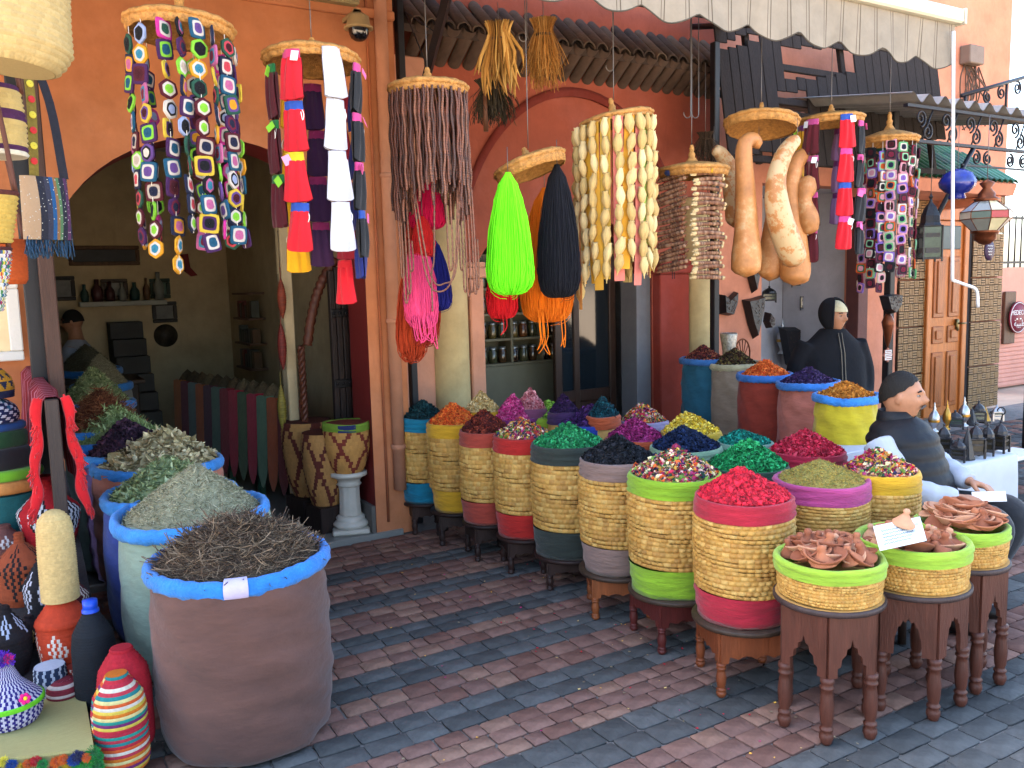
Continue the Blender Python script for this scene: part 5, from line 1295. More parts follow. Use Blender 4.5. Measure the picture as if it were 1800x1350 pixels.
bundle('herb_bundle', 1240, 232, 4.6, 'small dull bunch of dried herbs behind the bark stacks', .2, .22, '#5A4634 #6A5240 #463628', 260, .0016, 'stalk', .4)
m_ = MB(); q = aty(852, 150, 4.45); m_.tube([q, q + [0, 0, -.26]], [.012, .015], 8); tag(m_.build('wooden_stick', wood('#6A4028', .7)), 'short wooden stick hanging beside the dark herb bunch', 'stick')
# empty hooks on the rail
for i, (px, y0, y1) in enumerate(((926, 0, 74), (1078, 20, 126), (1214, 48, 208), (1228, 48, 208))):
    a, b = aty(px, y0 - 30, 3.95), aty(px, y1, 3.95); d = proj(b)[2] / FPX
    m_ = MB(); t = np.linspace(0, math.pi * 1.05, 10); m_.tube(np.vstack([[a], [b + [0, 0, 12 * d]], np.stack([b[0] - 8 * d + 8 * d * np.cos(t) , 0 * t + b[1], b[2] + 8 * d - 8 * d * np.sin(t)], 1)]), .003, 5)
    tag(m_.build('iron_hook', WIRE), ('long thin empty wire hook beside the straw broom', 'empty wire hook above the husk flower lid', 'empty rusty hook above the bark stacks, left one', 'empty rusty hook above the bark stacks, right one')[i], 'hook')
# ---- security camera on the shop wall
p = aty(630, 42, YF - .22); d = proj(p)[2] / FPX
o = thing('security_camera', p, 'beige dome security camera under the shop cornice', 'camera')
m_ = MB(); m_.lathe([(.001, .045), (.03, .043), (.05, .03), (.066, .02), (.072, -.03), (.088, -.04), (.09, -.05), (.07, -.052), (.001, -.05)], 24); m_.build('housing', M('#B89A6A', .5, .1, k=.65, bump=0), o, (0, 0, .02))
m_ = MB(); m_.lathe([(.062, -.03), (.06, -.06), (.048, -.085), (.025, -.1), (.001, -.104)], 24); m_.build('dome', M('#101014', .08, .05, bump=0, spec=.8), o)
m_ = MB(); m_.box(-.02, .02, 0, .218, .06, .085); m_.box(-.02, .02, 0, .03, .055, .09); m_.build('bracket', M('#A88A5E', .6, k=.6), o, smooth=False)
p = aty(580, -2, YF - .04); m_ = MB(); m_.box(p[0] - .17, p[0] + .17, YF - .11, YF - .036, p[2] - .03, p[2] + .1, .01)
tag(m_.build('junction_box', M('#A89468', .6, .1, k=.6), smooth=False), 'flat beige cable box on the wall beside the security camera', 'electric box')
# ================================================================== INSIDE THE ARCH
XI = lambda px, py, y: aty(px, py, y)
def rect_at(x0, y0, x1, y1, y):
    a, b = aty(x0, y0, y), aty(x1, y1, y); return min(a[0], b[0]), max(a[0], b[0]), min(a[2], b[2]), max(a[2], b[2])
def frame(x0, y0, x1, y1, hexf, hexp, label, y=9.985, cat='picture', b=.04):
    u, v, s_, t = rect_at(x0, y0, x1, y1, y); o = thing('picture_frame', (u, y, s_), label, cat); W_, H_ = v - u, t - s_
    m_ = MB()
    m_.box(0, W_, -.03, 0, 0, b, .006); m_.box(0, W_, -.03, 0, H_ - b, H_, .006); m_.box(0, b, -.03, 0, b + .001, H_ - b - .001, .006); m_.box(W_ - b, W_, -.03, 0, b + .001, H_ - b - .001, .006); m_.build('frame', wood(hexf, .6), o, smooth=False)
    m_ = MB(); m_.box(b, W_ - b, -.012, -.004, b, H_ - b); m_.build('picture', M(hexp, .5, .6, 5, 0, k=.6), o, smooth=False)
frame(118, 432, 246, 466, '#6A4A2E', '#24282C', 'long dark framed panel high on the back wall of the shop')
frame(88, 486, 134, 528, '#2A2420', '#6A6A66', 'framed grey photograph at the left of the back wall')
frame(176, 491, 226, 526, '#4A3A2A', '#8A8A80', 'framed black and white photograph in the middle of the back wall')
frame(262, 490, 300, 524, '#1E3A2A', '#4A6A5A', 'green framed portrait at the right of the back wall')
frame(266, 531, 312, 566, '#3A3630', '#7A7A72', 'framed group photograph above the round plate')
p = aty(292, 590, 9.97); r = 20 * proj(p)[2] / FPX
m_ = MB(); m_.lathe([(.001, 0), (r * .6, -.002), (r * .62, -.02), (r, -.03), (r, -.015), (.001, .01)], 30); tag(m_.build('wall_plate', M('#3A342C', .4, .5, 30, .2), None, p, (math.pi / 2, 0, 0)), 'dark round plate hung on the back wall of the shop', 'plate')
m_ = MB(); q = [aty(a, b, 9.96) for a, b in ((312, 448), (330, 446), (334, 470), (347, 484), (336, 486), (318, 472))]; m_.prism([(a[0], a[2]) for a in q][::-1], 9.94, 9.985); tag(m_.build('leather_bellows', M('#6A1A1E', .7), smooth=False), 'dark red leather bellows on the back wall', 'bellows')
# white niche with shelf and stair
u, v, s_, t = rect_at(134, 484, 290, 535, 9.9)
o = thing('wall_shelf', (u, 9.75, s_), 'pale shelf ledge running along the back wall', 'shelf'); m_ = MB(); m_.box(0, v - u, 0, .24, 0, .05, .005); m_.build('shelf_board', M('#B8B8A8', .6, k=.6), o, smooth=False)
for k_ in range(7):
    f_ = (k_ + .5) / 7; m_ = MB(); hh = random.uniform(.16, .3); rr = random.uniform(.035, .06)
    m_.lathe([(.001, 0), (rr * .8, 0), (rr, hh * .3), (rr * .9, hh * .55), (rr * .35, hh * .75), (rr * .4, hh), (.001, hh)], 14)
    tag(m_.build('shelf_vase', M(random.choice(['#6A4A2E', '#2E4A44', '#8A8A7E', '#4A2A2A']), .35, .2, k=.7), None, (u + (v - u) * f_, 9.86, s_ + .052)), '%s small vase on the pale back wall ledge' % ['leftmost', 'second', 'third', 'middle', 'fifth', 'sixth', 'rightmost'][k_], 'vase', 'vases on the back wall ledge')
o = thing('staircase', (0, 0, .035), 'dark staircase rising at the back of the shop', 'stairs')
a, b = aty(222, 640, 8.6)[0], aty(286, 640, 8.6)[0]
for i in range(8):
    m_ = MB(); y0 = 8.5 + i * .17; m_.box(a, b, y0, 9.98, i * .17, (i + 1) * .17, .004); m_.build('step', M('#4A4844', .7, .2, k=.6), o, smooth=False)
# counter and shopkeeper in white at the back
o = thing('shop_counter', (aty(130, 640, 8.2)[0], 8.2, .035), 'dark wooden counter at the back of the shop', 'counter'); m_ = MB(); m_.box(-.7, .5, 0, .5, 0, .86, .01); m_.build('counter_body', wood('#3A2A20', .6), o, smooth=False); m_ = MB(); m_.box(-.75, .55, -.05, .55, .861, .9, .008); m_.build('counter_top', wood('#4A3628', .6), o, smooth=False)
# right row of long cloth sacks on a green bench
n = 13; A, B = aty(496, 700, 6.25), aty(298, 680, 8.6)
bn = thing('green_bench', (0, 0, .035), 'green painted bench under the row of long cloth sacks', 'bench')
GB = M('#2E5A48', .6, .2, k=.6)
pa, pb = np.array([A[0], A[1]]), np.array([B[0], B[1]]); dr_ = (pb - pa) / np.linalg.norm(pb - pa); nr = np.array([dr_[1], -dr_[0]]); nr = nr if nr[0] > 0 else -nr
def obox(m_, c, d_, n_, l, w_, z0, z1):
    T = (np.array([[d_[0], n_[0], 0], [d_[1], n_[1], 0], [0, 0, 1]]), np.array([c[0], c[1], 0])); m_.box(0, l, 0, w_, z0, z1, .005, T=T)
L = np.linalg.norm(pb - pa)
m_ = MB(); obox(m_, pa - dr_ * .1 + nr * .03, dr_, nr, L + .2, .3, .28, .33); m_.build('bench_top', GB, bn, smooth=False)
for f_ in (0, .25, .5, .75, 1):
    for w_ in (.05, .28): m_ = MB(); obox(m_, pa + dr_ * L * f_ + nr * w_, dr_, nr, .05, .05, 0, .279); m_.build('bench_leg', GB, bn, smooth=False)
hx = ['#6A1E1A', '#A84E1E', '#5A7A5E', '#A81A34', '#4A5E3A', '#B01A34', '#8E1428', '#5A7264', '#5A2A3A', '#B85A1E', '#6A7A78', '#7A1A30', '#C06A1E']
nm = ['russet', 'burnt orange', 'sage green', 'crimson', 'olive green', 'scarlet', 'wine red', 'grey-green', 'plum', 'orange', 'slate grey', 'maroon', 'amber']
for i in range(n):
    c = pa + dr_ * L * (i + .4) / n + nr * .14; r = .5 * L / n * .98
    o = thing('long_sack', (c[0], c[1], .366), '%s long cloth sack in the inner wall row, number %s from the doorway' % (nm[i], ['one', 'two', 'three', 'four', 'five', 'six', 'seven', 'eight', 'nine', 'ten', 'eleven', 'twelve', 'thirteen'][i]), 'sack')
    m_ = MB(); zz = np.linspace(0, .5, 10); m_.lathe([(.001, 0)] + [(r * (.86 + .14 * math.sin(2.2 * z)), z) for z in zz] + [(r * .8, .51)], 20, disp=lambda R, Z, A_: (R + .004 * wob(A_, 5, i), Z)); m_.build('sack_body', fab(hx[i], 1.0), o)
    # cloth tail hanging in front of the bench
    d_ = -nr; P = []
    for t in np.linspace(0, 1, 9):
        w_ = r * .95 * (1 if t < .7 else math.sqrt(max(.02, 1 - ((t - .7) / .3) ** 2)))
        P.append([[d_[0] * (r * .97 + .02 + .03 * t) + dr_[0] * u * w_, d_[1] * (r * .97 + .02 + .03 * t) + dr_[1] * u * w_, .5 - .72 * t + .012 * math.cos(u * 2)] for u in np.linspace(-1, 1, 7)])
    m_ = MB(); m_.grid(np.array(P)); m_.grid((np.array(P) + [.004 * nr[0], .004 * nr[1], 0])[:, ::-1]); m_.build('cloth_tail', fab(hx[i], 1.0), o)
    m_ = MB(); m_.lathe([(.001, .10), (r * .5, .06), (r * .95, 0)], 16); tag(m_.build('spice_heap', M(random.choice(['#5A4A34', '#4A3E2C', '#6A5A40']), .9, .4, 60, .8, 120), None, (c[0], c[1], .366 + .5)), 'heap of dull brown spice in the %s long sack' % nm[i], 'spices')
# shelving on the inner right wall
o = thing('wall_shelves', (2.27, atx(436, 520, 2.2)[1], .9), 'small wooden shelves with tins on the inner right wall', 'shelf')
yy = o.location[1]
for k_ in range(4):
    m_ = MB(); m_.box(-.16, 0.015, -.3, .3, k_ * .25, k_ * .25 + .02, .003); m_.build('shelf_board', wood('#6A4A34', .7), o, smooth=False)
for k_ in range(3):
    for j in range(6): m_ = MB(); m_.box(-.12, -.04, -.28 + j * .095, -.2 + j * .095, k_ * .25 + .021, k_ * .25 + random.uniform(.14, .2), .004); tag(m_.build('tin_box', M(random.choice(['#7A5A3A', '#4A4A44', '#8A3A2A', '#6A6A5A']), .5, .3, k=.5), None, o.location, smooth=False), '%s tin on the %s inner wall shelf' % (['nearest', 'second', 'third', 'fourth', 'fifth', 'farthest'][j], ['lowest', 'middle', 'upper'][k_]), 'tin', 'tins on the inner wall shelves')
# cream jamb and strings of wooden rattles
a, b = aty(502, 600, 6.0)[0], aty(520, 600, 6.0)[0]
m_ = MB(); m_.box(a, b, 6.0, 6.12, .036, 3.19, .008); m_.build('inner_jamb', CREAM, S1, smooth=False)
for (y0, y1, hx_, wc) in ((470, 560, '#8A3A22', 'upper'), (545, 650, '#7A2A22', 'middle'), (655, 760, '#8A7A2E', 'lower')):
    p = aty(492, y0, 5.95); d = proj(p)[2] / FPX; H_ = (y1 - y0) * d; n = 22
    m_ = MB(); z = np.linspace(0, -H_, 46); f = np.linspace(0, 1, 46)
    m_.lathe([(max(.002, (.003 if q < .22 else .03 * math.sin(math.pi * (q - .2) / .82) ** .8) * (1 + .12 * (i % 2))), zz) for i, (q, zz) in enumerate(zip(f, z))], 12)
    tag(m_.build('bead_pendant', M(hx_, .6, .6, 90, .4, 120, k=.6, stretch=(.2, .2, 1)), None, p), '%s of the ringed wooden pendants hanging by the inner jamb' % wc, 'pendant')
    m_ = MB(); m_.tube([(0, 0, 0), (0, 0, .25)], .002, 4); m_.build('hanging_cord', BLACK, bpy.data.objects[[k for k in bpy.data.objects.keys() if k.startswith('bead_pendant')][-1]])
# carved arch frame and studded door leaf
RW = wood('#5A2E1C', .7, .45)
cf = thing('carved_frame', (0, 0, 0), 'carved reddish wooden arch frame on a twisted post', 'frame')
q = spline([aty(x, y, 5.9) for x, y in ((536, 742), (536, 655), (541, 600), (551, 540), (566, 495), (590, 455))], 60)
m_ = MB(); rad = .034 * (1 + .12 * np.sign(np.sin(np.arange(60) * 2.1))); m_.tube(q[22:], rad[22:], 8); m_.build('carved_arch', RW, cf)
m_ = MB(); t = np.linspace(0, 1, 60); pz = np.array([q[0][0] + 0 * t, 5.9 + 0 * t, .4 + (q[22][2] - .4) * t]).T
for k_ in range(3): m_.tube(pz + np.stack([.014 * np.cos(t * 40 + k_ * 2.09), .014 * np.sin(t * 40 + k_ * 2.09), 0 * t], 1), .015, 6)
m_.build('twisted_post', RW, cf)
m_ = MB(); m_.box(q[0][0] - .05, q[0][0] + .05, 5.85, 5.95, .036, .4, .01); m_.build('post_base', RW, cf, smooth=False)
d0, d1 = aty(583, 600, 5.8)[0], aty(646, 600, 5.8)[0]
dl = thing('studded_door', (d0, 5.8, .04), 'dark brown studded wooden door leaf folded inside the arch', 'door'); DK = wood('#2A1A16', .6, .5)
zt = aty(610, 478, 5.8)[2] - .04; nb = 6; bw = (d1 - d0) / nb
for k_ in range(nb): m_ = MB(); m_.box(k_ * bw + .002, (k_ + 1) * bw - .002, 0, .05, 0, zt + .05 * math.sin(math.pi * (k_ + .5) / nb), .006); m_.build('plank', DK, dl, smooth=False)
for z in (.35, .95, 1.45, 1.85):
    if z < zt: m_ = MB(); m_.box(.002, d1 - d0 - .002, -.014, -.001, z, z + .06, .004); m_.build('iron_strap', M('#141214', .45, .1, k=.7), dl, smooth=False)
for z in (.35, .95, 1.45, 1.85):
    for k_ in range(nb):
        if z < zt: m_ = MB(); m_.ell(((k_ + .5) * bw, -.016, z + .03), (.012, .008, .012), 8, 5); m_.build('stud', M('#1C1A1C', .4, .1, metal=.5), dl)
# ---- patterned coil baskets
def pcoil(m_, rf, z0, z1, rows, cells, fun, amp=.005, sub=3, jit=.1):
    fr = np.array([.04, .5, .96]); bv = np.array([0, 1, 0]); Z, C = [], []
    for i in range(rows):
        u = (np.arange(cells)[:, None] + fr[None] + .5 * (i % 2)).ravel() / cells * 2 * math.pi
        bu = np.tile([.4, 1, .4], cells); cc = np.array([fun(i, j, (j + .5) / cells) for j in range(cells)]) * RNG.uniform(1 - jit, 1 + jit, (cells, 1))
        for v, b in zip(fr, bv):
            z = z0 + (z1 - z0) * (i + v) / rows; r = rf((i + v) / rows) + amp * b * bu
            Z.append(np.stack([r * np.cos(u), r * np.sin(u), z + 0 * u], -1)); C.append(np.repeat(cc, 3, 0))
    m_.grid(np.array(Z), wv=True, col=np.array(C))
CAT_ = attr(.85, .1, 120, .25, 260)
def interp(pts): 
    xs_, ys_ = zip(*pts); return lambda f: float(np.interp(f, xs_, ys_))
def lbasket(name, c, zb, W_, H_, prof, rows, cells, fun, label, cat='basket', amp=.005, rz=0, extra=None):
    """prof: (fraction of height, fraction of half width)"""
    o = thing(name, (c[0], c[1], zb), label, cat, rz=face_cam(c) + rz); pf = interp(prof); rf = lambda f: max(.003, pf(f) * W_ / 2)
    m_ = MB(); pcoil(m_, rf, 0, H_, rows, cells, fun, amp); m_.lathe([(.001, .001), (rf(0), .001)], 24, col=fun(0, 0, 0)); m_.lathe([(rf(1), H_), (.001, H_ + .002)], 24, col=fun(rows - 1, 0, 0)); b_ = m_.build('coiled_body', CAT_, o, color=True); return o
# three diamond-patterned baskets by the pedestal
def diamond(base, dark, n=5, rows=22):
    b_, d_ = lin(base, .7), lin(dark, .7)
    def f(i, j, u):
        v = (i / rows * 2) % 2; t = (u * n) % 1
        return d_ if abs(abs(t - .5) * 2 - abs(v - 1)) < .16 else b_
    return f
pp = aty(618, 940, 5.28); pc_ = atz(618, 940, .036); pc_ = pc_ + np.array([pc_[0], pc_[1], 0]) / np.linalg.norm(pc_[:2]) * .1
d = proj(pc_)[2] / FPX
pd = thing('marble_pedestal', (pc_[0], pc_[1], .036), 'white veined marble column pedestal under a patterned basket', 'pedestal', rz=face_cam(pc_))
MAR_ = M('#C8C2B4', .35, .2, 4, .1, 30, kind='marble', k=.75); zt = zat(618, 828, pc_) - .036
m_ = MB(); m_.box(-.125, .125, -.125, .125, 0, .035, .01); m_.build('plinth', MAR_, pd, smooth=False)
m_ = MB(); m_.lathe([(.11, .036), (.12, .05), (.12, .065), (.1, .08), (.095, .085), (.1, .1), (.085, .115), (.07, .12)], 28); m_.build('base_moulding', MAR_, pd)
m_ = MB(); m_.lathe([(.072, .12), (.068, .2), (.066, zt - .12), (.07, zt - .1)], 40, disp=lambda r, z, a: (r * (1 + .06 * np.abs(np.sin(a * 5))), z)); m_.build('fluted_shaft', MAR_, pd)
m_ = MB(); m_.lathe([(.07, zt - .1), (.085, zt - .085), (.075, zt - .07), (.08, zt - .05), (.105, zt - .03), (.125, zt - .025), (.125, zt), (.001, zt)], 28); m_.build('capital', MAR_, pd)
zb = .036 + zt + .001; W_ = 80 * d; H_ = zat(618, 742, pc_) - zb
o = lbasket('patterned_basket', pc_, zb, W_, H_, [(0, .62), (.15, .78), (.5, .97), (.8, 1.0), (1, .98)], 15, 60, diamond('#C08A48', '#7A2E20', 5, 15), 'tan basket with red diamonds and green and blue cloth rim on the marble pedestal')
m_ = MB(); band_cloth(m_, lambda z: W_ / 2 * .985, H_ - .045, H_, True, 3, seg=40, t=.008, thick=.01); m_.build('cloth_rim', M('#7A9A2E', .9, .3, 4, .3, k=.6), o)
m_ = MB(); aa_ = np.linspace(-1.9, -1.2, 12); m_.grid(np.array([[[(W_ / 2 + .0135) * math.cos(a), (W_ / 2 + .0135) * math.sin(a), z] for a in aa_] for z in (H_ - .044, H_ - .02, H_ + .004)])); m_.build('blue_patch', fab('#1E2A5A'), o)
for (x0, x1, y0, y1, yd, wc, zb_) in ((536, 612, 757, 885, 5.62, 'smaller', None), (502, 590, 737, 868, 5.95, 'larger', None)):
    c = aty((x0 + x1) / 2, y1, yd); d = proj(c)[2] / FPX; zb_ = c[2]; W_, H_ = (x1 - x0) * d, (y1 - y0) * d
    lbasket('patterned_basket', c, zb_, W_, H_, [(0, .62), (.2, .82), (.6, .98), (.85, 1), (1, .95)], 20, 60, diamond('#A87A44', '#5A2418', 5, 20), 'tan and dark red patterned basket behind the pedestal, the %s one' % wc)
    b_ = MB(); b_.box(-W_ * .36, W_ * .36, -W_ * .36, W_ * .36, 0, zb_ - .037, .006); tag(b_.build('wooden_box', wood('#2A1C18', .7), None, (c[0], c[1], .036), (0, 0, .2), smooth=False), 'dark wooden box under the %s patterned basket' % wc, 'box')
# ================================================================== LEFT FOREGROUND GOODS
SLA, SLB = -.06, .32
def slope(px, py):
    d = ray(px, py); t = (CAMH - SLA + SLB * 2.7) / (SLB * d[1] - d[2]); p_ = CP + d * t
    return p_ if p_[2] > 0 else atz(px, py, 0)
def on_slope(x0, x1, yb, sink=0):
    f = slope((x0 + x1) / 2, yb); h = np.array([f[0], f[1], 0]); h /= np.linalg.norm(h); r = .05
    for _ in range(4): c = f + h * r; r = (x1 - x0) / 2 * proj(c)[2] / FPX * edge((x0 + x1) / 2)
    return c, f[2] + .012, r
dp0 = thing('display_ramp', (0, 0, 0), 'sloping display board under the woven goods at the left', 'stand')
m_ = MB(); m_.prism([(2.89, 0), (5.2, 0), (5.2, SLA + SLB * 2.5)], -1.6, .26, axis='x'); m_.build('board', fab('#2A1E22', .5), dp0, smooth=False)
K = lambda h: lin(h, .6)
def stripes(cols, w=None):
    c = [K(h) for h in cols]
    return lambda i, j, u: c[i % len(c)]
def solid(h): 
    c = K(h); return lambda i, j, u: c
def diam(base, pat, n, rows, lo, hi, checker=None):
    b_, p_ = K(base), K(pat); q_ = K(checker) if checker else None
    def f(i, j, u):
        v = i / rows
        if lo <= v <= hi:
            t = abs(((u * n) % 1) - .5) * 2; w_ = 1 - abs((v - lo) / (hi - lo) * 2 - 1)
            if t < w_ * .8 and (q_ is None and (i + j) % 2 == 0 or q_ is not None): return p_ if (i + j) % 2 == 0 else (q_ or b_)
        return b_
    return f
def put_b(name, x0, x1, yb, yt, prof, rows, cells, fun, label, cat='basket', amp=.004, zoff=0, rz=0, base=None):
    c, zb, r = on_slope(x0, x1, yb)
    if base is not None: zb = base; 
    H_ = zat((x0 + x1) / 2, yt, c) - zb
    return lbasket(name, c, zb, 2 * r, H_, prof, rows, cells, fun, label, cat, amp, rz), c, zb, r, H_
BOT = [(0, .92), (.08, 1), (.62, 1), (.78, .9), (.9, .6), (.96, .42), (1, .4)]
cols = '#C82A3A #E07A20 #2A8A8A #E8C850 #C83A4A #7A2A6A #E8DCC8 #2A9A8A #E0602A #C02A40 #E8D890'.split()
put_b('bottle_cover', 172, 268, 1372, 1180, BOT, 30, 44, lambda i, j, u: K(cols[(i * 7 // 3 + (1 if u > .55 else 0)) % len(cols)]), 'multicoloured striped woven bottle cover, nearest at lower left', 'bottle cover')
put_b('bottle_cover', 182, 276, 1332, 1134, BOT, 26, 44, solid('#B81A2C'), 'plain red woven bottle cover behind the striped one', 'bottle cover')
o, c, zb, r, H_ = put_b('bottle_cover', 137, 213, 1256, 1072, BOT[:-1] + [(1, .34)], 34, 44, solid('#161C24'), 'black ribbed woven bottle cover with blue cap', 'bottle cover')
m_ = MB(); m_.lathe([(.03, H_), (.03, H_ + .01), (.024, H_ + .012), (.026, H_ + .014), (.026, H_ + .045), (.001, H_ + .047)], 24, disp=lambda R, Z, A_: (R + .001 * np.sin(A_ * 24), Z)); m_.build('bottle_cap', M('#1A4AC0', .35, .05, bump=0, k=.8), o)
o, c4, zb4, r4, H4 = put_b('lidded_basket', 72, 168, 1196, 1052, [(0, .7), (.1, .86), (.45, 1), (.66, .97), (.68, 1.02), (.73, 1.02), (.76, .95), (.95, .55), (1, .5)], 18, 56, diam('#C8401E', '#E8DCD0', 5, 18, .05, .62, '#C8401E'), 'orange-red lidded basket with white diamonds under the tan tube')
# tan tube standing on it
H_ = zat(148, 890, c4) - zb4 - H4
lbasket('straw_tube', c4 + np.array([.0, -.0, 0]), zb4 + H4 + .003, .13, H_, [(0, 1.0), (.5, .99), (.8, .94), (.9, .82), (.97, .5), (1, .2)], 36, 40, solid('#E0C080'), 'tall pale straw tube standing on the orange-red basket', 'straw cover', .005)
put_b('lidded_basket', 48, 122, 1108, 985, [(0, .8), (.15, .95), (.5, 1), (.6, 1.03), (.66, .98), (1, .3)], 16, 48, diam('#16141C', '#C8C8D8', 6, 16, .1, .9), 'black lidded basket with pale checks behind the orange-red one')
put_b('lidded_basket', -6, 97, 1076, 934, [(0, .72), (.12, .9), (.45, 1), (.52, 1.04), (.58, 1.0), (.82, .3), (.86, .17), (1, .15)], 20, 52, diam('#A04A28', '#1C1416', 5, 20, .05, .9), 'brown lidded basket with black check triangles and pointed knob')
put_b('lidded_basket', -24, 46, 990, 922, [(0, .9), (.4, 1), (.5, 1.02), (.85, .45), (.9, .4), (1, .38)], 11, 44, diam('#7A4A44', '#D8D0D0', 6, 11, .2, .7), 'small mauve basket with white checks at the left edge')
put_b('lidded_basket', 38, 148, 978, 834, [(0, .7), (.15, .85), (.42, .99), (.5, 1.02), (.55, .98), (.78, .36), (.82, .28), (1, .26)], 20, 60, diam('#BC1420', '#E6E2E6', 5, 20, .12, .72, '#15131E'), 'red lidded basket with black and white check stars')
o, c10, zb10, r10, H10 = put_b('teal_basket', -40, 84, 958, 862, [(0, .85), (.5, .97), (1, 1)], 12, 40, solid('#155A5E'), 'teal coiled basket at the left edge under folded mats')
put_b('lidded_basket', -26, 64, 1206, 1062, [(0, .75), (.3, .98), (.5, 1), (.55, 1.04), (.6, 1), (.9, .3), (1, .2)], 18, 50, diam('#1C1418', '#B8C0D8', 6, 18, .55, .9), 'black lidded basket at the left edge above the purple one')
put_b('lidded_basket', 100, 160, 1100, 1010, [(0, .8), (.4, 1), (.55, 1.03), (.9, .3), (1, .25)], 12, 44, diam('#5A1A24', '#D8C8C0', 5, 12, .1, .8), 'small wine red lidded basket with pale checks behind the tan tube')
put_b('lidded_basket', -20, 40, 1160, 1085, [(0, .8), (.4, 1), (.55, 1.03), (.9, .3), (1, .25)], 12, 44, diam('#20283A', '#C85A3A', 5, 12, .1, .8), 'small navy lidded basket with orange checks at the left edge')
put_b('small_basket', 120, 168, 1215, 1168, [(0, .8), (.5, 1), (1, .95)], 7, 36, lambda i, j, u: K('#A83A2A') if (i + j) % 4 else K('#E0D8C8'), 'small rust red flecked basket beside the black bottle cover')
put_b('lidded_basket', 28, 84, 1150, 1080, [(0, .8), (.4, 1), (.55, 1.03), (.9, .3), (1, .25)], 12, 44, diam('#2A1A1E', '#C8A86A', 6, 12, .1, .8), 'small dark lidded basket with straw coloured checks in the left pile')
put_b('small_basket', 64, 122, 1236, 1168, [(0, .9), (.5, 1), (1, .95)], 8, 36, lambda i, j, u: K('#C8D0E0') if j % 3 == 0 else K('#2A3A5A'), 'small blue and white ribbed basket behind the straw box')
put_b('small_basket', 84, 146, 1248, 1192, [(0, .8), (.4, 1), (.8, .9), (1, .5)], 8, 36, lambda i, j, u: K('#8A2A3A') if i % 3 else K('#D8C8C0'), 'small wine red and white basket beside the straw box')
# straw box with pompoms and the purple tagine-shaped basket
b0 = atz(172, 1262, .2); 
sb = thing('straw_box', (0, 0, 0), 'flat pale straw box trimmed with coloured pompoms at lower left', 'box'); MAT_ = M('#B8AE72', .85, .25, 40, .5, 120, kind='straw', k=.75, stretch=(1, 30, 1))
q = [atz(-60, 1240, .2), atz(146, 1224, .2), atz(162, 1318, .2), atz(-60, 1345, .2)]
v = np.array([[a[0], a[1]] for a in q]); m_ = MB(); m_.prism([tuple(a) for a in v], .03, .2, axis='z'); m_.build('box_body', MAT_, sb, smooth=False)
m_ = MB(); cc = v.mean(0); m_.prism([tuple(cc + (a - cc) * 1.03) for a in v], .2005, .21, axis='z'); m_.build('box_lid', MAT_, sb, smooth=False)
pm = MB(); tw = _twig(.0, 2, .06); k_ = 130; pieces(pm, tw[0], tw[1], RNG.normal(0, .002, (k_, 3)), rotm(k_), np.full((k_, 3), .017), np.ones((k_, 3)))
PC = '#1E8A3A #E8C020 #C8202A #1A4A9A #E06A20 #2A2A5A #3AA83A #E8D840'.split(); pms = [pm.mesh('pompom', fab(h, .8), smooth=False) for h in PC]
for i in range(30):
    f_ = i / 29; p_ = np.array([*(v[3] + (v[2] - v[3]) * f_), .185 - .03 * (i % 2)]); p_[:2] += (v[3] - v[0]) / np.linalg.norm(v[3] - v[0]) * .015
    put('pompom', pms[random.randrange(8)], sb, p_ + RNG.normal(0, .006, 3), (0, 0, random.random() * 6), random.uniform(.8, 1.2))
for i in range(6): put('pompom', pms[6 if i % 2 else 0], sb, (*(v[2] + RNG.normal(0, .01, 2)), .19 - i * .012), (0, 0, i), 1.3)
c = atz(20, 1290, .21); c = c + np.array([c[0], c[1], 0]) / np.linalg.norm(c[:2]) * .1; d = proj(c)[2] / FPX
cpur = [K('#2A1E78'), K('#D8D0E0')]
H_ = zat(15, 1165, c) - .211
o = lbasket('tagine_basket', c, .2115, 126 * .84 * d, H_, [(0, .8), (.12, .95), (.3, 1.0), (.34, 1.05), (.4, 1.05), (.43, .93), (.7, .42), (.9, .24), (1, .18)], 22, 60, lambda i, j, u: K('#7ADF2A') if 7 <= i <= 8 else cpur[(i + j) % 2], 'purple and white tagine-shaped basket with lime rim and pompom top')
put('pompom', fab('#6A1AA8') and pm.mesh('pompom', fab('#5A1AB0', .8), smooth=False), o, (0, 0, H_ + .01), (0, 0, 0), 1.9); put('pompom', pm.mesh('pompom', fab('#E01A8A', .8), smooth=False), o, (.012, -.01, H_ + .018), (0, 0, 0), 1.0)
m_ = MB()
for k_ in range(6): m_.ell((.0125 * math.cos(k_ * 1.047), 0, .0125 * math.sin(k_ * 1.047)), (.008, .004, .008), 8, 5)
fl_ = m_.build('flower', fab('#E81A7A', .8), o, (.05, -.100, H_ * .52), (-.5, 0, .3)); m_ = MB(); m_.ell((0, -.004, 0), (.007, .004, .007), 8, 5); m_.build('flower_centre', fab('#F0D020', .8), fl_)
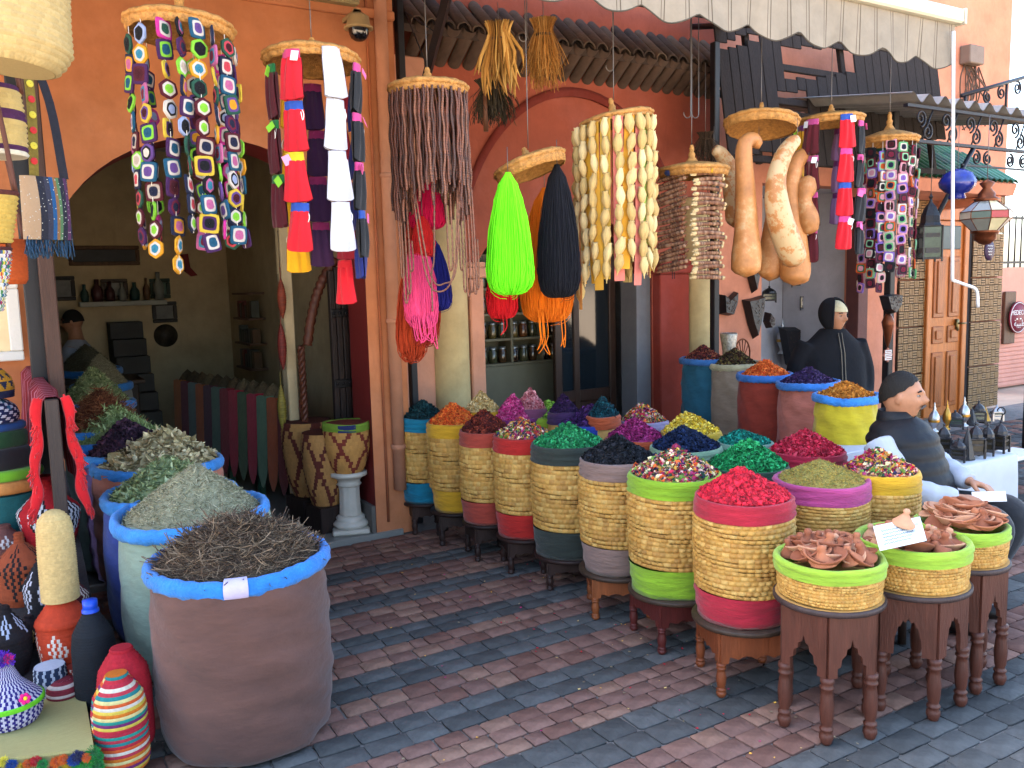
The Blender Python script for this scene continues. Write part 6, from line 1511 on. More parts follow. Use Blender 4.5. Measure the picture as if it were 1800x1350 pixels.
# stacked folded textiles and knitted caps on the teal basket
z0 = zb10 + H10
def slab(x0, x1, y0, y1, hexc, name, label, cat, round_=.45, nz=6):
    """soft folded block between pixel heights y0 (top) and y1 (bottom)"""
    cx = (x0 + x1) / 2; zt_, zb_ = zat(cx, y0, c10), zat(cx, y1, c10); W2 = (x1 - x0) / 2 * proj(c10)[2] / FPX
    o = None; m_ = MB(); t = np.linspace(-1, 1, 9)
    pr = [(.001, zb_)] + [(W2 * (.93 + .07 * (1 - abs(q) ** 3)), zb_ + (zt_ - zb_) * (q + 1) / 2) for q in t] + [(W2 * .8, zt_ + .003), (.001, zt_ + .004)]
    cc = c10 + R0 * (cx - 22) * proj(c10)[2] / FPX; 
    m_.lathe([(a, b - zb_) for a, b in pr], 40, disp=lambda R, Z, A_: (R * (1 + .06 * np.cos(A_ * 4)) + .003 * wob(A_, 6, int(y0)), Z + .002 * wob(A_, 4, int(y1)) * (R > .02)), sy=.8)
    return tag(m_.build(name, hexc if not isinstance(hexc, str) else fab(hexc), None, (cc[0], cc[1], zb_)), label, cat)
slab(-40, 84, 840, 860, M('#A8703A', .8, .25, 30, .3), 'tan_mat', 'folded tan mat with coral fringe on the teal basket', 'mat')
slab(-40, 78, 822, 839, '#7AC02A', 'green_mat', 'folded lime green knitted cloth on the tan mat', 'cloth')
slab(-40, 66, 786, 821, '#1E1C22', 'folded_cloth', 'folded black cloth in the stack at the left', 'cloth')
slab(-40, 58, 757, 785, '#1E4A2A', 'folded_cloth', 'folded dark green knit in the stack at the left', 'cloth')
slab(-40, 54, 742, 756, '#1A4A8A', 'folded_cloth', 'folded blue knit on top of the green one', 'cloth')
def cap(x0, x1, y0, y1, fun, label):
    cx = (x0 + x1) / 2; zb_ = zat(cx, y1, c10) + .002; cc = c10 + R0 * (cx - 22) * proj(c10)[2] / FPX; W2 = (x1 - x0) * proj(c10)[2] / FPX
    lbasket('knitted_cap', cc, zb_, W2, zat(cx, y0, c10) - zb_, [(0, .96), (.3, 1), (.6, .9), (.85, .6), (1, .1)], 18, 70, fun, label, 'cap', .002)
def tri(i, j, u):
    if 4 <= i < 13: return K('#B8841E') if abs((u * 14) % 1 - .5) * 2 < 1 - ((i - 4) % 5) / 5 else K('#1A2040')
    return K('#1A2040') if i not in (13, 14) else K('#B8841E')
cap(-34, 50, 697, 741, lambda i, j, u: K('#D8D8E4') if (i // 2 + j // 2) % 3 == 0 else (K('#2A6A8A') if i > 8 and (u * 9) % 1 > .7 else K('#1A2450')), 'navy knitted cap with white zigzags on the stack')
cap(-34, 46, 640, 699, tri, 'navy knitted cap with mustard triangles on top of the stack')
# striped red blanket over a rail
A, B = atd(90, 702, 3.75), atd(52, 642, 4.75)
rl = thing('wooden_rail', (A[0], A[1], 0), 'dark wooden rail and post carrying the red striped blanket', 'rail')
dv = (B - A); m_ = MB(); m_.tube([(0, 0, A[2] - .03), tuple(dv + [0, 0, A[2] - .03])], .024, 8); m_.build('rail_bar', DK, rl)
m_ = MB(); m_.box(-.028, .028, -.028, .028, .2, A[2] + .002, .005); m_.build('rail_post', wood('#3A2E2A', .7), rl, (0, 0, 0), (0, 0, face_cam(A)), smooth=False)
def blanket_mat():
    m = M('#9A1A28', .9, .2, 20, .5, 80, kind='blanket', k=.7); n, l = m.node_tree.nodes, m.node_tree.links; b = n['Principled BSDF']; src = b.inputs['Base Color'].links[0].from_socket
    tc = n.new('ShaderNodeTexCoord'); wv = n.new('ShaderNodeTexWave'); wv.bands_direction = 'Y'; wv.inputs['Scale'].default_value = 6; wv.inputs['Distortion'].default_value = .6; l.new(tc.outputs['Object'], wv.inputs[0])
    cr_ = n.new('ShaderNodeValToRGB'); cr_.color_ramp.interpolation = 'CONSTANT'; e = cr_.color_ramp.elements; e[0].color = lin('#8A1424', .7) + (1,); e[1].position = .55; e[1].color = lin('#3A1630', .7) + (1,)
    x = cr_.color_ramp.elements.new(.8); x.color = lin('#B86A7A', .7) + (1,); l.new(wv.outputs[0], cr_.inputs[0]); l.new(cr_.outputs[0], b.inputs['Base Color']); return m
m_ = MB(); P = []; sd = np.array([dv[1], -dv[0], 0]); sd /= np.linalg.norm(sd)
for t in np.linspace(0.0, 1, 20):
    row = []
    for s_ in np.linspace(-1, 1, 22):
        w_ = .045 if abs(s_) < .12 else .045 + .05 * (abs(s_) - .12) + .012 * math.sin(t * 22 + s_ * 3)
        zz = .012 - .01 * (abs(s_) / .12) ** 2 if abs(s_) < .12 else -.48 * (abs(s_) - .1)
        row.append(dv * t + sd * w_ * np.sign(s_) * min(1, abs(s_) / .1) + [0, 0, A[2] + zz])
    P.append(row)
m_.grid(np.array(P)); bl = tag(m_.build('striped_blanket', blanket_mat(), None, (A[0], A[1], 0)), 'red and maroon striped blanket with red fringe draped over the rail', 'blanket')
for sgn in (-1, 1):
    m_ = MB(); t = np.linspace(0, 1, 24)
    q = np.array([sd * sgn * (.052 + .05 * u + .008 * math.sin(u * 14)) - dv / np.linalg.norm(dv) * .012 + [0, 0, A[2] + .01 - .52 * u] for u in t]); m_.tube(q, .019 + .005 * np.sin(t * 17), 8, flat=.5)
    for k_ in range(150):
        p_ = q[RNG.integers(0, 24)] + RNG.normal(0, .005, 3); e_ = p_ + sd * sgn * RNG.uniform(-.005, .03) + [0, 0, -RNG.uniform(.02, .05)]
        m_.tube([p_, (p_ + e_) / 2 + RNG.normal(0, .004, 3), e_], .0035, 4)
    m_.build('red_fringe', fab('#D0141E', .75), bl)
# ---- hanging bags at upper left
def hbag(name, px, py0, py1, y, W_px, prof, rows, cells, fun, label, strap=True, amp=.005, tilt=(0, 0)):
    c = aty(px, py1, y); d = proj(c)[2] / FPX
    o = lbasket(name, c, c[2], W_px * d * edge(px), (py1 - py0) * d, prof, rows, cells, fun, label, 'bag', amp); o.rotation_euler = (tilt[0], tilt[1], o.rotation_euler[2])
    if strap:
        H_ = (py1 - py0) * d; w_ = W_px * d / 2; m_ = MB()
        for s_ in (-1, 1): m_.tube(spline([(s_ * w_ * .8, -.01, H_ * .9), (s_ * w_ * .5, -.01, H_ + .2), (0, 0, H_ + .5)], 10), .007, 6)
        m_.build('strap', M('#5A3020', .6, k=.7), o)
    return o, d
hbag('straw_basket_bag', 18, -120, 120, 2.75, 226, [(0, .72), (.05, .84), (.16, .97), (.4, .9), (1, .8)], 22, 60, solid('#C8B078'), 'large pale straw basket hanging at the top left corner', True, .008, (0, .12))
hbag('straw_bag', -4, 155, 276, 3.1, 112, [(0, .97), (.5, 1), (.9, .9), (1, .85)], 14, 40, lambda i, j, u: K('#4A1E4A') if i in (1, 7, 8, 13) else (K('#E0D8C0') if i == 0 else K('#C8AE6C')), 'straw bag with dark purple stripes at the left edge')
hbag('gold_basket', -2, 338, 428, 3.0, 84, [(0, .55), (.6, .85), (.93, 1), (1, 1.04)], 11, 40, lambda i, j, u: K('#5A2A24') if i > 9 else K('#C8A850'), 'golden straw basket with brown leather rim at the left edge')
hbag('leather_bag', 16, 422, 500, 3.5, 74, [(0, .8), (.1, .95), (.5, 1), (1, .96)], 20, 40, solid('#B84E16'), 'burnt orange leather bag hanging behind the confetti basket', amp=.001)
hbag('confetti_basket', -8, 436, 548, 3.0, 76, [(0, .35), (.5, .75), (.9, 1), (1, 1.03)], 18, 60, lambda i, j, u: K('#4A1E1E') if i > 16 else K(random.choice('#D8D0C8 #C83A3A #2A6A8A #E8C850 #D8D8D8 #3A8A4A #E0E0D8 #6A3A7A'.split())), 'basket woven of many-coloured scraps at the left edge')
# embroidered shoulder bag
c = aty(86, 422, 3.3); d = proj(c)[2] / FPX; o = thing('shoulder_bag', c, 'dark embroidered shoulder bag with patterned strap and blue tassels', 'bag', rz=face_cam(c) + .5)
W_, H_ = 88 * d, 108 * d
def bag_mat():
    m = M('#2A2C38', .9, .15, 30, .4, 120, kind='embroidered', k=.8); n, l = m.node_tree.nodes, m.node_tree.links; b = n['Principled BSDF']
    tc = n.new('ShaderNodeTexCoord'); sp = n.new('ShaderNodeSeparateXYZ'); l.new(tc.outputs['Object'], sp.inputs[0])
    a = n.new('ShaderNodeMath'); a.operation = 'MULTIPLY_ADD'; a.inputs[1].default_value = 1 / W_; a.inputs[2].default_value = .5; l.new(sp.outputs[0], a.inputs[0])
    r = n.new('ShaderNodeValToRGB'); r.color_ramp.interpolation = 'CONSTANT'; e = r.color_ramp.elements; e[0].color = lin('#B89A7A', .6) + (1,); e[1].position = .28; e[1].color = lin('#20222E', .8) + (1,)
    for ps, h in ((.42, '#2E3040'), (.52, '#1A4A78'), (.6, '#7A5A3A'), (.66, '#4A6A4A'), (.72, '#20222E'), (.82, '#4A2A4A'), (.9, '#20222E')): x = e.new(ps); x.color = lin(h, .8) + (1,)
    l.new(a.outputs[0], r.inputs[0])
    v = n.new('ShaderNodeTexVoronoi'); v.inputs['Scale'].default_value = 90; l.new(tc.outputs['Object'], v.inputs['Vector'])
    lt = n.new('ShaderNodeMath'); lt.operation = 'LESS_THAN'; lt.inputs[1].default_value = .17; l.new(v.outputs['Distance'], lt.inputs[0])
    mx = n.new('ShaderNodeMix'); mx.data_type = 'RGBA'; l.new(lt.outputs[0], mx.inputs[0]); l.new(r.outputs[0], mx.inputs[6]); mx.inputs[7].default_value = lin('#B8B8B0', .7) + (1,); l.new(mx.outputs[2], b.inputs['Base Color']); return m
m_ = MB()
for sd in (1, -1):
    P = np.array([[[u * W_ / 2 * (1 - .06 * t), -sd * .035 * math.sqrt(max(0, 1 - u ** 4)) * (.6 + .4 * math.sin(math.pi * t)), H_ * t] for u in np.linspace(-1, 1, 13)] for t in np.linspace(0, 1, 9)]); m_.grid(P[::sd])
m_.build('bag_body', bag_mat(), o)
sm_ = M('#3A4A34', .9, .9, 60, .4, 90, kind='strap', k=.7)
for s_, hx_ in ((-.18, '#7A6A2A'), (.42, '#23242E')):
    m_ = MB(); q = spline([(s_ * W_, 0, H_), (s_ * W_ * .6 + .0, 0, H_ + .25), (-.03, 0, H_ + .5), (-.03, 0, H_ + .8)], 16); P = np.array([q + [-.016, 0, 0], q + [0, -.003, 0], q + [.016, 0, 0]]); m_.grid(P); st_ = m_.build('strap', M(hx_, .9, .25, 60, .4, 90, kind='strap', k=.7), o)
    if s_ < 0:
        for k_ in range(14):
            p_ = q[1 + k_]; m_ = MB(); m_.lathe([(.001, .002), (.007, .002), (.0115, .0015), (.012, 0)], 10); m_.build('rosette', fab(('#B82A2A', '#C8B83A')[k_ % 2], .8), st_, p_ + [0, -.0045, 0], (math.pi / 2, 0, 0))
m_ = MB()
for k_ in range(60): x = random.uniform(-.45, .45) * W_; m_.tube([(x, random.gauss(0, .01), .01), (x + random.gauss(0, .006), random.gauss(0, .015), -.04 - .025 * random.random())], .0022, 4)
tag(m_.build('tassels', M('#2A4A68', .9, .6, 60, .2, k=.7), o), kind='stuff')
# posts and window at the left edge
q = aty(52, 400, 4.9); m_ = MB(); m_.box(q[0] - .05, q[0] + .03, 4.87, 4.95, 0, 3.4, .006); tag(m_.build('steel_post', BLACK, smooth=False), 'black post behind the hanging bags left of the doorway', 'post')
q = aty(66, 300, 4.8); m_ = MB(); m_.box(q[0] - .035, q[0] + .035, 4.77, 4.84, .9, 3.3, .006); tag(m_.build('wooden_post', wood('#4A3026', .7), smooth=False), 'worn brown wooden post behind the shoulder bag', 'post')
a, b = aty(-70, 640, 5.2), aty(30, 490, 5.2)
o = thing('window', (a[0], 5.2, a[2]), 'white framed window with pale panes at the left edge', 'window'); W_, H_ = b[0] - a[0], b[2] - a[2]
m_ = MB(); m_.box(0, W_, 0, .06, 0, .05, .006); m_.box(0, W_, 0, .06, H_ - .05, H_, .006); m_.box(W_ - .06, W_, -.005, .06, .051, H_ - .051, .006); m_.box(0, .05, -.005, .06, .051, H_ - .051, .006); m_.build('frame', M('#D8D4CC', .5, .05, k=.85), o, smooth=False)
m_ = MB(); m_.box(.05, W_ - .06, .03, .04, .05, H_ - .05); m_.build('pane', M('#E8CFA0', .2, .25, 3, 0, k=.8), o, smooth=False)  # bright yellowish light behind the window is put into the pane colour
# dark blue basket in the near foreground
c = atz(532, 1420, .22); d = proj(c)[2] / FPX; o = thing('blue_basket', (c[0], c[1], 0), 'dark blue cloth rimmed basket cut by the bottom edge of the frame', 'basket'); r = 96 * d
m_ = MB(); m_.lathe([(.001, 0), (r * .8, 0), (r * .95, .1), (r, .2), (r - .006, .225), (r - .03, .23), (r - .045, .2), (r - .06, .05), (.001, .04)], 48, disp=lambda R, Z, A_: (R + .003 * wob(A_, 8, 3), Z)); m_.build('basket_body', fab('#18207A', .8), o)
m_ = MB(); m_.lathe([(.001, .13), (r * .5, .12), (r - .05, .1)], 24); m_.build('contents', M('#A89A6A', .9, .4, 40, .6), o)
# ================================================================== LANTERNS AND IRONWORK
IRN = M('#17151A', .45, .25, 20, .3, 60, kind='iron', k=.8, spec=.5); SILV = M('#9A9CA0', .3, .15, 20, .1, 60, metal=.9, kind='tin'); BRS = M('#9A7434', .35, .2, 20, .1, 60, metal=.9, kind='brass')
GLS = M('#4A5A4A', .1, .4, 12, 0, kind='lamp_glass', k=.6, spec=.6)
def lantern(c, W_, H_, label, mat=IRN, kind='dome', hook=False, glass=GLS, group=None):
    o = thing('lantern', c, label, 'lantern', group, rz=face_cam(c) + random.uniform(-.4, .4)); w = W_ / 2; b = H_ * .5
    if kind == 'dome':
        m_ = MB()
        for i in (-1, 1):
            for j in (-1, 1): m_.box(i * w * .92 - .006, i * w * .92 + .006, j * w * .92 - .006, j * w * .92 + .006, 0, b, .001)
        m_.box(-w, w, -w, w, .02, .035, .003); m_.box(-w, w, -w, w, b, b + .012, .003); m_.build('cage', mat, o, smooth=False)
        m_ = MB(); m_.box(-w * .86, w * .86, -w * .86, w * .86, .036, b - .001); m_.build('glass_body', glass, o, smooth=False)
        m_ = MB()
        for s_ in (-1, 1):
            for t in (0, 1):
                T = (eul(0, 0, t * math.pi / 2), np.zeros(3)); m_.box(-w * .7, w * .7, s_ * w * .9 - .002, s_ * w * .9 + .002, b * .25, b * .4, T=T); m_.box(-w * .7, w * .7, s_ * w * .9 - .002, s_ * w * .9 + .002, b * .7, b * .82, T=T)
        tag(m_.build('fretwork', mat, o, smooth=False), kind='stuff')
        m_ = MB(); m_.lathe([(w * 1.15, b + .012), (w * 1.0, b + H_ * .06), (w * .95, b + H_ * .16), (w * .6, b + H_ * .28), (w * .2, b + H_ * .35), (w * .12, b + H_ * .4), (w * .22, b + H_ * .43), (w * .1, b + H_ * .46), (.001, b + H_ * .5)], 8); m_.build('domed_top', mat, o, smooth=False)
    elif kind == 'vase':
        m_ = MB(); m_.lathe([(.001, 0), (w * .8, 0), (w * .85, .01), (w * .4, H_ * .1), (w * .5, H_ * .18), (w, H_ * .35), (w * .9, H_ * .55), (w * .5, H_ * .68), (w * .25, H_ * .75), (w * .32, H_ * .8), (w * .12, H_ * .88), (w * .15, H_ * .92), (.001, H_)], 12); m_.build('body', mat, o)
        m_ = MB(); m_.lathe([(w * 1.01, H_ * .34), (w * 1.03, H_ * .38), (w * 1.01, H_ * .42)], 12); m_.build('rib_band', BRS, o)
    else:
        m_ = MB(); m_.lathe([(.001, 0), (w, 0), (w * .95, .012), (w * .7, H_ * .35), (w * .35, H_ * .7), (w * .1, H_ * .88), (.001, H_)], 6); m_.build('body', mat, o, smooth=False)
        m_ = MB(); m_.lathe([(w * 1.02, .0), (w * 1.06, .008), (w * 1.02, .016)], 6); m_.build('foot', IRN, o, smooth=False)
    if hook:
        m_ = MB(); t = np.linspace(-1.2, 3.2, 12); m_.tube(np.vstack([[(0, 0, H_ * .98)], np.stack([.022 * np.cos(t[::-1]) , 0 * t, H_ + .05 + .022 * np.sin(t[::-1])], 1)[::-1]]), .004, 5); m_.build('hook', mat, o)
    return o
tb_ = atz(1740, 808, .62); ty = tb_[1]; txr = atz(1781, 798, .62)[0]; txl = txr - .78
CL = M('#DADCE4', .85, .06, 6, .3, 14, kind='cloth', k=.62)
tt = thing('lantern_table', (txl, ty, 0), 'table draped in white cloth and covered with lanterns', 'table'); TW = txr - txl
m_ = MB(); m_.box(0, TW, 0, .42, .58, .618, .006); m_.build('table_top', wood('#6A4A34'), tt, smooth=False)
for i in (.04, TW - .08):
    for j in (.04, .34): m_ = MB(); m_.box(i, i + .04, j, j + .04, 0, .579); m_.build('leg', wood('#6A4A34'), tt, smooth=False)
m_ = MB(); xs_ = np.linspace(-.01, TW + .01, 60)
P = [[[x, .43, .621] for x in xs_], [[x, -.008, .621] for x in xs_]] + [[[x + .006 * math.sin(z * 9 + x * 5), -.014 - .012 * (1 - z / .62) * (1 + math.sin(x * 26)) , z] for x in xs_] for z in (.612, .5, .35, .2, .04)]
m_.grid(np.array(P)); ys_ = np.linspace(-.012, .43, 20)
m_.grid(np.array([[[TW + .011 + (.01 * math.sin(y * 30) if z < .6 else 0) * (1 - z / .62), y, z] for y in ys_] for z in (.621, .5, .3, .04)])); cl_ = tag(m_.build('white_cloth', CL, None, (txl, ty, 0)), 'white cloth hanging to the ground over the lantern table', 'tablecloth')
TZ = aty(1700, 749, ty + .52)[2]
m_ = MB(); m_.box(-.25, TW - .04, .44, .66, 0, TZ - .001, .006); tier = m_.build('upper_tier', CL, tt, smooth=False)
def on_table(px, py, z):
    return atz(px, py, z)
for i, (px, yb, yt, kd, wpx, mt, hk, wd) in enumerate(((1658, 803, 746, 'dome', 22, IRN, 0, 'black iron lantern half hidden beside the seated man'), (1685, 815, 772, 'dome', 24, IRN, 0, 'squat black lantern at the front left corner of the table'), (1703, 812, 752, 'cone', 26, IRN, 0, 'tall pointed black lantern at the table front'),
    (1723, 810, 745, 'dome', 26, IRN, 0, 'black domed lantern with gold fretwork, third from the table end'), (1743, 805, 747, 'dome', 22, IRN, 0, 'black domed lantern second from the table end'), (1766, 800, 742, 'dome', 24, IRN, 1, 'black domed lantern with a big hook at the table end'))):
    c = on_table(px, yb - 4, .625); c[1] = max(c[1], ty + .07); d = proj(c)[2] / FPX; lantern(c, wpx * d, (yb - yt) * d, wd, mt, kd, hk, M('#3A3428', .2, .7, 30, 0, k=.6) if i != 2 else GLS)
for i, (px, yb, yt, kd, wpx, mt, wd) in enumerate(((1642, 748, 707, 'vase', 17, SILV, 'silver lantern nearest the man on the upper tier'), (1664, 748, 703, 'vase', 13, BRS, 'slim brass lantern on the upper tier'), (1678, 755, 720, 'dome', 22, IRN, 'dark lantern with a wide roof on the upper tier'), (1694, 750, 697, 'vase', 18, SILV, 'ornate tall silver lantern on the upper tier'),
    (1708, 752, 715, 'cone', 18, IRN, 'small dark pointed lantern on the upper tier'), (1719, 750, 703, 'dome', 20, IRN, 'dark domed lantern at the middle of the upper tier'), (1731, 753, 713, 'cone', 19, BRS, 'brass cone lantern on the upper tier'), (1751, 748, 711, 'dome', 16, SILV, 'small silver and glass lantern at the right of the upper tier'))):
    c = aty(px, yb, ty + .52); c[2] = TZ; d = proj(c)[2] / FPX; lantern(c, wpx * d * 1.1, max(.1, (zat(px, yt, c) - TZ)), wd, mt, kd)
# small white stool beyond the table
c = atz(1772, 872, 0); ws = thing('white_stool', c, 'small white stool standing beyond the lantern table', 'stool')
m_ = MB(); m_.box(-.2, .25, -.12, .12, .3, .33, .005); m_.build('seat', WHITE, ws, smooth=False)
for i in (-.15, .2):
    for j in (-.08, .08): m_ = MB(); m_.lathe([(.015, 0), (.025, .05), (.018, .1), (.026, .2), (.02, .3)], 10, ctr=(i, j, 0)); m_.build('leg', WHITE, ws)
# blue ceramic hanging pot and coloured glass lantern
p = aty(1683, 322, 4.1); d = proj(p)[2] / FPX
o = thing('blue_pot', p, 'cobalt blue ribbed ceramic pot hanging behind the awning crank', 'pot'); m_ = MB(); r = 30 * d
m_.lathe([(.001, r * .8), (r * .3, r * .8), (r * .75, r * .55), (r, r * .08), (r * .95, -r * .2), (r * .6, -r * .55), (r * .4, -r * .62), (r * .48, -r * .85), (r * .42, -r * .92), (.001, -r * .9)], 32, disp=lambda R, Z, A_: (R * (1 + .03 * np.cos(A_ * 16)), Z)); m_.build('pot_body', M('#1E2E8A', .25, .35, 14, .3, 30, k=.75, spec=.6), o)
m_ = MB(); m_.tube([(0, 0, r * .7), (0, 0, r * .7 + .35)], .003, 4); m_.build('hanging_wire', WIRE, o)
p = aty(1733, 380, 3.9); d = proj(p)[2] / FPX; r = 42 * d
o = thing('glass_lantern', p, 'hanging faceted lantern of coloured glass in copper frame', 'lantern', rz=face_cam(p) + .2)
GL = [M(h, .15, .15, 10, 0, kind='stained_glass', k=.75, spec=.5) for h in ('#D8CFA8', '#8A8E88', '#B8BFC8', '#A82A34', '#6A7A70', '#C8C2B0')]
COP = M('#6A3A24', .4, .2, 20, .2, metal=.7, kind='copper'); rings_ = [(r * .42, r * .62), (r * .98, r * .18), (r * .98, -r * .12), (r * .5, -r * .62)]
n = 8
for k_ in range(3):
    for j in range(n):
        a0, a1 = 2 * math.pi * j / n, 2 * math.pi * (j + 1) / n; (ra, za), (rb, zb) = rings_[k_], rings_[k_ + 1]
        q = np.array([[ra * math.cos(a0), ra * math.sin(a0), za], [ra * math.cos(a1), ra * math.sin(a1), za], [rb * math.cos(a1), rb * math.sin(a1), zb], [rb * math.cos(a0), rb * math.sin(a0), zb]]); ce = q.mean(0); q = ce + (q - ce) * .95
        m_ = MB(); m_.add(np.vstack([q, q * .97]), [[0, 3, 2, 1], [4, 5, 6, 7], [0, 1, 5, 4], [1, 2, 6, 5], [2, 3, 7, 6], [3, 0, 4, 7]]); m_.build('glass_pane', GL[(j * 5 + k_ * 3) % 6], o, smooth=False)
m_ = MB()
for j in range(n): a = 2 * math.pi * j / n; m_.tube([(R_ * math.cos(a), R_ * math.sin(a), z) for R_, z in rings_], .004, 5)
for R_, z in rings_: m_.tube([(R_ * math.cos(a), R_ * math.sin(a), z) for a in np.linspace(0, 2 * math.pi, n + 1)], .004, 5)
m_.build('copper_frame', COP, o)
m_ = MB(); m_.lathe([(r * .44, r * .6), (r * .5, r * .7), (r * .32, r * .8), (r * .34, r * .92), (r * .16, r * 1.15), (r * .3, r * 1.35), (r * .05, r * 1.5)], 16); m_.build('top_cap', COP, o)
m_ = MB(); m_.lathe([(r * .52, -r * .6), (r * .55, -r * .7), (r * .42, -r * .72), (r * .44, -r * .95), (r * .2, -r * 1.15), (.001, -r * 1.2)], 16); m_.build('bottom_cap', COP, o)
m_ = MB(); m_.tube([(0, 0, r * 1.45), (0, 0, r * 1.45 + .5)], .003, 4); m_.build('hanging_wire', WIRE, o)
p = aty(1739, 440, 4.6); d = proj(p)[2] / FPX; m_ = MB(); r = 14 * d; m_.lathe([(.001, -.008), (r, -.008), (r, .008), (.001, .008)], 24, sy=1.25); sg = tag(m_.build('round_plaque', M('#4A3450', .5, .1, bump=0, k=.7), None, p, (math.pi / 2, 0, 0)), 'small oval purple plaque with pale script below the glass lantern', 'sign')
m_ = MB()
for k_ in range(4): t = np.linspace(-.6, .6, 24); m_.tube(np.stack([t * r * (1 - .15 * k_), (.55 - .36 * k_) * r + .1 * r * np.sin(t * 22 + k_) * np.cos(t * 9), 0 * t + .009], 1), .0025, 4)
m_.build('script', WHITE, sg)
# lanterns hung in front of and inside the lantern shop
for i, (px, y0, y1, yd, wpx, wd) in enumerate(((1633, 340, 460, 4.3, 34, 'big black glazed lantern hanging behind the crochet mobile'), (1375, 560, 622, 6.95, 20, 'silver lantern on the back wall of the lantern shop'), (1420, 500, 545, 6.8, 26, 'black box lantern inside the lantern shop'), (1352, 502, 532, 6.7, 24, 'small black lantern left inside the lantern shop'),
      (1455, 478, 520, 6.6, 22, 'dark lantern above the hooded man'), (1480, 472, 505, 6.6, 20, 'dark lantern at the right inside the lantern shop'), (1400, 470, 505, 6.9, 18, 'small dark lantern high in the lantern shop'))):
    c = aty(px, y1, yd); d = proj(c)[2] / FPX; o = lantern(c, wpx * d, (y1 - y0) * d, wd, SILV if i == 1 else IRN, 'vase' if i == 1 else 'dome')
    m_ = MB(); H_ = (y1 - y0) * d; m_.tube([(0, 0, H_), (0, 0, H_ + .4)], .003, 4); m_.build('hanging_wire', WIRE, o)
def plate_iron(name, pts, y, label, mat=IRN, cat='wall lamp', holes=True):
    q = [aty(a, b, y) for a, b in pts]; m_ = MB(); poly = [(a[0], a[2]) for a in q]; area = sum(poly[i - 1][0] * poly[i][1] - poly[i][0] * poly[i - 1][1] for i in range(len(poly)))
    if area > 0: poly = poly[::-1]
    cx, cz = np.mean(poly, 0); n_ = len(poly); sh = [np.array([[a, y, z] for a, z in poly]), np.array([[cx + (a - cx) * .8, y - .08, cz + (z - cz) * .85] for a, z in poly])]
    m_.grid(np.array(sh), wv=True); m_.add(sh[1], [list(range(n_))])
    o = tag(m_.build(name, mat, smooth=False), label, cat)
    b_ = MB(); g_ = np.random.default_rng(int(pts[0][0])); lo, hi = sh[1].min(0), sh[1].max(0)
    for k_ in range(60):
        p_ = np.array([g_.uniform(lo[0], hi[0]), y - .082, g_.uniform(lo[2], hi[2])])
        if inside((p_[0], p_[2]), [(cx + (a - cx) * .7, cz + (z - cz) * .75) for a, z in poly]): b_.ell(p_, (.008, .004, .008), 6, 4)
    if b_.n: tag(b_.build('pierced_dots', M('#5A4A42', .5, k=.6), o), kind='stuff')
    return o
plate_iron('iron_sconce', [(1262, 517), (1274, 528), (1290, 512), (1289, 530), (1281, 555), (1264, 552)], YN - .01, 'black pierced iron wall lamp with horned top on the pink wall')
plate_iron('iron_sconce', [(1304, 527), (1321, 524), (1338, 519), (1336, 540), (1323, 596), (1314, 570)], YN - .01, 'long triangular black pierced wall lamp on the pink wall')
plate_iron('iron_sconce', [(1304, 430), (1336, 430), (1330, 470), (1321, 516), (1312, 480)], YN - .01, 'triangular black wall lamp partly hidden behind the gourds')
plate_iron('iron_sconce', [(1368, 575), (1406, 575), (1400, 610), (1392, 650), (1380, 640)], 6.9, 'dark fan-shaped lamp behind the hooded man')
plate_iron('iron_sconce', [(1344, 548), (1353, 560), (1352, 575), (1346, 577), (1341, 565)], YN + .02, 'small dark oval lamp at the edge of the shop opening')
c = aty(1281, 640, 5.6); d = proj(c)[2] / FPX; m_ = MB(); m_.lathe([(.001, 0), (8 * d, 0), (9 * d, .01), (12 * d, 30 * d), (15 * d, 52 * d), (14 * d, 55 * d), (11 * d, 30 * d), (8 * d, .02)], 20, disp=lambda R, Z, A_: (R * (1 + .05 * np.cos(A_ * 5) * (Z > 40 * d)), Z))
tag(m_.build('pierced_vase', M('#A8A094', .4, .6, 40, .6, 50, metal=.5), None, c), 'silvery pierced flared vase behind the beige sack', 'vase')
cs = thing('metal_shelf', (c[0] + .12, c[1], 0), 'dark stand carrying the silvery vase and iron rack', 'stand'); m_ = MB(); m_.box(-.25, .3, -.1, .1, 0, c[2] - .001, .01); m_.build('stand_body', wood('#2A201C'), cs, smooth=False)
c = aty(1305, 640, 5.58); d = proj(c)[2] / FPX; rk = thing('iron_rack', c, 'arched dark iron rack beside the silvery vase', 'rack'); m_ = MB(); t = np.linspace(0, math.pi, 16); m_.tube(np.stack([18 * d * np.cos(t), 0 * t, 20 * d + 24 * d * np.sin(t)], 1), .008, 6); m_.tube([(18 * d, 0, 0), (18 * d, 0, 20 * d)], .008, 6); m_.tube([(-18 * d, 0, 0), (-18 * d, 0, 20 * d)], .008, 6)
for a in (.6, 1.1, 1.57, 2.05, 2.5): m_.tube([(0, 0, 6 * d), (17 * d * math.cos(a), 0, 20 * d + 23 * d * math.sin(a))], .005, 5)
m_.build('rack_bars', COP, rk)
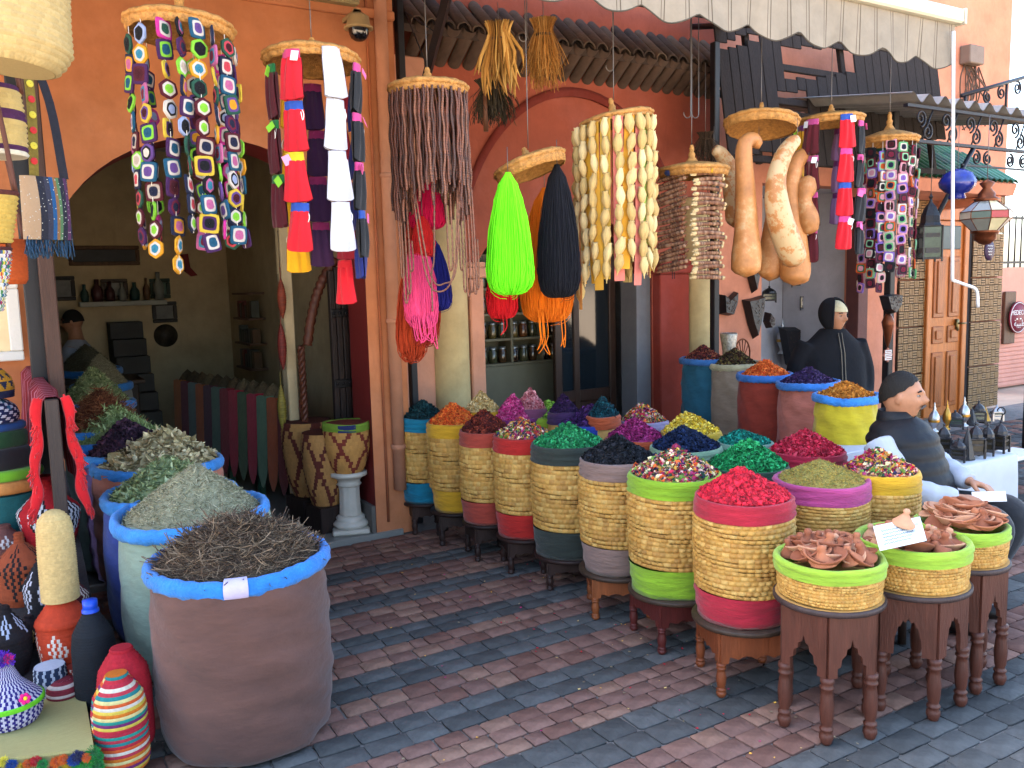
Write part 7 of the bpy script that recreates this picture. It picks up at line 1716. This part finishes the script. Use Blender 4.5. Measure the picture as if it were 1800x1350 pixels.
# ironwork and little star sign on the post
plate_iron('iron_sconce', [(1545, 520), (1556, 518), (1576, 517), (1575, 535), (1563, 552), (1552, 545)], 4.94, 'black half-round iron lamp on the steel post')
c = aty(1560, 612, 4.93); d = proj(c)[2] / FPX; m_ = MB(); m_.lathe([(.003, 0), (5 * d, 12 * d), (10 * d, 40 * d), (11 * d, 46 * d), (7 * d, 56 * d), (4 * d, 60 * d)], 12); tag(m_.build('copper_cone', COP, None, c), 'rusty copper cone lamp on the steel post', 'wall lamp')
c = aty(1560, 624, 4.92); d = proj(c)[2] / FPX; ang = np.linspace(0, 2 * math.pi, 16, endpoint=False); poly = [((13 if i % 2 == 0 else 10) * d * math.cos(a), (13 if i % 2 == 0 else 10) * d * math.sin(a)) for i, a in enumerate(ang)]
m_ = MB(); m_.prism(poly[::-1], -.008, .006); sg = tag(m_.build('star_sign', M('#A86A58', .6, .1, bump=0, k=.8), None, c, smooth=False), 'small star-shaped sign with pale script on the steel post', 'sign')
for k_ in (-1, 0, 1):
    m_ = MB(); m_.box(-9 * d, 9 * d, -.011, -.0085, k_ * 6.2 * d - 2.4 * d, k_ * 6.2 * d + 2.4 * d); m_.build('sign_strip', WHITE, sg, smooth=False)
    m_ = MB(); t = np.linspace(-.85, .85, 26); m_.tube(np.stack([t * 8.5 * d, 0 * t - .0125, k_ * 6.2 * d + 1.1 * d * np.sin(t * 24 + k_) * np.cos(t * 7)], 1), .0022, 4); m_.build('script', M('#8A3A34', .8, bump=0), sg)
# ================================================================== PEOPLE
SKIN = M('#B88262', .55, .12, 25, .15, 120, kind='skin', k=.72, spec=.4)
def blob(name, mb, mat, parent, voxel=.012, it=4):
    o = mb.build(name, mat, parent); r = o.modifiers.new('remesh', 'REMESH'); r.mode = 'VOXEL'; r.voxel_size = voxel; r.use_smooth_shade = True
    s_ = o.modifiers.new('smooth', 'SMOOTH'); s_.iterations = it; s_.factor = .5; return o
def loft(m_, secs, seg=24, cap=True):
    """secs: (centre, rx, ry) level ellipses"""
    a = np.linspace(0, 2 * math.pi, seg, endpoint=False); P = np.array([np.stack([c[0] + rx * np.cos(a), c[1] + ry * np.sin(a), c[2] + 0 * a], -1) for c, rx, ry in secs]); k_ = m_.n; m_.grid(P, wv=True)
    if cap: m_.f.append(np.array([[k_ + i for i in range(seg)][::-1]])); m_.f.append(np.array([[k_ + (len(secs) - 1) * seg + i for i in range(seg)]]))
def head(m_, c, yaw, pitch=0, s_=1.0):
    """head facing local +X turned by yaw"""
    th = np.linspace(.03, math.pi - .03, 44)[:, None]; ph = np.linspace(0, 2 * math.pi, 56, endpoint=False)[None]
    x = .096 * np.sin(th) * np.cos(ph); y_ = .074 * np.sin(th) * np.sin(ph); z = .118 * np.cos(th) + 0 * ph
    low = np.clip(-z / .118, 0, 1); y_ = y_ * (1 - .26 * low ** 1.4); x = np.where(x > 0, x * (1 - .05 * low), x * (1 - .3 * low ** 1.2)); fr = np.clip(x / .06, 0, 1)
    G = lambda q, w_: np.exp(-(q / w_) ** 2)
    dx = .030 * G(y_, .012) * np.exp(-((z + .016) / .017) ** 2) + .015 * G(y_, .009) * G(z - .006, .02) + .008 * G(z - .030, .010) * G(y_, .055) - .011 * G(abs(y_) - .031, .015) * G(z - .012, .013)
    dx = dx + .006 * G(y_, .024) * G(z + .053, .006) + .006 * G(y_, .022) * G(z + .068, .006) - .004 * G(y_, .03) * G(z + .0605, .004) + .013 * G(y_, .026) * G(z + .096, .02) + .004 * G(abs(y_) - .045, .018) * G(z + .018, .02)
    x = x + dx * fr
    P = np.stack([x, y_, z], -1) * s_; Rm = eul(0, pitch, yaw); P = P @ Rm.T + c; m_.grid(P[::-1], wv=True)
    for sg in (-1, 1): m_.ell(np.array([-.004, sg * .074, -.004]) * s_ @ Rm.T + c, np.array([.019, .010, .031]) * s_, 12, 8, rot=Rm @ eul(0, .15, sg * .35))
    return Rm
def face_bits(o, c, Rm, s_=1.0, brow='#1A1614', mous=None):
    at = lambda p_: np.array(p_) * s_ @ Rm.T + c
    for sg in (-1, 1):
        m_ = MB(); m_.ell((0, 0, 0), (.0115 * s_, .0115 * s_, .0065 * s_), 14, 9); e_ = m_.build('eye', M('#A89C94', .3, .05, bump=0, k=.6), o, at((.074, sg * .031, .0115)))
        m_ = MB(); m_.ell(Rm @ np.array([.0088, 0, 0]) * s_, (.0056 * s_,) * 3, 10, 6); m_.build('iris', M('#1A0F0A', .2, .05, bump=0), e_)
        m_ = MB(); m_.tube([at((.088, sg * .014, .030)), at((.089, sg * .03, .036)), at((.078, sg * .05, .030))], np.array([.0045, .005, .003]) * s_, 6); m_.build('eyebrow', M(brow, .9), o)
    if mous:
        m_ = MB()
        for sg in (-1, 1): m_.tube([at((.108, sg * .003, -.040)), at((.102, sg * .018, -.044)), at((.092, sg * .030, -.054))], np.array([.006, .0065, .003]) * s_, 7)
        m_.build('moustache', M(mous, .9, .4, 200, .5, 300), o)
def hand(m_, wrist, dirv, up, curl=.6, side=1, s_=1.0):
    """palm and five fingers from the wrist along dirv; up = back of the hand"""
    d = np.array(dirv, float); d /= np.linalg.norm(d); u = np.array(up, float); u -= d * (u @ d); u /= np.linalg.norm(u); r = np.cross(d, u) * side; W0 = np.array(wrist, float)
    for k_ in range(4):
        off = (k_ - 1.5) * .0185 * s_; m_.tube([W0 + r * off * .55, W0 + d * .05 * s_ + r * off * .9, W0 + d * .088 * s_ + r * off], np.array([.017, .0165, .0125]) * s_, 8)
        L = (.066, .076, .072, .056)[k_] * s_; p0 = W0 + d * .086 * s_ + r * off; pts = [p0]; ang = 0
        for seg in (.45, .32, .23): ang += curl * 1.0; pts.append(pts[-1] + (d * math.cos(ang) - u * math.sin(ang)) * L * seg)
        m_.tube(spline(pts, 10), np.linspace(.0098, .0072, 10) * s_, 8)
    p0 = W0 + d * .028 * s_ - r * .024 * s_; pts = [p0, p0 + (d * .6 - r * .7 - u * .25) * .035 * s_, p0 + (d * 1.3 - r * .8 - u * .7) * .05 * s_, p0 + (d * 1.9 - r * .6 - u * 1.0) * .052 * s_]
    m_.tube(spline(pts, 10), np.linspace(.0145, .0085, 10) * s_, 8)
# ---- seated man, facing right
sp = atd(1580, 880, 4.3); rzs = math.radians(-76); k_s = 1.0
pm_ = thing('person', (sp[0], sp[1], 0), 'seated man in white shirt and black padded waistcoat holding a paper', 'person', rz=rzs)
hz = .47
hipc, shc, hdc = (0, 0, hz + .06), (-.05, 0, .92), np.array([.0, 0, 1.09])
RS, RE, RW_ = (-.04, -.19, .885), (.12, -.24, .69), (.31, -.13, .645)
LS, LE, LW_ = (-.02, .18, .87), (.10, .22, .73), (.29, .11, .68)
KN, AN = (.40, .13, .47), (.36, .13, .08)
m_ = MB(); Rm = head(m_, hdc, .22, .03)
m_.tube([(-.03, 0, .93), (-.022, 0, 1.04)], [.052, .05], 14); loft(m_, [((.10, 0, .48), .12, .15), ((.07, 0, .62), .11, .14), ((.0, 0, .82), .09, .12), ((-.02, 0, .94), .055, .06)])
for S_, E_, W_, sd in ((RS, RE, RW_, 1), (LS, LE, LW_, -1)):
    m_.tube(spline([S_, E_], 6), np.linspace(.05, .042, 6), 10); m_.tube(spline([E_, W_], 6), np.linspace(.042, .028, 6), 10)
hand(m_, RW_, (.95, .1, -.12), (.1, -.35, .9), .62, 1); hand(m_, LW_, (.9, -.25, -.1), (.1, .3, .95), .5, -1)
for sg in (-1, 1): m_.tube(spline([(.05, sg * .1, hz + .06), (.45, sg * .13, .55)], 6), np.linspace(.075, .055, 6), 10); m_.tube(spline([(.45, sg * .13, .53), (.3, sg * .13, .08)], 6), np.linspace(.052, .04, 6), 10)
blob('body', m_, SKIN, pm_, .0055, 2)
face_bits(pm_, hdc, Rm, 1, '#1C1614', '#4A4644')
# hair: shell over the back and top of the head
th = np.linspace(.02, 2.15, 26)[:, None]; ph = np.linspace(0, 2 * math.pi, 48, endpoint=False)[None]
lim = .80 + 1.12 * np.clip((1 - np.cos(ph)) / 2, 0, 1) ** .95 + .03 * np.sin(ph * 13); thh = th / 2.15 * lim
P = np.stack([.1035 * np.sin(thh) * np.cos(ph) - .004, .0815 * np.sin(thh) * np.sin(ph), .127 * np.cos(thh)], -1) * (1 + .014 * np.sin(ph * 37 + thh * 9) * np.sin(thh * 31 + ph * 5))[..., None]; m_ = MB(); m_.grid((P @ Rm.T)[::-1] + hdc, wv=True)
P2 = P * .95; m_.grid((P2 @ Rm.T) + hdc, wv=True); m_.build('hair', M('#17130F', .7, .3, 60, .6, 200, k=.8, stretch=(1, 1, .3)), pm_)
# shirt
SH = M('#C6CCD8', .88, .1, 6, .5, 14, kind='shirt', k=.62); m_ = MB()
loft(m_, [((.11, 0, .475), .2, .2), ((.10, 0, .56), .165, .18), ((.04, 0, .72), .135, .165), ((.0, 0, .84), .11, .155), ((-.02, 0, .91), .07, .10)])
for S_, E_, W_ in ((RS, RE, RW_), (LS, LE, LW_)):
    q = spline([S_, np.array(E_) + [-.01, 0, 0], W_], 22); rr = np.interp(np.linspace(0, 1, 22), [0, .25, .5, .75, .93, 1], [.07, .08, .076, .064, .05, .046]) + .004 * np.sin(np.arange(22) * 1.7); m_.tube(q, rr, 14)
for sg in (-1, 1): m_.tube(spline([(.1, sg * .1, hz + .06), (.24, sg * .12, hz + .065)], 6), [.095, .095, .095, .093, .09, .085], 12)
blob('shirt', m_, SH, pm_, .009, 3)
# trousers and shoes
m_ = MB()
for sg in (-1, 1): m_.tube(spline([(.05, sg * .1, hz + .06), (.3, sg * .125, .55), (.46, sg * .13, .56), (.47, sg * .13, .46), (.3, sg * .13, .1)], 24), np.linspace(.088, .062, 24), 14)
blob('trousers', m_, fab('#23262C', .8), pm_, .01, 3)
for sg in (-1, 1): m_ = MB(); m_.ell((.34, sg * .13, .045), (.13, .048, .045), 16, 10); m_.build('shoe', M('#1A1412', .4, .1), pm_)
# padded waistcoat
VS = M('#14161C', .6, .2, 10, .5, 22, kind='padded', k=.6, spec=.3); m_ = MB(); zz = np.linspace(.53, .98, 44); a = np.linspace(0, 2 * math.pi, 64, endpoint=False); P = []
for z in zz:
    f = (z - .53) / .45; cx = .10 - .12 * f; rx = np.interp(f, [0, .4, .8, .92, 1], [.195, .172, .155, .12, .085]); ry = np.interp(f, [0, .4, .7, .84, .92, 1], [.205, .195, .185, .175, .14, .085]); puff = .010 * abs(math.sin(f * math.pi * 7)) ** .6
    P.append(np.stack([cx + (rx + puff) * np.cos(a), (ry + puff) * np.sin(a), z + .01 * np.cos(a)], -1))
m_.grid(np.array(P), wv=True); m_.build('waistcoat', VS, pm_)
m_ = MB(); m_.lathe([(.085, .0), (.088, .03), (.08, .075), (.074, .075), (.076, .03), (.078, 0)], 28, ctr=(-.03, 0, .945)); m_.build('collar', VS, pm_)
m_ = MB(); m_.tube([(.065, -.03, .97), (.135, -.02, .86), (.215, -.01, .70), (.30, .0, .54)], .0045, 6); m_.build('zip', M('#5A5E66', .4, metal=.6), pm_)
m_ = MB(); m_.box(-.07, .07, -.05, .05, 0, .002); pq = m_.build('paper', WHITE, None, smooth=False); tag(pq, 'folded white paper under the seated man\'s hands', 'paper'); pw = Matrix.Rotation(rzs, 4, 'Z') @ Vector((.42, -.04, .655)); pq.location = (sp[0] + pw.x, sp[1] + pw.y, pw.z); pq.rotation_euler = (.25, -.12, rzs + .3)
m_ = MB(); m_.lathe([(.001, 0), (.17, 0), (.17, hz - .06), (.19, hz - .055), (.19, hz - .025), (.001, hz - .024)], 20); tag(m_.build('seat_block', wood('#4A3426', .7), None, (sp[0], sp[1], 0)), 'round wooden seat under the seated man', 'stool')
# ---- standing man in hooded robe
st = aty(1463, 600, 4.25); rz2 = math.radians(-114); ztop = zat(1463, 524, st)
ps = thing('person', (st[0], st[1], 0), 'standing man in a long black hooded robe and cream cap', 'person', rz=rz2)
ks = ztop / 1.68; hd2 = np.array([.035, 0, 1.53]) * ks
m_ = MB(); Rm2 = head(m_, hd2, .40, .06, .95)
loft(m_, [(np.array((0, 0, z)) * ks, a * ks, b * ks) for z, a, b in ((.05, .1, .12), (.8, .12, .16), (1.2, .12, .18), (1.36, .09, .12), (1.44, .06, .06), (1.5, .055, .055))])
for sg in (-1, 1):
    q = spline([np.array((0, sg * .14, 1.22)) * ks, np.array((-.04, sg * .27, 1.05)) * ks, np.array((.1, sg * .2, .9)) * ks], 12); m_.tube(q, np.linspace(.035, .03, 12) * ks, 10); hand(m_, q[-1], (.8, -sg * .5, -.3), (.2, sg * .4, .8), .5, -sg, .95)
blob('body', m_, SKIN, ps, .0065, 2); face_bits(ps, hd2, Rm2, .95, '#3A3230')
ROBE = M('#13151C', .95, .25, 6, .6, 18, kind='wool', k=.65); m_ = MB(); a = np.linspace(0, 2 * math.pi, 64, endpoint=False); P = []
for z, rx, ry in ((.03, .26, .33), (.3, .24, .31), (.7, .22, .30), (1.0, .2, .29), (1.2, .175, .275), (1.3, .15, .235), (1.38, .12, .15), (1.43, .095, .1)):
    fold = .012 * np.sin(a * 9 + z * 2) * max(0, 1.3 - z); P.append(np.stack([(rx + fold) * np.cos(a), (ry + fold) * np.sin(a), z + 0 * a], -1) * ks)
m_.grid(np.array(P), wv=True); k_ = m_.n
m_.f.append(np.array([[i for i in range(64)][::-1]])); m_.f.append(np.array([[7 * 64 + i for i in range(64)]]))
for sg in (-1, 1): m_.tube(spline([np.array((0, sg * .2, 1.31)) * ks, np.array((-.03, sg * .29, 1.08)) * ks, np.array((.0, sg * .28, .9)) * ks, np.array((.13, sg * .2, .82)) * ks], 16), np.linspace(.095, .085, 16) * ks, 14)
blob('robe', m_, ROBE, ps, .012, 5)
# hood: open shell round the head
ph = np.linspace(.95, 2 * math.pi - .95, 40)[None]; th = np.linspace(.02, 2.5, 26)[:, None]
thm = th; P = np.stack([(.125 * np.sin(thm) * np.cos(ph)) - .018 - .02 * np.cos(thm) * (np.cos(ph) < 0), .108 * np.sin(thm) * np.sin(ph), .142 * np.cos(thm) + .012 + 0 * ph], -1) * ks * 1.0
m_ = MB(); m_.grid((P @ Rm2.T + hd2)); m_.grid(((P * .95) @ Rm2.T + hd2)[:, ::-1]); E0 = (P[:, 0] * .975) @ Rm2.T + hd2; E1 = (P[:, -1] * .975) @ Rm2.T + hd2; m_.tube(E0, .008, 6); m_.tube(E1, .008, 6); m_.build('hood', ROBE, ps)
th = np.linspace(.02, 1.22, 14)[:, None]; ph = np.linspace(0, 2 * math.pi, 44, endpoint=False)[None]
P = np.stack([.106 * np.sin(th) * np.cos(ph), .084 * np.sin(th) * np.sin(ph), .124 * np.cos(th) + 0 * ph], -1) * .98 * (1 + .006 * np.sin(ph * 40))[..., None]; m_ = MB(); m_.grid((P @ Rm2.T)[::-1] + hd2, wv=True); m_.build('cap', M('#D0C8A4', .95, .15, 60, .5, 160, k=.75), ps)
for dy in (-.014, .014): m_ = MB(); m_.tube([np.array((.125, dy, 1.40)) * ks, np.array((.182, dy, 1.24)) * ks, np.array((.212, dy, 1.0)) * ks, np.array((.228, dy, .75)) * ks], .0035, 5); m_.build('trim_cord', M('#6A6458', .8), ps)
# ---- shopkeeper at the back of the spice shop
kp = aty(134, 600, 9.5); rk_ = math.radians(180 - 20); pk = thing('person', (kp[0], kp[1], .036), 'shopkeeper in a white shirt behind the counter inside the spice shop', 'person', rz=rk_); s2 = 1.0
h3 = np.array([.02, 0, zat(127, 566, kp) - .036]); z0 = h3[2]
m_ = MB(); Rm3 = head(m_, h3, .2, .1); loft(m_, [((0, 0, .02), .1, .14), ((0, 0, z0 - .75), .12, .16), ((0, 0, z0 - .3), .12, .19), ((0, 0, z0 - .16), .07, .08), ((0, 0, z0 - .06), .055, .055)])
for sg in (-1, 1): q = spline([(0, sg * .2, z0 - .24), (.05, sg * .27, z0 - .5), (.28, sg * .15, z0 - .52)], 10); m_.tube(q, np.linspace(.05, .03, 10), 10); hand(m_, q[-1], (.9, -sg * .3, -.2), (0, 0, 1), .5, -sg)
blob('body', m_, SKIN, pk, .009, 2); face_bits(pk, h3, Rm3)
m_ = MB(); loft(m_, [((0, 0, z0 - .8), .15, .2), ((0, 0, z0 - .5), .145, .2), ((0, 0, z0 - .26), .13, .21), ((0, 0, z0 - .17), .07, .1)])
for sg in (-1, 1): m_.tube(spline([(0, sg * .2, z0 - .25), (.05, sg * .28, z0 - .5), (.22, sg * .18, z0 - .53)], 12), np.linspace(.075, .055, 12), 12)
blob('shirt', m_, SH, pk, .012, 3)
th = np.linspace(.02, 1.6, 14)[:, None]; ph = np.linspace(0, 2 * math.pi, 30, endpoint=False)[None]; P = np.stack([.102 * np.sin(th) * np.cos(ph) - .008, .081 * np.sin(th) * np.sin(ph), .126 * np.cos(th) + 0 * ph], -1); m_ = MB(); m_.grid((P @ Rm3.T)[::-1] + h3, wv=True); m_.build('hair', M('#12100E', .8), pk)
